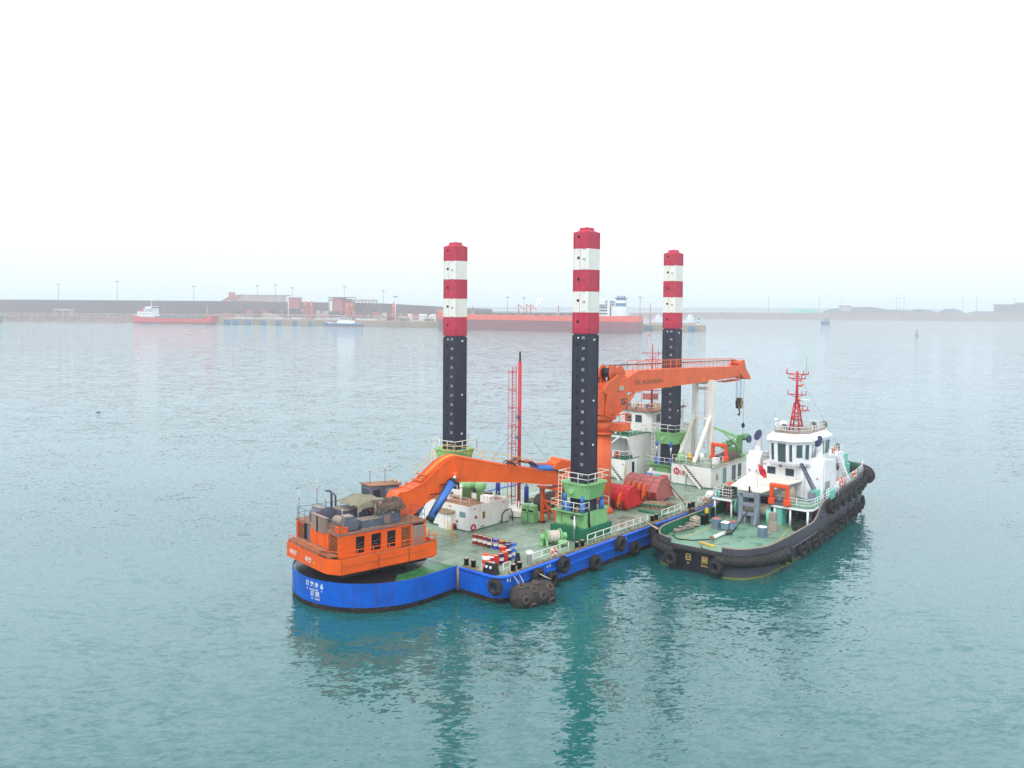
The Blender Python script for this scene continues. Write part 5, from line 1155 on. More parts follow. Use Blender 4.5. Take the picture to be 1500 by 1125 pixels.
g = G(); g.cyl((0, 0, 12.1), (0, 0, 12.6), 1.5, 28); g.slab([(-1.2, -1.25, 12.6), (1.4, -1.25, 12.6), (3.4, -1.25, 13.2), (3.4, -1.25, 13.35), (3.0, -1.25, 15.0), (-1.0, -1.25, 15.0)], (0, 2.5, 0)); g.slab([(-1.4, -1.15, 15.0), (3.2, -1.15, 15.0), (1.6, -1.15, 17.0), (-.6, -1.15, 16.2), (-1.4, -1.15, 15.6)], (0, .25, 0)); g.slab([(-1.4, .9, 15.0), (3.2, .9, 15.0), (1.6, .9, 17.0), (-.6, .9, 16.2), (-1.4, .9, 15.6)], (0, .25, 0)); g.box(-1.6, -1.0, 12.7, -1.2, 1.0, 15.3)
for k in (-.6, .5): g.bar((-1.3, k, 12.7), (1.6, -1.28, 13.0), .14, .14)
part(r, 'slewing_house', g, ['orange2'], bevel=.03)
g = G(); g.box(2.9, -1.3, 13.5, 3.05, -.6, 14.2, 0); g.box(1.9, -1.30, 13.55, 2.6, -1.24, 14.2, 0); part(r, 'cab_window', g, ['glassdark'])
g = G(); g.tube([(3.25, -1.2, 12.9), (3.25, -1.2, 14.9)], .12, 8); part(r, 'standpipe', g, ['greytan'])
g = G().rail([(-1.1, -1.65, 12.6), (3.2, -1.65, 13.2), (3.2, -1.3, 13.2)], 1.0, .9, .03); g.box(-1.2, -1.7, 12.55, 3.3, -1.25, 12.6); part(r, 'walkway', g, ['orange2'])
g = G(); g.box(1.4, -1.32, 15.15, 2.4, -1.16, 15.6); part(r, 'sign_plate', g, ['rope'])
for u, rr, w in ((1.1, .85, .6), (2.6, .75, .55)):
    g = G()
    for s in (-1, 1): g.cyl((u, s * w, 17.1), (u, s * (w + .14), 17.1), rr, 24, 0); g.bar((u, s * (w + .07), 16.0), (u, s * (w + .07), 17.1), .14, 1.0, 0, (1, 0, 0))
    g.cyl((u, -w, 17.1), (u, w, 17.1), rr * .62, 20, 1); part(r, 'hoist_drum', g, ['orange2', 'black'])
g = G(); g.cyl((3.7, -.5, 16.9), (3.7, .5, 16.9), .42, 16); g.box(3.2, -.6, 16.2, 4.3, .6, 16.6); part(r, 'hoist_motor', g, ['orange2'])
# main boom
BT = [(-.2, 15.9), (2.0, 16.1), (4.4, 16.45), (6.6, 17.05), (8.2, 17.02), (18, 16.7), (30, 16.25), (36.3, 16.05)]
BB = [(36.6, 14.9), (34.5, 14.75), (28.2, 14.55), (17.7, 14.62), (8.9, 14.65), (5.5, 14.6), (2.5, 15.0), (-.2, 15.1)]
g = G(); pf = BT + BB; n_ = len(pf); L_ = [V(u, -.75, z) for u, z in pf]; R2 = [V(u, .75, z) for u, z in pf]
g.add(L_, [tuple(reversed(range(n_)))]); g.add(R2, [tuple(range(n_))]); g.strip(R2, L_, 0, True)
g.box(4.9, -.78, 14.75, 4.96, .78, 16.5)
boom = part(r, 'boom', g, ['orange2'])
g = G()
for s in (-.85, .7): g.slab([(35.2, s, 15.2), (35.2, s, 16.0), (36.2, s, 16.9), (36.9, s, 16.9), (37.4, s, 15.7), (39.3, s, 14.2), (39.0, s, 13.95), (36.5, s, 14.4)], (0, .15, 0))
for u, z, rr in ((36.6, 16.4, .38), (37.0, 15.1, .45), (38.9, 14.25, .25)): g.cyl((u, -.6, z), (u, .6, z), rr, 16)
part(r, 'boom_head', g, ['orange2'], parent=boom)
g = G(); g.box(31.0, -.7, 14.05, 36.2, .7, 14.12); g.rail([(31.6, -.7, 14.1), (36, -.7, 14.1)], .5, .8, .04); g.rail([(31.6, .7, 14.1), (36, .7, 14.1)], .5, .8, .04); part(r, 'head_walkway', g, ['orange2'], parent=boom)
g = G()
for v in (-.72, .72): g.rail([(5.2, v, 16.7), (6.6, v, 17.05), (18, v, 16.7), (30, v, 16.25), (36.2, v, 16.05)], 1.05, 1.15, .03)
for u in (14.6, 16.2): g.box(u - .1, -.74, 16.8, u + .1, -.68, 17.9)
part(r, 'boom_railing', g, ['orange2'], parent=boom)
g = G().text('SWL 40t/25m 60t/20m', .72, (9.1, -.762, 15.6), (1, 0, -.02), (0, 0, 1)); part(r, 'load_lettering', g, ['mark'], parent=boom)
for v in (-.6, .6):
    g = G(); g.cyl((3.2, v, 13.2), (5.4, v, 14.3), .26, 14); g.cyl((5.4, v, 14.3), (6.4, v, 14.85), .16, 12); part(r, 'luffing_cylinder', g, ['orange2'])
g = G(); g.tube([(2.4, 0, 17.8), (36.6, 0, 16.8)], .03, 4); g.tube([(1.0, .2, 17.9), (36.4, .2, 16.85)], .03, 4); part(r, 'hoist_rope', g, ['black'])
g = G()
for u, v in ((37.0, -.25), (37.0, .35), (37.5, -.25), (37.5, .35)): g.tube([(u, v, 15.0), (37.1 + (u - 37.25) * .8, v * .9, 11.3)], .03, 4)
part(r, 'hoist_rope', g, ['steelblue'])
g = G(); g.slab([(36.9, -.35, 11.4), (37.6, -.35, 11.4), (37.85, -.35, 10.7), (37.6, -.35, 9.9), (37.0, -.35, 9.9), (36.75, -.35, 10.7)], (0, .7, 0), 0)
for k in range(4):
    z = 10.05 + k * .34; g.slab([(36.95, -.37, z), (37.15, -.37, z), (37.7, -.37, z + .34), (37.5, -.37, z + .34)], (0, .02, 0), 1)
    g.slab([(36.80, -.30 + k * .15, z), (36.80, -.18 + k * .15, z), (36.80, -.18 + k * .15, z + .2), (36.80, -.30 + k * .15, z + .2)], (.02, 0, 0), 1)
g.tube([(37.3, 0, 9.9), (37.3, 0, 9.6), (37.55, 0, 9.4), (37.6, 0, 9.1), (37.35, 0, 8.9), (37.05, 0, 9.0), (37.0, 0, 9.2)], .1, 8, 0)
part(r, 'hook_block', g, ['black', 'yellow'], bevel=.03)
g = G(); g.tube([(38.9, 0, 14.2), (38.9, 0, 7.6)], .022, 4); g.ball((38.9, 0, 7.3), .25, 0, 10, 8, (1, 1, 1.6)); g.tube([(38.9, 0, 7.0), (38.9, 0, 5.8)], .02, 4); part(r, 'auxiliary_hook', g, ['black'])
# ------------------------------------------------------------------ the tug
TD, UP = 1.5, 3.7
TG = root('tugboat', 'dark hulled tug with white wheelhouse moored alongside the blue barge', 'tug', FT, (18, 0, 0))
PT = [(0, 2.9), (.7, 4.3), (2.2, 5.2), (4.2, 5.7), (9, 5.8), (14, 5.75), (20, 5.5), (26, 5.2), (31, 4.8), (35, 4.0), (37.6, 2.8), (39.3, 1.3)]
SB = [(0, -2.6), (.6, -4.1), (1.9, -5.0), (3.9, -5.6), (9, -5.6), (14, -5.45), (20, -5.05), (26, -4.7), (31, -4.4), (35, -3.95), (38.0, -2.9), (39.5, -1.1)]
def dens(P, n=5):
    out = []
    for i in range(len(P) - 1):
        p0, p1, p2, p3 = P[max(i - 1, 0)], P[i], P[i + 1], P[min(i + 2, len(P) - 1)]
        for k in range(n):
            t_ = k / n
            out.append(tuple(.5 * ((2 * p1[j]) + (-p0[j] + p2[j]) * t_ + (2 * p0[j] - 5 * p1[j] + 4 * p2[j] - p3[j]) * t_ ** 2 + (-p0[j] + 3 * p1[j] - 3 * p2[j] + p3[j]) * t_ ** 3) for j in range(2)))
    return out + [P[-1]]
SBd, PTd = dens(SB), dens(PT)
OUT = [(u, v) for u, v in SBd] + [(39.7, .1)] + [(u, v) for u, v in reversed(PTd)]      # from stern starboard round the bow to stern port
def sheer(u):
    if u < 15.2: return 2.45
    if u < 18.6: t_ = (u - 15.2) / 3.4; return 2.45 + (4.0 - 2.45) * (t_ * t_ * (3 - 2 * t_))
    return 4.0 + .9 * ((u - 18.6) / 20.4) ** 1.5
def scale(p, z):
    u, v = p; f = max(0, (u - 24) / 15); k = 0 if z > 2 else (2 - z) / 3
    return V(u - f * f * 2.5 * k, .1 + (v - .1) * (1 - .22 * f * k - .03 * k), z)
N = len(OUT)
lv = [-1.2, WZ, WZ + .14, 1.2]
g = G(); rg = [[scale(p, z) for p in OUT] for z in lv] + [[V(p[0], p[1], 2.4) for p in OUT], [V(p[0], p[1], max(2.4001, sheer(p[0]))) for p in OUT]]
for k in range(5): g.strip(rg[k + 1], rg[k], 1 if k == 1 else 0, False, True)
# transom (between the stern ends) lower, with a gap in the bulwark
s0, s1 = OUT[0], OUT[-1]
tr = [V(s0[0] * .0, s0[1] + (s1[1] - s0[1]) * i / 6, 0) for i in range(7)]
for za, zb_, m in ((-1.2, WZ, 2), (WZ, -.1, 2), (-.1, 1.75, 2)):
    g.strip([V(p.x, p.y, za) for p in tr], [V(p.x, p.y, zb_) for p in tr], m)
hull = part(TG, 'hull', g, ['tughull', 'bootline', 'tughullblack'])
hull.data.materials[0] = M['tughull']
g = G(); th = .14
def inn(p): 
    u, v = p; return (u + (th if u < 1 else -th * max(0, (u - 36) / 3)), v - th * (1 if v > .1 else -1) * (1 if abs(v) > 1 else 0))
ins = [V(*inn(p), max(2.4001, sheer(p[0]))) for p in OUT]; inb = [V(*inn(p), TD) for p in OUT]
g.strip(ins, rg[5], 0); g.strip(inb, ins, 1)
for i in range(4, N - 4, 3):
    a, b_ = inb[i], ins[i]; 
    if a.x < 16 : c = V(a.x, .1, a.z); d = (c - a).normalized() * .3; g.add([a, b_, a + d], [(0, 1, 2), (2, 1, 0)], 1)
for e in (0, N - 1): g.add([rg[3][e], rg[5][e], ins[e], inb[e]], [(0, 1, 2, 3), (3, 2, 1, 0)], 0)
part(TG, 'bulwark', g, ['tughull', 'dgreen'])
g = G().tube([V(p[0], p[1] - (.05 if p[1] > 0 else -.05), sheer(p[0]) + .02) for p in OUT if p[0] < 19 and p[1] < 0], .09, 6); g.tube([V(p[0], p[1] - .05, sheer(p[0]) + .02) for p in OUT if p[0] < 19 and p[1] > 0], .09, 6); part(TG, 'bulwark_cap', g, ['greytan'])
g = G(); dk = [inb[i] for i in range(N) if OUT[i][0] < 21]; g.add(dk[::-1], [tuple(range(len(dk)))]); g.add([V(*inn(p), UP - .02) for p in OUT if p[0] > 18.4][::-1], [tuple(range(sum(1 for p in OUT if p[0] > 18.4)))])
part(TG, 'deck', g, ['tugdeck'])
g = G()
for a, b_ in (((1.0, -3.2), (8.8, -4.2)), ((8.8, -4.2), (14.5, -3.0)), ((14.5, -3.0), (15.2, -1.5)), ((3.2, 3.6), (12, 3.4)), ((12, 3.4), (14.5, 3.6))): g.bar((*a, TD + .004), (*b_, TD + .004), .08, .006)
part(TG, 'deck_line', g, ['yellow'])
# rubbing strakes
for lo_, hi_, z, rr in ((17.2, 36.5, 2.55, .11), (3.0, 17.5, 1.25, .10)):
    for sgn in (-1, 1):
        g = G().tube([V(p[0], p[1] + sgn * .04, z + (p[0] - 17) * .012) for p in OUT if lo_ < p[0] < hi_ and p[1] * sgn > 0], rr, 6); part(TG, 'rubbing_strake', g, ['tughull'])
g = G()
for u in (21, 24.5, 28, 31.5): 
    v = min((p for p in OUT if p[1] < 0), key=lambda p: abs(p[0] - u))[1]; g.box(u, v - .02, 1.2, u + .06, v + .1, 2.6)
part(TG, 'hull_frames', g, ['tughull'])
# stern fender roll with gap for the name board
SF = [V(p[0] - .05, p[1] + (.25 if p[1] > 0 else -.25), 1.25 + (0.1 if p[0] < 3 else 0)) for p in OUT]
for sel in ([p for p in SF if p.x < 7.5 and p.y < 0], [p for p in SF if p.x < 4.5 and p.y > 0]):
    g = G(); sel = sorted(sel, key=lambda p: (p.x, abs(p.y))); e = sel[0]; sel = [V(-.35, e.y * .72, 1.3)] + [V(-.25, e.y * .88, 1.3)] + sel
    g.tube(sel, .52, 14, 0)
    for i in range(1, len(sel) - 1): 
        d = (sel[i + 1] - sel[i - 1]).normalized(); g.torus(sel[i], d, .53, .03, 16, 5, 1)
    part(TG, 'fender_roll', g, ['rubber', 'black'])
g = G().tube([(-.05, -2.6, 1.75), (-.2, -1.6, 1.8), (-.2, 1.6, 1.8), (-.05, 2.9, 1.75)], .3, 12); part(TG, 'stern_roller', g, ['rubber'])
g = G()
for s, v in (('日', .85), ('照', -.85)): g.text(s, .72, (-.012, v, .95), (0, -1, 0), (0, 0, 1))
for s, v in (('RI', .85), ('ZHAO', -.85)): g.text(s, .26, (-.012, v, .42), (0, -1, 0), (0, 0, 1))
for a in ((-.012, -1.7, 1.4, -.004, 1.7, 1.43), (-.012, 1.67, .6, -.004, 1.7, 1.4), (-.012, -1.7, .6, -.004, -1.67, 1.4)): g.box(*a, 1)
part(TG, 'name_lettering', g, ['gold', 'tughull'])
# bow fender
BF = [V(p[0] + .45 * max(0, (p[0] - 34) / 5), p[1] * 1.10, 3.95) for p in OUT if p[0] > 35.6]
g = G().tube(BF, .84, 16, 0)
for i in range(1, len(BF) - 1, 1): g.torus(BF[i], (BF[min(i + 1, len(BF) - 1)] - BF[i - 1]), .80, .11, 18, 6, 1)
part(TG, 'bow_fender', g, ['rubber', 'black'])
# tyres along the tug
TU_L = [(5.9, -6.0, 1.0), (7.3, -6.0, .9), (10.6, -5.95, .62), (12.4, -5.9, .62), (14.2, -5.8, .62), (16.0, -5.7, .62), (17.8, -5.6, .62), (19.6, -5.5, .62), (21.4, -5.35, .66), (23.4, -5.25, .7), (25.6, -5.1, .7), (27.8, -4.95, .74), (30.0, -4.75, .78), (32.4, -4.45, .82), (34.4, -4.1, .85), (36.2, -3.6, .9)]
TU_U = [(20.0, -5.5, 3.15), (22.2, -5.35, 3.2), (24.4, -5.25, 3.25), (26.6, -5.1, 3.3), (28.8, -4.95, 3.35), (31.0, -4.75, 3.42), (33.0, -4.5, 3.5), (34.8, -4.15, 3.55)]
pl = None
for k, (rows, grp, nm) in enumerate(((TU_L, 'tyres low along the tug side', 'low'), (TU_U, 'tyres high along the tug bow', 'high'))):
    for i, (u, v, z) in enumerate(rows):
        n_ = len(rows)
        od = ('first', 'second', 'third', 'fourth', 'fifth', 'sixth', 'seventh', 'eighth', 'ninth', 'tenth', 'eleventh', 'twelfth', 'thirteenth', 'fourteenth', 'fifteenth', 'sixteenth')[i]
        if k == 0:
            l = ('black tyre at the tug quarter, first of the low row from the stern', 'black tyre touching the quarter tyre at the stern end of the low row')[i] if i < 2 else od + ' tyre from the stern in the low row along the tug side'
            if i == n_ - 1: l = 'last tyre of the low row, under the tug bow'
        else: l = od + ' tyre from the bulwark step in the high row below the white tug railing' if 0 < i < n_ - 1 else ('first tyre of the high row, beside the bulwark step' if i == 0 else 'last tyre of the high row, next to the bow fender')
        g = None
        if pl is None: pl = single('tyre_fender', l, 'tyre', tyre_mesh(.40, .19, 1.3), ['rubber'], W, (0, 0, 0), grp); o = pl
        else: o = dup(pl)
        s = 1.0 if k == 0 else 1.15
        if i < 2 and k == 0: s = 1.15
        o.location = FT.w((u, v, z)); o.rotation_euler = (R_(random.uniform(-8, 8)), R_(random.uniform(0, 90)), FT.a + R_(2 + 14 * max(0, (u - 29) / 8) + random.uniform(-14, 14))); o.scale = (s, s * 1.1, s); o['label'] = l; o['group'] = grp
for u, v, l in ((-.95, 2.2, 'pale rimmed tyre on the tug stern left of the name'), (-.9, -2.35, 'pale rimmed tyre on the tug stern right of the name')):
    o = dup(pl, l); o.location = FT.w((u, v, .85)); o.rotation_euler = (0, 0, FT.a + R_(90)); o.scale = (1.15, 1.1, 1.15); o['group'] = 'tyres on the tug stern'
o = dup(pl, 'tyre wedged between tug quarter and barge side'); o.location = FT.w((3.0, 6.15, 1.6)); o.rotation_euler = (0, 0, FT.a + R_(20)); o['group'] = 'tyres on the tug stern'
o = dup(pl, 'tyre lying flat on the tug deck under the starboard platform'); o.location = FT.w((14.6, -4.1, TD + .22)); o.rotation_euler = (R_(90), 0, 0); o['group'] = 'tyres on the tug stern'
# lower house and platforms
g = G(); g.box(19.3, -3.6, TD, 33.2, 3.8, UP - .06, 0); g.box(19.0, -3.4, UP - .06, 20.9, 3.7, UP, 0)
g.box(19.8, -2.4, UP, 32.5, 2.2, 7.3, 0); g.box(19.78, -2.42, UP, 32.52, 2.22, UP + .08, 1)
g.slab([(31.0, -2.2, UP), (33.6, -2.2, UP), (33.6, -2.2, 6.2), (31.0, -2.2, 7.3)], (0, 4.8, 0), 0)
house = part(TG, 'deckhouse', g, ['white2', 'mint'], bevel=.04)
for v in (.75, -1.35):
    g = G(); g.box(19.77, v, 5.95, 19.82, v + .95, 6.75); part(TG, 'window', g, ['glassdark'], parent=house)
g = G(); g.box(19.76, -.3, UP + .05, 19.82, .6, 6.6); part(TG, 'door', g, ['white'], parent=house)
g = G(); g.torus((19.75, .15, 7.0), (1, 0, 0), .13, .04, 14, 6); part(TG, 'bell', g, ['black'], parent=house)
g = G(); g.box(19.79, -2.1, 6.9, 19.81, -1.95, 7.15); g.box(19.79, 1.9, 6.85, 19.81, 2.05, 7.1); g.box(19.79, -2.0, 5.4, 19.81, -1.85, 5.6); part(TG, 'red_mark', g, ['red'], parent=house)
# funnels casings either side
for s, v0, v1 in ((-1, -4.3, -2.4), (1, 2.8, 4.4)):
    g = G(); g.slab([(20.2, v0, UP), (24.6, v0, UP), (24.2, v0, 7.6), (21.0, v0, 8.1), (20.4, v0, 7.4)], (0, v1 - v0, 0), 0); cs = part(TG, 'funnel_casing', g, ['white2'], bevel=.06)
    vc = (v0 + v1) / 2
    g = G()
    def cut(rr, uc, zc_, k): return [V(uc + rr * math.cos(2 * PI * i / 20), vc + rr * math.sin(2 * PI * i / 20), zc_ + k * rr * math.cos(2 * PI * i / 20)) for i in range(20)]
    b0, b1, b2 = cut(.42, 21.7, 7.7, 0), cut(.42, 21.7, 8.7, .2), cut(.44, 21.45, 9.85, 1.3)
    g.strip(b0, b1, 0, True, True); g.strip(b1, b2, 0, True, True); b3 = cut(.40, 21.45, 9.83, 1.3); g.strip(b2, b3, 1, True); g.add(b3, [tuple(range(20))], 1)
    g.cyl((22.4, vc + .2, 7.8), (22.4, vc + .2, 9.4), .14, 10, 0); g.cone((22.4, vc + .2, 9.4), (22.1, vc + .2, 9.8), .14, .14, 10, 1); part(TG, 'exhaust_stack', g, ['white2', 'funnel'], parent=cs)
    g = G(); g.box(20.18, vc - .5, 5.9, 20.22, vc - .35, 6.05); g.box(20.18, vc + .3, 5.9, 20.22, vc + .45, 6.05); part(TG, 'red_mark', g, ['red'], parent=cs)
# wheelhouse
WP = [(18.6, -1.75), (20.3, -3.0), (25.6, -3.05), (27.2, -1.8), (27.2, 2.2), (25.6, 3.4), (20.3, 3.35), (18.6, 1.0)]
WP = [(18.7, -1.75), (20.2, -2.95), (25.8, -3.0), (27.3, -1.8), (27.3, .6), (25.8, 1.65), (20.2, 1.65), (18.7, .95)]
def wpoly(k, z, cu=23, cv=-.65): return [V(cu + (u - cu) * k, cv + (v - cv) * k, z) for u, v in WP]
g = G(); g.strip(wpoly(.96, 7.3), wpoly(1.0, 7.5), 0, True); g.strip(wpoly(1.0, 7.5), wpoly(1.03, 9.85), 0, True); g.add(wpoly(1, 7.3), [tuple(range(8))])
wh = part(TG, 'wheelhouse', g, ['white2'])
g = G(); g.strip(wpoly(1.03, 9.85), wpoly(1.12, 9.95), 0, True); g.strip(wpoly(1.12, 9.95), wpoly(1.10, 10.15), 0, True); g.strip(wpoly(1.10, 10.15), wpoly(.86, 10.65), 0, True); g.add(wpoly(.86, 10.65), [tuple(range(8))], 1)
part(TG, 'wheelhouse_roof', g, ['white2', 'greytan'], parent=wh)
def wwin(i, a, b_, z0, z1, deep=.02):
    p, q = V(*WP[i], 0), V(*WP[(i + 1) % 8], 0); d = q - p; nrm = V(d.y, -d.x, 0).normalized()
    ks = lambda z: 1.0 + .03 * (z - 7.5) / 2.35
    def pt(t_, z): 
        c = V(23, -.65, 0); w = p + d * t_; w = c + (w - c) * ks(z); w.z = z; return w + nrm * deep
    g = G(); vs = [pt(a, z0), pt(b_, z0), pt(b_, z1), pt(a, z1)]; g.slab(vs, nrm * -.04); part(TG, 'window', g, ['glass'], parent=wh)
    g = G(); f = [pt(a - .0, z0), pt(b_, z0), pt(b_, z1), pt(a, z1)]; g.tube([v + nrm * .01 for v in f], .045, 4, closed=True); part(TG, 'window_frame', g, ['white2'], parent=wh)
wwin(7, .06, .20, 7.75, 9.6); wwin(7, .33, .68, 7.6, 9.65); wwin(7, .80, .94, 7.75, 9.6)
wwin(0, .12, .52, 8.2, 9.6); wwin(0, .66, .92, 8.0, 9.6)
for a, b_ in ((.05, .12), (.17, .29), (.36, .5), (.56, .68), (.74, .95)): wwin(1, a, b_, 8.1, 9.6)
wwin(2, .1, .9, 8.1, 9.6); wwin(6, .3, .8, 8.1, 9.6); wwin(6, .02, .22, 8.1, 9.6); wwin(5, .1, .9, 8.1, 9.6)
for a in (.05, .3, .55, .8): wwin(3, a, a + .17, 8.1, 9.6)
g = G().rail([V(v.x, v.y, 10.65) for v in wpoly(.84, 10.65)], .75, 1.0, .028, closed=True); part(TG, 'roof_railing', g, ['white2'], parent=wh)
g = G(); g.tube([(20.0, .9, 10.65), (20.0, .9, 11.9)], .05, 6); g.ball((20.0, .9, 12.0), .22, 0, 12, 8, (1, 1, .8)); g.ball((22.4, 1.0, 11.2), .55, 0, 16, 10, (1, 1, .8)); g.cyl((22.4, 1.0, 10.65), (22.4, 1.0, 11.1), .2, 10); part(TG, 'radome', g, ['white2'], parent=wh)
for u, v, z in ((21.0, .3, 11.1), (23.6, -2.0, 11.3), (26.4, -2.2, 11.1), (32.5, -1.6, 7.6)):
    g = G(); g.cone((u, v, z), (u - .45, v - .1, z + .05), .28, .42, 16, 0); g.cyl((u - .44, v - .1, z + .05), (u - .46, v - .1, z + .05), .38, 16, 1); g.tube([(u, v, z - .7), (u, v, z)], .06, 6, 0); part(TG, 'searchlight', g, ['rope', 'grey'])
# red mast
mu, mv = 22.4, -.45
g = G()
for a, b_ in ((-.55, -.55), (-.55, .55), (.55, -.55), (.55, .55)): g.tube([(mu + a, mv + b_, 10.65), (mu + a * .35, mv + b_ * .35, 13.8)], .085, 6)
for z in (11.2, 11.9, 12.6, 13.3):
    k = 1 - .65 * (z - 10.65) / 3.15; s = .55 * k; c = [(mu - s, mv - s, z), (mu + s, mv - s, z), (mu + s, mv + s, z), (mu - s, mv + s, z)]; g.tube(c, .05, 5, closed=True); g.tube([c[0], (mu + s * .8, mv - s * .8, z + .8)], .04, 5); g.tube([c[3], (mu - s * .8, mv - s * .8, z + .8)], .04, 5)
g.tube([(mu, mv, 13.6), (mu, mv, 17.3)], [.19, .13], 8)
g.box(mu - .9, mv - .3, 12.2, mu - .4, mv + .3, 12.35); g.box(mu + .1, mv - .9, 13.4, mu + .5, mv - .1, 13.5)
mast = part(TG, 'mast', g, ['mastred'])
g = G()
for z, w in ((17.0, 1.2), (16.5, .9), (14.7, 1.0), (13.0, 1.2)):
    c = V(mu, mv, z); d = V(.15, -1, 0).normalized()
    if z == 13.0: g.tube([c, c + d * w * 1.2], .06, 6); g.tube([c + d * w, c + V(0, 0, -.5)], .04, 5)
    else: g.tube([c - d * w, c + d * w], .06, 6); g.tube([c - d * w * .8, c + V(0, 0, -.35)], .04, 5); g.tube([c + d * w * .8, c + V(0, 0, -.35)], .04, 5)
    for k in (-w, w * .55, w): 
        if z != 13.0 or k > 0: g.tube([c + d * k, c + d * k + V(0, 0, .45)], .045, 5)
for z in (13.9, 15.6): g.bar((mu, mv, z), (mu - .1, mv - .8, z + .3), .08, .12)
part(TG, 'yard', g, ['mastred'], parent=mast)
g = G(); g.tube([(mu, mv - 1.0, 17), (mu, mv - 1.05, 18.9)], .02, 4); g.tube([(mu, mv + 1.15, 17), (mu, mv + 1.15, 17.7)], .03, 5); part(TG, 'whip_aerial', g, ['mastred'], parent=mast)
g = G(); g.box(mu - .6, mv - .8, 14.2, mu - .45, mv - 1.7, 14.3); g.cyl((mu - .35, mv - .8, 14.0), (mu - .35, mv - .8, 14.2), .15, 10); part(TG, 'radar', g, ['white2'], parent=mast)
for u, v, z in ((mu - .5, mv - .4, 14.1), (mu - .1, mv - .5, 15.6), (mu - .4, mv - .6, 12.9), (mu - .3, mv - .5, 16.2)): g = G().cyl((u, v, z), (u, v, z + .25), .12, 8); part(TG, 'signal_lamp', g, ['lifered'], parent=mast)
# canopy over the towing winch
g = G(); cp = [(14.0, 2.7, 5.0), (13.6, -.5, 5.0), (20.9, -.9, 5.75), (21.0, 3.4, 5.75)]
g.slab([V(*p) for p in [(13.9, 2.5, 4.95), (13.7, -.3, 4.95), (19.7, -2.3, 5.55), (19.7, 3.4, 5.55)]], (0, 0, .1))
part(TG, 'canopy', g, ['cream'])
g = G(); g.slab([V(14.2, 3.4, 5.15), V(13.95, 1.2, 5.05), V(17, 1.0, 5.3), V(19.6, 3.6, 5.75)], (0, 0, .08)); part(TG, 'canopy', g, ['spudwhite'])
# platforms port and starboard with posts and rails
for nm, poly, posts, rl in (('starboard', [(14.9, -.9), (14.9, -4.6), (15.6, -5.1), (19.8, -5.0), (19.8, -.9)], ((15.1, -1.2), (15.1, -2.9), (15.2, -4.7)), [(14.95, -2.6), (14.95, -4.6), (15.6, -5.0), (19.6, -4.95), (24.0, -4.8)]),
                            ('port', [(14.1, 5.5), (14.1, 3.2), (19.6, 3.4), (19.6, 5.4)], ((14.4, 5.3), (14.5, 3.4)), [(19.0, 5.4), (14.2, 5.4), (14.2, 3.3), (15.4, 3.3)])):
    g = G(); g.prism(poly if nm == 'port' else poly, UP - .28, UP - .05, 0); g.prism([(18.9 + (u - 18.9) * .985, v) for u, v in poly], UP - .05, UP + .0, 1); part(TG, 'platform', g, ['white2', 'tugdeck'], bevel=.02)
    for u, v in posts: g = G().tube([(u, v, TD), (u, v, UP - .28)], .11, 8); part(TG, 'post', g, ['white2'])
    g = G().rail([(u, v, UP) for u, v in rl], .95, .85, .035, (.33, .66)); part(TG, 'railing', g, ['white2'])
for sgn in (-1, 1):
    pts = [V(p[0], p[1] - sgn * .15, sheer(p[0])) for p in OUT if 19.2 < p[0] < 37.0 and p[1] * sgn > 0]
    pts = sorted(pts, key=lambda p: p.x)[::2]
    g = G().rail(pts, .95, .8, .036, (.33, .66)); part(TG, 'railing', g, ['white2'])
for v, w in ((4.5, .8), (-2.2, .9)):
    g = G().stair((16.6, v, TD), (18.6, v, UP - .1), w, (0, 1, 0), 8, 0, 0); part(TG, 'stair', g, ['grey'])
g = G(); g.box(19.27, -3.3, TD, 19.31, -1.2, UP - .3, 0); g.box(19.27, 1.0, TD, 19.31, 3.5, UP - .3, 0); part(TG, 'doorway', g, ['dark'])
g = G(); g.box(18.3, -4.7, TD + .9, 19.1, -4.2, UP - .35); part(TG, 'locker', g, ['red'], bevel=.04)
g = G(); g.box(17.2, 4.7, TD, 18.0, 5.3, TD + 1.1); part(TG, 'locker', g, ['red'], bevel=.04)
# cage with lockers on the port platform
g = G(); g.box(14.6, 3.5, UP, 16.1, 4.4, UP + 1.35, 0)
for k in range(3): g.box(14.57, 3.6 + k * .27, UP + .1, 14.6, 3.78 + k * .27, UP + 1.2, 1)
for k in range(4): g.box(14.7 + k * .36, 3.47, UP + .1, 14.95 + k * .36, 3.5, UP + 1.2, 1)
g.box(14.55, 3.45, UP + 1.35, 16.15, 4.45, UP + 1.42, 0)
part(TG, 'crate', g, ['rope', 'dark'])
g = G(); g.torus((15.2, 3.9, UP + 1.5), (0, 0, 1), .3, .09, 18, 8, 0); part(TG, 'life_ring', g, ['lifered'])
g = G(); g.cyl((14.8, 4.6, UP + .45), (14.8, 5.1, UP + .45), .45, 18); part(TG, 'hose_reel', g, ['black'])
g = G(); g.cyl((14.3, 4.8, UP), (14.3, 4.8, UP + .8), .16, 12); part(TG, 'capstan', g, ['mint'])
for u, v, z0, z1, w in ((20.3, 4.6, 3.8, 5.0, .8), (21.0, -4.7, UP, 4.7, .6)): g = G().box(u, v - w / 2, z0, u + 1.4, v + w / 2, z1); part(TG, 'mint_locker', g, ['mint'], bevel=.05)
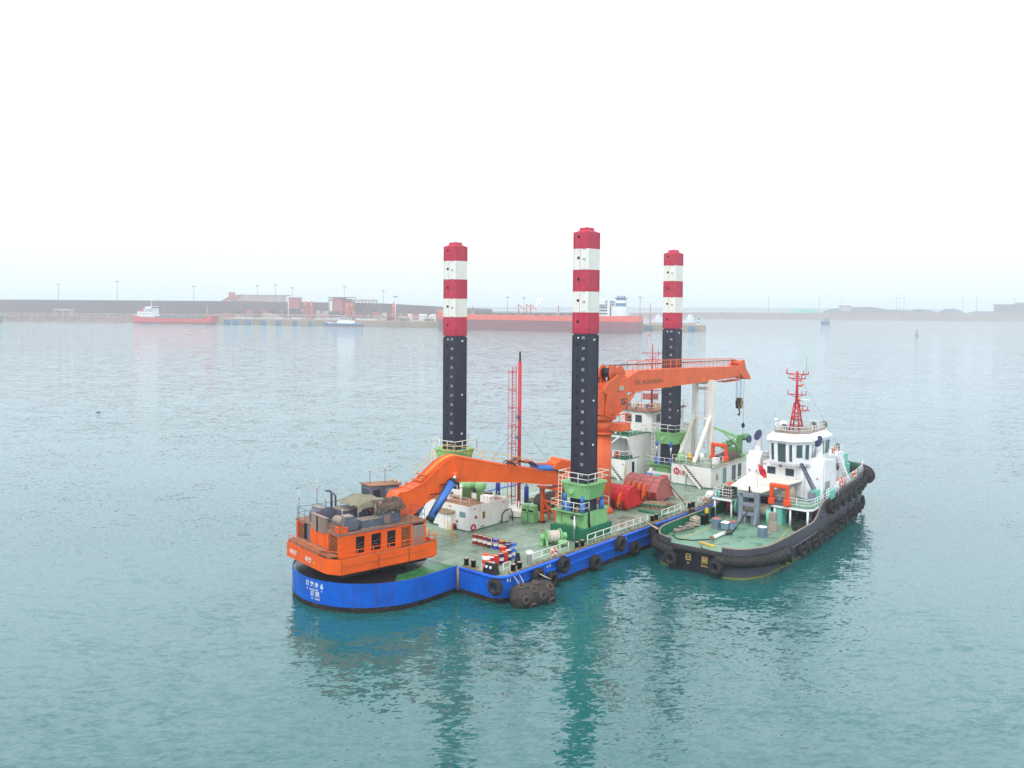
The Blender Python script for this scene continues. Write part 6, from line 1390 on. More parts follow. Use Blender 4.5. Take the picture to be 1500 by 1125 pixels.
# towing gantry
GU = 13.7
r = TG
g = G()
for v in (1.9, .15): g.bar((GU, v, TD), (GU, v, 4.85), .5, .5); g.bar((GU - .5, v, TD), (GU - .1, v, TD + 1.2), .3, .3)
for z, h in ((4.55, .45), (3.55, .35), (2.55, .35)): g.bar((GU, 2.0, z), (GU, .05, z), .5, h)
g.bar((GU, 1.45, TD), (GU, 1.45, 2.5), .3, .3); g.bar((GU, .6, TD), (GU, .6, 2.5), .3, .3)
part(TG, 'towing_gantry', g, ['gantry'], bevel=.04)
g = G(); g.box(GU - .08, .95, 4.85, GU + .08, 1.1, 5.5, 0); g.tube([(GU, .8, 4.8), (GU, .8, 5.2)], .03, 5, 0); part(TG, 'gantry_lamp', g, ['black'])
g = G()
for u, v, rr, w in ((16.0, .9, 1.0, 1.6),):
    g.cyl((u, v - w, TD + 1.2), (u, v - w + .15, TD + 1.2), rr, 22); g.cyl((u, v + w, TD + 1.2), (u, v + w + .15, TD + 1.2), rr, 22); g.cyl((u, v - w, TD + 1.2), (u, v + w, TD + 1.2), .65, 18, 1); g.cyl((u, v - w - .8, TD + 1.2), (u, v - w - .2, TD + 1.2), .4, 14)
    g.box(u - 1, v - w - .2, TD, u + 1, v - w + .3, TD + .8); g.box(u - 1, v + w - .2, TD, u + 1, v + w + .3, TD + .8); g.box(u - .9, v - w - 1.2, TD, u - .2, v - w - .5, TD + 1.9)
    g.cyl((u - .4, v + w + .6, TD + 1.3), (u - .4, v + w + .8, TD + 1.3), .8, 20)
part(TG, 'towing_winch', g, ['mint', 'rope'], bevel=.02)
g = G(); g.tube([(13.4, -1.25, TD), (13.4, -1.25, UP - .3)], .25, 10); g.box(15.2, -2.0, TD, 16.3, -1.2, UP - .4); part(TG, 'mint_locker', g, ['mint'])
# fore part: bow winch, fore mast
g = G(); g.box(33.6, -2.2, UP + .1, 34.6, -1.0, 6.8); g.cyl((35.6, -1.6, UP + .9), (35.6, 1.6, UP + .9), .75, 20); g.box(34.8, -1.9, UP, 36.4, -1.5, UP + 1.6); g.box(34.8, 1.5, UP, 36.4, 1.9, UP + 1.6); part(TG, 'bow_winch', g, ['mint'], bevel=.04)
g = G(); g.tube([(34.0, -1.2, 6.8), (34.0, -1.2, 7.6)], .12, 8); g.box(33.8, -1.4, 7.6, 34.2, -1.0, 7.9); part(TG, 'foremast', g, ['funnel'])
g = G().stair((31.2, -3.5, UP + .1), (29.8, -2.6, 7.2), .7, (.5, .8, 0), 9, 0, 0); part(TG, 'stair', g, ['white2'])
g = G(); g.box(30.2, -2.46, 5.3, 30.8, -2.4, 6.2); part(TG, 'window', g, ['glassdark'], parent=house)
g = G().rail([(27.4, -2.4, 7.3), (32.3, -2.4, 7.3)], .9, 1.0, .03); part(TG, 'railing', g, ['white2'])
# small fittings on the upper works
g = G(); g.cyl((25.2, -3.9, UP + .75), (26.7, -3.9, UP + .75), .38, 16, 0); g.box(25.3, -4.2, UP, 25.5, -3.6, UP + .5, 0); g.box(26.4, -4.2, UP, 26.6, -3.6, UP + .5, 0); part(TG, 'life_raft', g, ['white2'])
g = G(); g.cyl((27.4, -3.7, UP + .75), (28.9, -3.6, UP + .75), .38, 16, 0); g.box(27.6, -4.0, UP, 27.8, -3.4, UP + .5, 0); g.box(28.5, -4.0, UP, 28.7, -3.4, UP + .5, 0); part(TG, 'life_raft', g, ['lifered'])
for u in (25.4, 27.0, 28.4, 29.4): g = G(); g.box(u, -2.43, 5.5, u + .55, -2.38, 6.2); part(TG, 'window', g, ['glassdark'], parent=house)
g = G()
for k in range(6): g.box(21.2, -4.33, 4.6 + k * .16, 22.6, -4.3, 4.68 + k * .16)
part(TG, 'vent_grille', g, ['grey'], parent=house)
g = G(); g.tube([(20.7, -4.36, UP), (20.7, -4.36, 7.4)], .04, 5); g.tube([(24.3, -4.36, UP), (24.0, -4.36, 7.4)], .04, 5); g.ladder((19.72, -1.9, UP), (19.72, -1.9, 7.3), .4, (0, 1, 0), 9, .025); part(TG, 'pipe', g, ['white'], parent=house)
g = G().rail([(19.0, -1.9, 7.3), (19.0, 1.9, 7.3), (20.3, 2.1, 7.3)], .8, 1.0, .028); part(TG, 'railing', g, ['white2'])
g = G()
for u, v in ((20.2, 4.9), (22.2, 5.0), (24.2, -4.5)): g.lathe([(.18, 0), (.18, .7), (.3, .75), (.3, .95), (.12, 1.02)], (u, v, UP), n=12)
part(TG, 'air_vent', g, ['white2'])
g = G(); g.tube([(22.4, -.9, 13.2), (19.2, -1.5, 10.7)], .015, 4); g.tube([(22.4, 0, 15.8), (14.6, 1.75, 8.5)], .012, 4); g.tube([(22.4, -.6, 16.8), (34.0, -1.2, 7.8)], .012, 4); part(TG, 'stay_wire', g, ['grey'])
# things on the tug
davit('boat_davit', 'orange boat davit on the starboard tug platform above the dark doorway', FT, 15.0, -1.75, UP, 1.12)
g = G()
rows = [[V(15.2 + 3.0 * k / 8, -1.9 + (.75 - .25 * (k / 8)) * math.cos(PI * i / 8) + random.uniform(-.06, .06), UP + .1 + (1.15 + .2 * math.sin(k)) * math.sin(PI * i / 8) + random.uniform(-.06, .06)) for k in range(9)] for i in range(9)]
for a, b_ in zip(rows[:-1], rows[1:]): g.strip(a, b_, 0, smooth=True)
g.add([r_[0] for r_ in rows], [tuple(range(9))]); g.add([r_[-1] for r_ in rows], [tuple(reversed(range(9)))])
single('covered_boat', 'rescue boat under grey cover inside the orange tug davit', 'boat', g, ['tarp'], FT, (16.5, -1.9, UP))
r = root('boat_crane', 'grey slewing boat crane beside the white tug deckhouse', 'crane', FT, (18.9, -3.3, UP))
g = G(); g.bar((19.6, -3.7, 4.9), (17.6, -2.9, 7.9), .34, .42, 0, (0, 0, 1), .2, .22); part(r, 'jib', g, ['gantry'], bevel=.03)
g = G(); g.tube([(17.55, -3.1, 7.95), (19.5, -3.75, 5.3)], .05, 5); g.tube([(17.55, -2.85, 7.8), (19.4, -3.5, 4.9)], .03, 5); part(r, 'boom_rope', g, ['black'])
g = G(); g.box(19.1, -4.2, UP, 20.0, -3.4, 4.9, 0); g.box(18.2, -4.1, UP, 18.9, -3.5, 4.8, 1); part(r, 'pedestal', g, ['mint', 'gantry'], bevel=.04)
r = root('ensign', 'red flag hanging on a white staff above the tug canopy', 'flag', FT, (16, 1.4, 5.3))
g = G().tube([(14.6, 1.75, 4.8), (14.6, 1.75, 8.6)], .05, 6); part(r, 'staff', g, ['white2'])
g = G(); rows = []
for i in range(7): rows.append([V(15.1 + .08 * math.sin(i * 1.3 + k), .75 - .17 * k - .04 * i, 7.75 - .19 * i - .10 * k + (.18 if i == 6 and k > 3 else 0)) for k in range(6)])
for a, b_ in zip(rows[:-1], rows[1:]): g.strip(a, b_, 0, smooth=True)
g.tube([(15.1, .75, 5.2), (15.1, .75, 7.9)], .02, 4, 0)
fl = part(r, 'cloth', g, ['red'])
def bins(label, u, v, s, n, red):
    r = root('deck_bin', label, 'bin', FT, (u, v, TD), 'blue bins on the tug deck')
    g = G()
    g.lathe([(.42 * s, .12), (.46 * s, .2), (.5 * s, 1.05 * s), (.54 * s, 1.1 * s), (.54 * s, 1.2 * s)], (u, v, TD), n=14); part(r, 'tub', g, ['binblue'])
    g = G().lathe([(.54 * s, 1.2 * s), (.5 * s, 1.27 * s), (.2 * s, 1.3 * s)], (u, v, TD), n=14); part(r, 'lid', g, ['letter' if not red else 'pink'])
    g = G()
    for a in (40, 130, 220, 310): g.tube([(u + .6 * s * math.cos(R_(a)), v + .6 * s * math.sin(R_(a)), TD), (u + .56 * s * math.cos(R_(a)), v + .56 * s * math.sin(R_(a)), TD + 1.3 * s)], .035, 5)
    g.cyl((u, v, TD), (u, v, TD + .12), .5 * s, 12); part(r, 'stand', g, ['binblue'])
bins('tall blue bin with red topped lid standing left on the tug deck', 9.7, 2.75, .86, 1, True)
bins('tall blue bin with white lid standing alone near the grey gantry', 9.5, -2.3, .86, 1, False)
r = root('deck_chest', 'wide blue chest with reddish lid on the tug deck', 'chest', FT, (9.9, 1.75, TD))
g = G(); g.box(9.3, 1.35, TD + .08, 10.2, 2.1, TD + .75, 0); g.box(9.7, .95, TD + .08, 10.5, 1.35, TD + .85, 0); part(r, 'tub', g, ['binblue'], bevel=.06)
g = G(); g.box(9.25, 1.33, TD + .75, 10.25, 2.15, TD + .83, 0); g.box(9.65, .9, TD + .85, 10.55, 1.34, TD + .93, 1); part(r, 'lid', g, ['letter', 'pink'], bevel=.03)
g = G()
rows = [[V(12.4 + .7 * (1 - h * .35) * math.cos(2 * PI * k / 14), -2.15 + .65 * (1 - h * .35) * math.sin(2 * PI * k / 14), TD + h * 1.5) * 1.0 + V(random.uniform(-.04, .04), random.uniform(-.04, .04), 0) for k in range(14)] for h in (0, .3, .6, .8)]
for a, b_ in zip(rows[:-1], rows[1:]): g.strip(b_, a, 0, True, False)
g.add(rows[-1], [tuple(range(14))]); g.box(12.1, -2.5, TD + 1.2, 12.8, -1.8, TD + 1.95)
single('tarp_bundle', 'grey canvas covered bundle standing on the tug deck by the gantry', 'bundle', g, ['tarp'], FT, (12.4, -2.1, TD), bevel=.05)
def coil(label, u, v, R0, n, mat='rope'):
    g = G()
    for k in range(n * 3):
        rr = R0 * random.uniform(.35, 1.0); c = V(u + random.uniform(-.15, .15), v + random.uniform(-.15, .15), TD + .08 + k * .05 * random.uniform(.7, 1.2)); a0 = random.uniform(0, 6)
        g.tube([c + V(rr * math.cos(a0 + q * .5) * random.uniform(.85, 1.15), rr * .8 * math.sin(a0 + q * .5), random.uniform(-.05, .07)) for q in range(12)], .07, 6)
    single('rope_coil', label, 'rope coil', g, [mat], FT, (u, v, TD), 'rope coils on the tug deck')
coil('low coil of grey rope nearest the tug stern', 5.4, 5.0, .38, 2, 'tarp'); coil('small grey rope heap, second from the tug stern', 6.4, 5.0, .36, 3, 'tarp'); coil('wide grey rope heap, third from the tug stern', 7.6, 4.8, .55, 3, 'tarp')
coil('tallest heap of cream rope beside the black bitts', 9.0, 4.9, .6, 6)
coil('frayed tan rope heap by the starboard bulwark', 7.3, -4.7, .45, 2, 'wood')
r = root('mooring_bitts', 'black twin bitts with yellow rope on the tug deck', 'bitts', FT, (10.7, 4.6, TD))
g = G(); g.box(9.9, 4.2, TD, 11.5, 5.0, TD + .1); part(r, 'base', g, ['black'])
for u in (10.3, 11.1): g = G().lathe([(.24, 0), (.24, .8), (.3, .82), (.3, .95)], (u, 4.6, TD + .1), n=14); part(r, 'post', g, ['black'])
g = G()
for k in range(3): g.torus((11.1, 4.6, TD + 1.1 + k * .12), (0, 0, 1), .14, .07, 12, 6)
g.ball((11.1, 4.6, TD + 1.5), .16, 0, 8, 6); part(r, 'rope', g, ['yellow'])
for u, v, m, l in ((12.0, 5.3, 'dgreen', 'dark green locker'), (13.2, 5.4, 'black', 'black locker')): g = G().box(u, v - .35, TD, u + .8, v + .2, TD + 1.15); single('bulwark_locker', l + ' against the port bulwark of the tug', 'locker', g, [m], FT, (u, v, TD), bevel=.05)
r = root('towing_shackle', 'white pipe and black shackle of the tow line on the tug deck', 'tow gear', FT, (6, .8, TD))
g = G(); g.cyl((5.3, 1.0, TD + .2), (7.6, .9, TD + .25), .19, 12, 0); g.cyl((5.0, 1.02, TD + .2), (5.3, 1.0, TD + .2), .22, 12, 1); g.cyl((7.6, .9, TD + .25), (7.9, .88, TD + .28), .22, 12, 1); g.torus((8.1, .6, TD + .15), (0, .3, 1), .3, .1, 14, 6, 2); part(r, 'thimble', g, ['letter', 'kerb', 'black'])
g = G(); g.tube([(3.4, 1.5, TD + .06), (3.2, .6, TD + .06), (3.0, -.4, TD + .06)], .12, 6); part(r, 'pennant', g, ['yellow'])
g = G(); g.tube([(4.2, 4.8, TD + .05), (3.2, 3.8, TD + .05), (3.6, 2.4, TD + .05), (5.0, 1.3, TD + .05), (6.8, .9, TD + .06), (9.5, .8, TD + .05), (13.4, 1.1, TD + 1.3)], .05, 6); g.tube([(1.4, -1.0, TD + .05), (1.6, .2, TD + .05), (2.4, .8, TD + .05)], .05, 6); part(r, 'tow_line', g, ['black'])
g = G().tube([FT.w((2.3, 5.5, 2.4)), V(8.2, -1.5, DK + .5)], .07, 6); g.tube([FT.w((2.5, 5.5, 2.4)), V(8.4, -1.3, DK + .4)], .06, 6)
single('mooring_rope', 'thick mooring rope from tug quarter to barge bollard', 'rope', g, ['rope'], W, (8, -2, DK))
lifebuoy(25.0, -4.72, 5.0, (0, 1, 0), 'orange lifebuoy near the middle of the white tug railing', FT, .36)
lifebuoy(30.2, -4.42, 5.1, (0, 1, 0), 'orange lifebuoy farthest forward on the white tug railing', FT, .36)
lifebuoy(28.6, -2.55, 7.9, (0, 1, 0), 'orange lifebuoy on the upper railing beside the tug wheelhouse', FT, .36)
# ------------------------------------------------------------------ harbour behind
def fu(px, d): return (px - 750) / 1300 * d
def fz(px, py, d): return CAMZ + (443 + .0087 * (px - 750) - py) / 1300 * d
def bgbox(g, px0, px1, py0, py1, d, th=20, mat=0, z0=None):
    z1 = fz((px0 + px1) / 2, py0, d); zb_ = fz((px0 + px1) / 2, py1, d) if z0 is None else z0
    return g.box(fu(px0, d), d, zb_, fu(px1, d), d + th, z1, mat)
def qd(px): return 962 + (818 - 962) * px / 1034      # distance of the quay face
# stone revetment and coal windbreak wall on the left
g = G()
n = 60; a, b_, c = [], [], []
for i in range(n + 1):
    px = -120 + 450 * i / n; d = 960 - .05 * px; u = fu(px, d)
    a.append(V(u, d, WZ - .5)); b_.append(V(u, d + 12, 5.0 + random.uniform(-.5, .5))); c.append(V(u, d + 50, 5.5))
g.strip(b_, a, 0); g.strip(c, b_, 0)
single('revetment', 'brown stone shore under the coal terminal', 'shore', g, ['rock'], FC, (-450, 960, 0), kind='structure')
g = G(); P = [(-160, 438.5), (0, 438.8), (330, 441), (480, 443), (560, 444.5), (605, 447.0), (650, 449.5), (720, 453)]
tp = [V(fu(px, 1130), 1130 + i * 2, fz(px, py, 1130)) for i, (px, py) in enumerate(P)]
g.strip(tp, [V(p.x, p.y, 3) for p in tp], 0); g.strip([p + V(0, 6, 0) for p in tp], tp, 0); g.strip([V(p.x, p.y + 6, 3) for p in tp], [p + V(0, 6, 0) for p in tp], 0)
single('windbreak_wall', 'long dark windbreak wall behind the coal quay', 'wall', g, ['windwall'], FC, (-400, 1130, 3))
g = G()
for i in range(48): px = -20 + i * 14; d = 1128; z1 = fz(px, 438.6 + max(0, px - 100) * .011, d) if px < 560 else 0; (px < 560) and g.box(fu(px, d) - .2, d - .6, 3, fu(px, d) + .2, d - .2, z1 + .2)
single('windbreak_posts', 'steel posts along the dark windbreak wall', 'posts', g, ['windwall'], FC, (-400, 1127, 3), kind='stuff')
# trestle pipe rack along the shore
g = G()
for i in range(70):
    px = -10 + i * 9.3
    d = (965 if px < 320 else qd(px) + 26); u = fu(px, d); z = 8.3 if px < 320 else 9.5; g.box(u - .35, d, 3, u + .35, d + 1, z)
    px2 = px + 9.3; d2 = (965 if px2 < 320 else qd(px2) + 26); g.bar((u, d + .5, z), (fu(px2, d2), d2 + .5, z), 3, .9); g.bar((u, d + .5, z - 2.2), (fu(px2, d2), d2 + .5, z - 2.2), 2, .5)
single('pipe_trestle', 'low brown pipe trestle running the length of the quay', 'trestle', g, ['bgbeige'], FC, (-300, 960, 3))
g = G(); bgbox(g, 78, 105, 452.5, 455, 985, 8); 
for px in (79, 91, 104): bgbox(g, px - .6, px + .6, 455, 462, 985, 4)
single('conveyor_frame', 'small purple grey conveyor frame on the left shore', 'conveyor', g, ['bgbeige'], FC, (-500, 985, 5))
# quay
g = G(); q0, q1 = 318, 1034; A_, B2 = V(fu(q0, qd(q0)), qd(q0), 0), V(fu(q1, qd(q1)), qd(q1), 0); nrm = V(B2.y - A_.y, -(B2.x - A_.x), 0).normalized() * -1
if nrm.y < 0: nrm = -nrm
for z0, z1, th, m in ((-2, 4.6, 40, 0), (4.6, 5.2, 38, 0)): g.slab([V(A_.x, A_.y, z0), V(B2.x, B2.y, z0), V(B2.x, B2.y, z1), V(A_.x, A_.y, z1)], nrm * th, m)
QY = single('quay', 'long beige concrete quay with blue fender pads', 'quay', g, ['concrete'], FC, (0, 880, 0))
PADS = [332, 345, 363, 386, 408, 433, 456, 478, 549, 573, 597, 622, 640, 951, 1013]
pad = None
for px in PADS:
    d = qd(px) - 1.2; pos = FC.w((fu(px, d), d, 2.0))
    if pad is None: g = G().box(-3.0, -.8, -2.2, 3.0, .8, 2.0); pad = single('fender_pad', 'blue fender pad on the quay face', 'fender pad', g, ['bgblue'], FC, (0, 0, 0), 'blue pads on the quay face', bevel=.3); o = pad
    else: o = dup(pad)
    o.location = pos
    i = PADS.index(px); od = ('first', 'second', 'third', 'fourth', 'fifth', 'sixth', 'seventh', 'eighth', 'ninth', 'tenth', 'eleventh', 'twelfth', 'thirteenth')[min(i, 12)]
    o['label'] = (od + ' blue pad on the quay face, counted from the red cargo ship') if px < 645 else ('blue fender pad under the red beacon at the quay end' if px < 1000 else 'blue fender pad nearest the tip of the quay')
# light masts
LM = [(86, 416, 1150), (172, 412, 1100), (284, 419, 1200), (377, 418, 1180), (403.5, 417, 1170), (428, 421, 1200), (504, 419, 1180), (561, 426, 1150), (743, 435, 1100), (937, 435, 1050), (1125, 436, 1750), (1199, 436, 1750), (1312, 436, 1800), (1317, 437, 1850), (1323, 436, 1800), (1409, 437, 1850), (1429, 436, 1800), (1484, 437, 1850), (422, 432.5, 930), (579, 434, 880), (767, 436, 1100)]
NM = ['thin light mast above the windbreak, farthest from the red cargo ship', 'tallest light mast, above the windbreak left of the red ship', 'light mast above the windbreak between red ship and pale building', 'light mast at the middle of the long pale building', 'light mast at the right end of the long pale building', 'light mast on the small red building', 'light mast over the red transfer tower', 'light mast over the sloping end of the windbreak', 'light mast behind the tanker near the left spud', 'light mast between tanker stern and right spud', 'far light mast left of the green pile', 'far light mast on the green pile', 'left mast of the far trio over the grey pile', 'middle mast of the far trio over the grey pile', 'right mast of the far trio over the grey pile', 'short headed far mast over the pile at the right', 'far mast right of the rounded pile', 'far mast before the right hand building', 'white light mast standing on the quay edge, left one', 'white light mast standing on the quay edge, right one', 'thin light mast behind the tanker midships']
mk = {}
for (px, py, d), l in zip(LM, NM):
    ht = fz(px, py, d) - 4
    r = root('light_mast', l, 'light mast', FC, (fu(px, d), d, 4), 'light masts of the port')
    w = .42 if d < 1300 else .5
    g = G().tube([(fu(px, d), d, 4), (fu(px, d), d, 4 + ht)], [w * 1.2, w * .7], 8); part(r, 'pole', g, ['bgwhite' if d < 940 else 'lamp'])
    g = G(); z = 4 + ht; u = fu(px, d); g.cyl((u, d, z - .5), (u, d, z + .3), 1.5, 10)
    for k in range(6): q = k * PI / 3; g.box(u + 2 * math.cos(q) - .5, d + 2 * math.sin(q) - .5, z - .9, u + 2 * math.cos(q) + .5, d + 2 * math.sin(q) + .5, z - .2)
    part(r, 'lamp_ring', g, ['lamp'])
# buildings behind the quay
r = root('storage_shed', 'long pale pink shed on the skyline with a red tower', 'building', FC, (-320, 1180, 4))
g = G(); bgbox(g, 336, 411, 432, 441.5, 1190, 30); 
for i in range(9): bgbox(g, 340 + i * 8, 340.6 + i * 8, 432, 441.5, 1189.5, 1)
part(r, 'wall', g, ['bgbeige'])
g = G(); bgbox(g, 338, 411, 431.2, 432, 1189, 32); part(r, 'roof', g, ['bgwhite'])
r = root('loading_tower', 'red loading tower at the left end of the pale shed', 'tower', FC, (-375, 1170, 4))
g = G(); bgbox(g, 335, 341, 428, 439, 1170, 10); bgbox(g, 331, 344, 437, 440, 1172, 8); part(r, 'body', g, ['bgred'])
g = G(); d = 1172; g.bar((fu(341, d), d, fz(341, 439, d)), (fu(354, d), d, fz(354, 433, d)), 4, 3); g.bar((fu(326, d), d, fz(326, 442, d)), (fu(336, d), d, fz(336, 436, d)), 4, 3); part(r, 'conveyor', g, ['bgred'])
r = root('transfer_house', 'small red transfer house on the windbreak skyline', 'building', FC, (-290, 1150, 4))
g = G(); bgbox(g, 421, 438, 436.5, 452, 1125, 14); part(r, 'wall', g, ['bgred'])
g = G(); bgbox(g, 420.5, 438.5, 435.8, 436.5, 1124, 16); part(r, 'roof', g, ['bgdark'])
r = root('transfer_station', 'large red and white transfer station behind the quay', 'building', FC, (-200, 1050, 4))
g = G(); bgbox(g, 487, 501, 436, 458, 1050, 25, 0); bgbox(g, 481, 487, 437.5, 457, 1052, 20, 1); bgbox(g, 501, 515, 438, 457, 1054, 20, 0); part(r, 'wall', g, ['bgred', 'bgbeige'])
g = G(); bgbox(g, 480.5, 515.5, 435.2, 436.4, 1048, 30); part(r, 'roof', g, ['bgdark'])
g = G(); bgbox(g, 515, 550, 438.5, 442, 1052, 14); part(r, 'gallery', g, ['bgbeige'])
g = G()
for i in range(7):
    px = 517 + i * 5.2; d = 1055; g.tube([(fu(px, d), d, 4), (fu(px + 2.6, d), d, fz(px, 442, d))], .5, 5); g.tube([(fu(px + 5.2, d), d, 4), (fu(px + 2.6, d), d, fz(px, 442, d))], .5, 5)
bgbox(g, 515, 552, 450, 458, 1066, 10); part(r, 'truss', g, ['bgdark'])
g = G(); bgbox(g, 483, 486, 441, 455, 1047, 3); part(r, 'window', g, ['bgwhite'])
g = G()
for i in range(90):
    px = 552 + random.uniform(0, 95); d = random.uniform(900, 1050); s = random.uniform(2, 6); z = 5; u = fu(px, d); g.box(u, d, z, u + s * 1.6, d + s, z + random.uniform(2, 7), random.choice((0, 0, 1, 2, 3)))
for i in range(110):
    px = 322 + random.uniform(0, 235); d = random.uniform(980, 1090); s = random.uniform(2, 6); u = fu(px, d); g.box(u, d, 5, u + s * 1.6, d + s, 5 + random.uniform(2, 9), random.choice((0, 0, 0, 1, 2)))
single('quay_clutter', 'far off plant, pipework and sheds along the quay', 'plant', g, ['bgdark', 'bgbeige', 'bgred', 'bgwhite'], FC, (0, 950, 5), kind='stuff')
def loader(label, px0, px1, py, d):
    r = root('ship_loader', label, 'loader', FC, (fu(px0, d), d, 5), 'orange loaders on the quay')
    g = G(); z1 = fz(px0, py, d); a, b_ = fu(px0, d), fu(px1, d)
    for u in (a, b_):
        for k in (0, 8): g.tube([(u, d + k, 5), ((a + b_) / 2 + (u - (a + b_) / 2) * .5, d + 4, z1)], .7, 6)
    for k in range(4): z = 5 + (z1 - 5) * (k + 1) / 4.5; g.box(a + .5, d + 1, z - .4, b_ - .5, d + 7, z + .4)
    part(r, 'tower', g, ['bgorange'])
    g = G(); g.bar(((a + b_) / 2, d + 4, z1 - 2), ((a + b_) / 2 + 3, d - 14, z1 - 5), 1.2, 1.4); part(r, 'chute', g, ['bgorange'])
loader('twin legged orange loader left of the small white boat', 443, 448.5, 441, 930); loader('narrow orange loader beside the twin legged one', 454, 456.5, 441, 930)
loader('tall orange loader behind the white boat, left of its pair', 505.5, 509, 443, 915); loader('bulky orange loader behind the white boat, right of its pair', 511, 516.5, 443, 920); loader('slim orange loader before the right quay mast', 574.5, 577, 443, 895)
# ships
def ship(name, label, L, Bm, sections, fr, at, rz, mats):
    r = root(name, label, 'ship', W, (0, 0, 0))
    return r
def hullmesh(L, Bm, zdk, zb=0.0, bow=12, mat=(0, 1), zboot=None, sheerb=0, sheers=0):
    g = G(); n = 28; rows = []
    zboot = zb if zboot is None else zboot
    def half(t_):
        u = t_ * L
        if u > L - bow: k = (u - (L - bow)) / bow; return Bm / 2 * math.sqrt(max(0, 1 - k * k))
        if u < bow * .6: k = 1 - u / (bow * .6); return Bm / 2 * (1 - .25 * k * k)
        return Bm / 2
    ts = [i / n for i in range(n + 1)]
    def zd(t_): return zdk + sheerb * max(0, (t_ - .88) / .12) ** .8 + sheers * max(0, (.10 - t_) / .10) ** .3
    for s in (1, -1):
        top = [V(t_ * L + (2 if t_ > .95 else 0), s * half(t_), zd(t_)) for t_ in ts]; mid = [V(t_ * L, s * half(t_) * .99, zboot) for t_ in ts]; bot = [V(t_ * L - (1.5 if t_ > .9 else 0), s * half(t_) * .95, -1.5) for t_ in ts]
        if s > 0: g.strip(mid, top, mat[0]); g.strip(bot, mid, mat[1])
        else: g.strip(top, mid, mat[0]); g.strip(mid, bot, mat[1])
        rows.append((top, mid, bot))
    g.strip(rows[0][0], rows[1][0], 2)
    for z in range(2): g.add([rows[0][z][0], rows[1][z][0], rows[1][z + 1][0], rows[0][z + 1][0]], [(0, 1, 2, 3)], mat[z])
    return g
def place(r, p0, p1):
    w0, w1 = FC.w(p0), FC.w(p1); r.location = (w0.x, w0.y, 0); r.rotation_euler = (0, 0, math.atan2(w1.y - w0.y, w1.x - w0.x)); return (w1 - w0).length
# tanker: stern right, bow left
T0, T1 = (fu(938, 794), 794, 0), (fu(641, 862), 862, 0)
LT = (Vector(T1) - Vector(T0)).length
r = root('tanker', 'long red tanker with white superstructure moored along the quay end', 'ship', W, (0, 0, 0)); place(r, T0, T1)
g = hullmesh(LT, 30, 13.2, 0, 24, (0, 1), 8.3, 4.0, 0.5); part(r, 'hull', g, ['tankred', 'tankboot', 'deckfar'])
g = G(); g.box(26, -11, 13.2, 42, 11, 26, 0); g.box(29, -15, 23.5, 39, 15, 26.3, 0); g.box(30, -8, 26.3, 38, 8, 28.0, 0); g.box(12, -8, 13.2, 25, 8, 22, 0)
sp = part(r, 'superstructure', g, ['bgwhite'])
for k in range(5):
    g = G(); g.box(25.6, -9, 14.8 + k * 2.7, 26, 9, 15.9 + k * 2.7); g.box(28, 11.0, 14.8 + k * 2.7, 40, 11.3, 15.8 + k * 2.7); part(r, 'window', g, ['far_win' if False else 'glassdark'], parent=sp)
for s in (-1, 1): g = G(); [g.box(28 + i * 2.4, s * 11.0 - .15, 15 + k * 2.7, 29 + i * 2.4, s * 11.0 + .15, 16.2 + k * 2.7) for i in range(5) for k in range(5)]; part(r, 'window', g, ['glassdark'], parent=sp)
g = G(); g.box(14, -3.5, 22, 22, 3.5, 29, 0); g.box(13.8, -3.7, 25, 22.2, 3.7, 27.5, 1); g.box(13, -4.5, 29, 23, 4.5, 29.8, 0); [g.cyl((15 + k * 2, 0, 29.8), (15 + k * 2, 0, 31.5), .6, 8, 0) for k in range(4)]; part(r, 'funnel', g, ['bgblue', 'bgwhite'])
g = G(); g.tube([(36, 0, 30), (36, 0, 44)], [.5, .25], 6); g.tube([(36, -3, 38), (36, 3, 38)], .25, 5); part(r, 'mast', g, ['bgwhite'])
g = G()
for k in range(7): v = -6 + k * 2; g.tube([(46, v, 14.4 + .2 * (k % 2)), (LT - 30, v, 14.4 + .2 * (k % 2))], .45, 6)
g.box(44, -1.5, 15.6, LT - 26, 1.5, 16.0)
for u in range(50, int(LT) - 30, 12): g.box(u - .3, -7, 13.2, u + .3, 7, 14.2)
part(r, 'deck_pipe', g, ['bgdark'])
for u, h in ((76, 9), (LT - 38, 8), (60, 5)):
    g = G(); g.tube([(u, 3, 13.2), (u, 3, 13.2 + h)], .5, 6, 0); g.box(u - 1.2, 1.8, 13.2, u + 1.2, 4.2, 15.4, 1); part(r, 'vent_mast', g, ['bgred', 'bgwhite'])
g = G()
for u in (104, 108, 116): g.bar((u, 0, 13.2), (u, 0, 23), .9, .9); g.bar((u, 0, 23), (u - 6, 0, 18), .7, .7)
part(r, 'hose_crane', g, ['bgorange'])
for px in (788, 792.5): 
    d = 905; g = G().tube([(fu(px, d), d, 5), (fu(px, d), d, fz(px, 436, d))], .9, 6, 0); g.bar((fu(px, d), d, fz(px, 438, d)), (fu(px - 3, d), d - 8, fz(px, 447, d)), 1, 1, 0); single('oil_loader', ('pale loading arm behind the tanker, left of the pair', 'pale loading arm behind the tanker, right of the pair')[px > 790], 'loading arm', g, ['bgwhite'], FC, (fu(px, d), d, 5), 'loading arms behind the tanker')
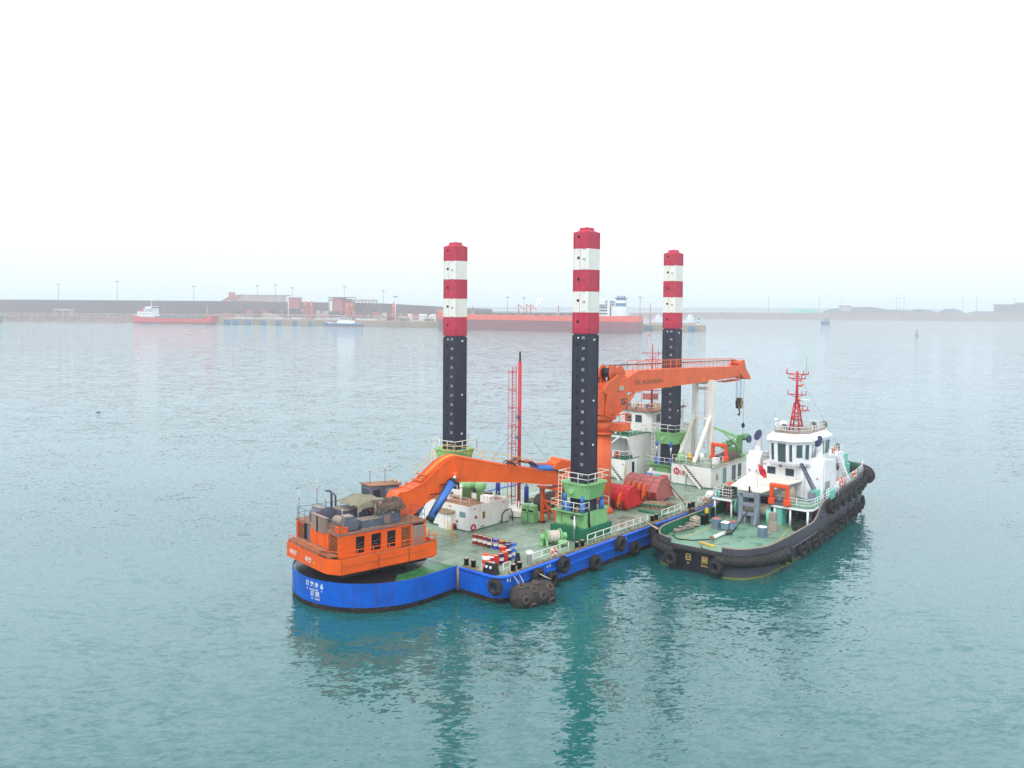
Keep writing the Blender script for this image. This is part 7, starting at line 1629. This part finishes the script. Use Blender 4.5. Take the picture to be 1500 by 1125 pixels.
# red ship on the left
T0, T1 = (fu(200, 940), 940, 0), (fu(317, 918), 918, 0)
LT = (Vector(T1) - Vector(T0)).length
r = root('cargo_ship', 'red cargo ship with white stern house on the left shore', 'ship', W, (0, 0, 0)); place(r, T0, T1)
g = hullmesh(LT, 15, 5.6, 0, 11, (0, 1), 1.2, 3.2, 2.4); part(r, 'hull', g, ['hullred', 'tankboot', 'deckfar'])
g = G(); g.box(3, -6, 6, 24, 6, 8.2, 0); g.box(5, -5.5, 8.2, 23, 5.5, 12.0, 0); g.box(12, -5, 12, 23, 5, 14.5, 0); g.box(15, -6.5, 14.5, 22.5, 6.5, 17.2, 0); sp = part(r, 'superstructure', g, ['bgwhite'])
for k in range(3): g = G(); [g.box(7 + i * 2.6, -5.62, 9.0 + k * 2.8, 8.2 + i * 2.6, -5.5, 10 + k * 2.8) for i in range(6)]; part(r, 'window', g, ['glassdark'], parent=sp)
g = G(); g.box(14.6, -5, 15.4, 15, 5, 16.6); g.box(22.4, -6, 15.3, 22.7, 6, 16.6); part(r, 'window', g, ['glassdark'], parent=sp)
g = G(); g.box(6, -1.8, 12, 10, 1.8, 15.5); part(r, 'funnel', g, ['hullred'])
g = G(); g.tube([(18, 0, 17), (18, 0, 25)], [.45, .2], 6); g.tube([(18, -2, 21), (18, 2, 21)], .2, 5); part(r, 'mast', g, ['spudwhite'])
g = G(); g.tube([(LT - 11, 0, 6), (LT - 11, 0, 18.5)], [.6, .35], 6); part(r, 'mast', g, ['ylid'])
g = G(); g.box(26, -4.5, 5.6, LT - 15, 4.5, 7.0); part(r, 'hatch', g, ['bggreen'])
for u in (34, 39): g = G(); g.tube([(u, 0, 7), (u, 0, 17)], .4, 6); part(r, 'kingpost', g, ['bgred'])
g = G(); g.tube([(3, -6.8, 7.2), (24, -6.8, 7.0)], .12, 5); g.rail([(0.5, -5.5, 8.0), (20, -6.9, 6.2)], 1.0, 3, .1); part(r, 'railing', g, ['bgwhite'])
# small white boat at the quay
T0, T1 = (fu(530, 875), 875, 0), (fu(478, 884), 884, 0); LT = (Vector(T1) - Vector(T0)).length
r = root('workboat', 'white cabin workboat with dark hull lying at the quay', 'boat', W, (0, 0, 0)); place(r, T0, T1)
g = hullmesh(LT, 8, 2.6, 0, 8, (0, 1), .3, 1.2); part(r, 'hull', g, ['bgblue', 'tankboot', 'bgwhite'])
g = G(); g.box(9, -3, 2.6, 25, 3, 5.2); g.box(13, -2.6, 5.2, 23, 2.6, 8.2); sp = part(r, 'cabin', g, ['bgwhite'])
g = G(); g.box(12.8, -2.2, 6.4, 13, 2.2, 7.6); g.box(13.5, 2.6, 6.4, 22.5, 2.75, 7.6); g.box(22.9, -2.2, 6.4, 23.1, 2.2, 7.6); part(r, 'window', g, ['glassdark'], parent=sp)
g = G().tube([(18, 0, 8.2), (18, 0, 11.5)], .2, 5); part(r, 'mast', g, ['bgwhite'])
# small blue fishing boat heading in
T0, T1 = (fu(1211, 1120), 1160, 0), (fu(1205, 1085), 1085 + 42, 0); 
r = root('fishing_boat', 'small blue fishing boat under way on open water at right', 'boat', W, (0, 0, 0)); LT = place(r, (fu(1216, 1140), 1146, 0), (fu(1199.5, 1140), 1134, 0)); LT = 16
g = hullmesh(LT, 5.2, 3.0, 0, 6, (0, 1), .4, 1.8, .4); part(r, 'hull', g, ['bgblue', 'tankboot', 'deckfar'])
g = G(); g.box(2.2, -1.8, 3.0, 7.5, 1.8, 6.4); g.box(3, -1.4, 6.4, 6.5, 1.4, 7.6); sp = part(r, 'cabin', g, ['bgblue'])
g = G(); g.box(7.45, -1.4, 5.0, 7.6, 1.4, 6.0); g.box(3, 1.75, 5.0, 7, 1.9, 6.0); part(r, 'window', g, ['bgwhite'], parent=sp)
g = G().tube([(5, 0, 7.6), (5, 0, 10.5)], .15, 5); part(r, 'mast', g, ['bgblue'])
r = root('green_boat', 'green boat at the left end of the stone shore', 'boat', W, (0, 0, 0)); place(r, (fu(-30, 935), 935, 0), (fu(7, 928), 928, 0))
g = hullmesh(27, 7, 4.6, 0, 8, (0, 1), .3, 1.4); part(r, 'hull', g, ['bggreen', 'tankboot', 'deckfar'])
g = G(); g.box(8, -2.6, 4.6, 20, 2.6, 7.4); part(r, 'cabin', g, ['bgwhite'])
g = G().tube([(21, 0, 4), (21, 0, 15)], .2, 5); part(r, 'mast', g, ['bgblue'])
# channel buoy
r = root('channel_buoy', 'small dark channel buoy floating alone at right', 'buoy', FC, (fu(1343, 745), 745, 0)); u, d = fu(1343, 745), 745
g = G().lathe([(1.0, -.4), (1.5, 0), (1.5, .7), (.9, 1.0)], (u, d, WZ), n=16); part(r, 'float', g, ['lamp'])
g = G(); 
for k in range(4): q = k * PI / 2; g.tube([(u + .8 * math.cos(q), d + .8 * math.sin(q), .7), (u + .2 * math.cos(q), d + .2 * math.sin(q), 4.4)], .12, 5)
g.cyl((u, d, 3.0), (u, d, 4.6), .45, 10); g.cyl((u, d, 4.6), (u, d, 5.4), .15, 8); part(r, 'tower', g, ['lamp'])
r = root('channel_buoy', 'tiny orange buoy behind the red signal mast', 'buoy', FC, (fu(951, 690), 690, 0)); u, d = fu(951, 690), 690
g = G().lathe([(.8, -.3), (1.1, 0), (1.1, .6), (.5, 1.0), (.25, 3.2)], (u, d, WZ), n=12); part(r, 'float', g, ['lifered'])
r = root('drifting_float', 'tiny dark float drifting on the water at left', 'float', FC, (fu(140, 190), 190, 0)); u, d = fu(142, 195), 195
g = G().ball((u, d, WZ + .05), .22, 0, 10, 7, (2.2, 1, .7)); part(r, 'body', g, ['black'])
# beacon and lighthouse on the quay tip
r = root('quay_beacon', 'slim red beacon mast on the quay end', 'beacon', FC, (fu(952, 835), 835, 5)); u, d = fu(952, 840), 840
g = G(); g.tube([(u, d, 4), (u, d, fz(952, 444, d))], [.6, .35], 8); part(r, 'mast', g, ['bgred'])
r = root('harbour_light', 'little green and white harbour light at the quay tip', 'lighthouse', FC, (fu(1023, 828), 828, 5)); u, d = fu(1023, 832), 832
for k, m in enumerate(('bgwhite', 'bggreen', 'bgwhite', 'bggreen')): g = G().cyl((u, d, 5 + k * 1.5), (u, d, 6.5 + k * 1.5), 1.0 - .07 * k, 12); part(r, 'band', g, [m])
# breakwater, piles and buildings far right
def ridge(name, label, cat, pts, d, th, mat, kind=None, zb=-1, seed=1):
    rnd = random.Random(seed); g = G(); out = []
    for (x0_, y0_), (x1_, y1_) in zip(pts[:-1], pts[1:]):
        k = max(1, int(abs(x1_ - x0_) / 4))
        for i in range(k): q = i / k; out.append((x0_ + (x1_ - x0_) * q, y0_ + (y1_ - y0_) * q + rnd.uniform(-.25, .25)))
    out.append(pts[-1])
    top = [V(fu(x, d), d + th / 2, max(zb + .2, fz(x, y, d))) for x, y in out]; lo_ = [V(p.x, d, zb) for p in top]; bk = [V(p.x, d + th, zb) for p in top]
    g.strip(top, lo_, 0); g.strip(bk, top, 0)
    return single(name, label, cat, g, [mat], FC, (0, d, 0), kind=kind)
ridge('breakwater', 'low breakwater line crossing the right background', 'breakwater', [(655, 459), (800, 458.5), (1040, 457.5), (1200, 458.5), (1350, 459), (1540, 460.5)], 1560, 30, 'rock', 'structure', seed=2)
ridge('far_breakwater', 'faint outer breakwater on the sea horizon', 'breakwater', [(560, 450), (800, 450.3), (1100, 451), (1400, 453)], 3300, 40, 'pile', 'structure', seed=3)
ridge('stock_pile', 'pale green netted pile on the far right shore', 'pile', [(1160, 459), (1176, 454.5), (1188, 452), (1200, 453.5), (1212, 459)], 1640, 60, 'pilegreen', seed=4)
ridge('stock_pile', 'long flat grey coal pile on the far right shore', 'pile', [(1206, 459), (1222, 453), (1250, 450.5), (1285, 449.5), (1310, 454), (1345, 455), (1352, 453), (1372, 454.5), (1384, 459)], 1690, 60, 'pile', seed=5)
ridge('stock_pile', 'rounded grey coal pile right of the long one', 'pile', [(1380, 459.5), (1394, 453), (1408, 452), (1420, 456), (1425, 460)], 1700, 60, 'pile', seed=6)
ridge('stock_pile', 'low grey heap before the right hand building', 'pile', [(1420, 460), (1440, 456), (1475, 456.5), (1500, 457), (1540, 458)], 1720, 60, 'pile', seed=7)
r = root('far_shed', 'dull purple shed at the right end of the far shore', 'building', FC, (fu(1490, 1800), 1800, 0)); g = G(); bgbox(g, 1470, 1540, 446.5, 460, 1800, 40); bgbox(g, 1497, 1540, 443.5, 447, 1800, 30); part(r, 'wall', g, ['windwall'])
g = G(); bgbox(g, 1469.5, 1498, 445.8, 446.5, 1798, 44); part(r, 'roof', g, ['bgdark'])
r = root('far_house', 'tiny red and white house on the grey pile skyline', 'building', FC, (fu(1239, 1650), 1650, 0)); g = G(); bgbox(g, 1232, 1246, 449, 456, 1650, 12); part(r, 'wall', g, ['bgbeige'])
g = G(); bgbox(g, 1231.5, 1246.5, 447.6, 449, 1649, 14); part(r, 'roof', g, ['bgred'])
g = G(); d = 1650; g.tube([(fu(1232, d), d, 5), (fu(1232, d), d, fz(1232, 436, d))], .5, 5); part(r, 'mast', g, ['lamp'])
def farship(label, px0, px1, d):
    r = root('far_ship', label, 'ship', W, (0, 0, 0), 'pale ships behind the quay'); L = place(r, (fu(px0, d), d, 0), (fu(px1, d), d + 10, 0))
    g = hullmesh(L, 9, 3.2, 0, 8, (0, 1), .3, 1.5); part(r, 'hull', g, ['bgwhite', 'tankboot', 'deckfar'])
    g = G(); g.box(L * .35, -3, 3.2, L * .72, 3, 7.5); g.box(L * .45, -2.5, 7.5, L * .62, 2.5, 10.5); part(r, 'superstructure', g, ['bgwhite'])
    g = G().tube([(L * .52, 0, 10.5), (L * .52, 0, 17)], .3, 5); part(r, 'mast', g, ['bgwhite'])
farship('pale ship left of the rightmost spud behind the quay end', 954, 975, 1150); farship('pale ship right of the rightmost spud behind the quay end', 1001, 1021, 1150)
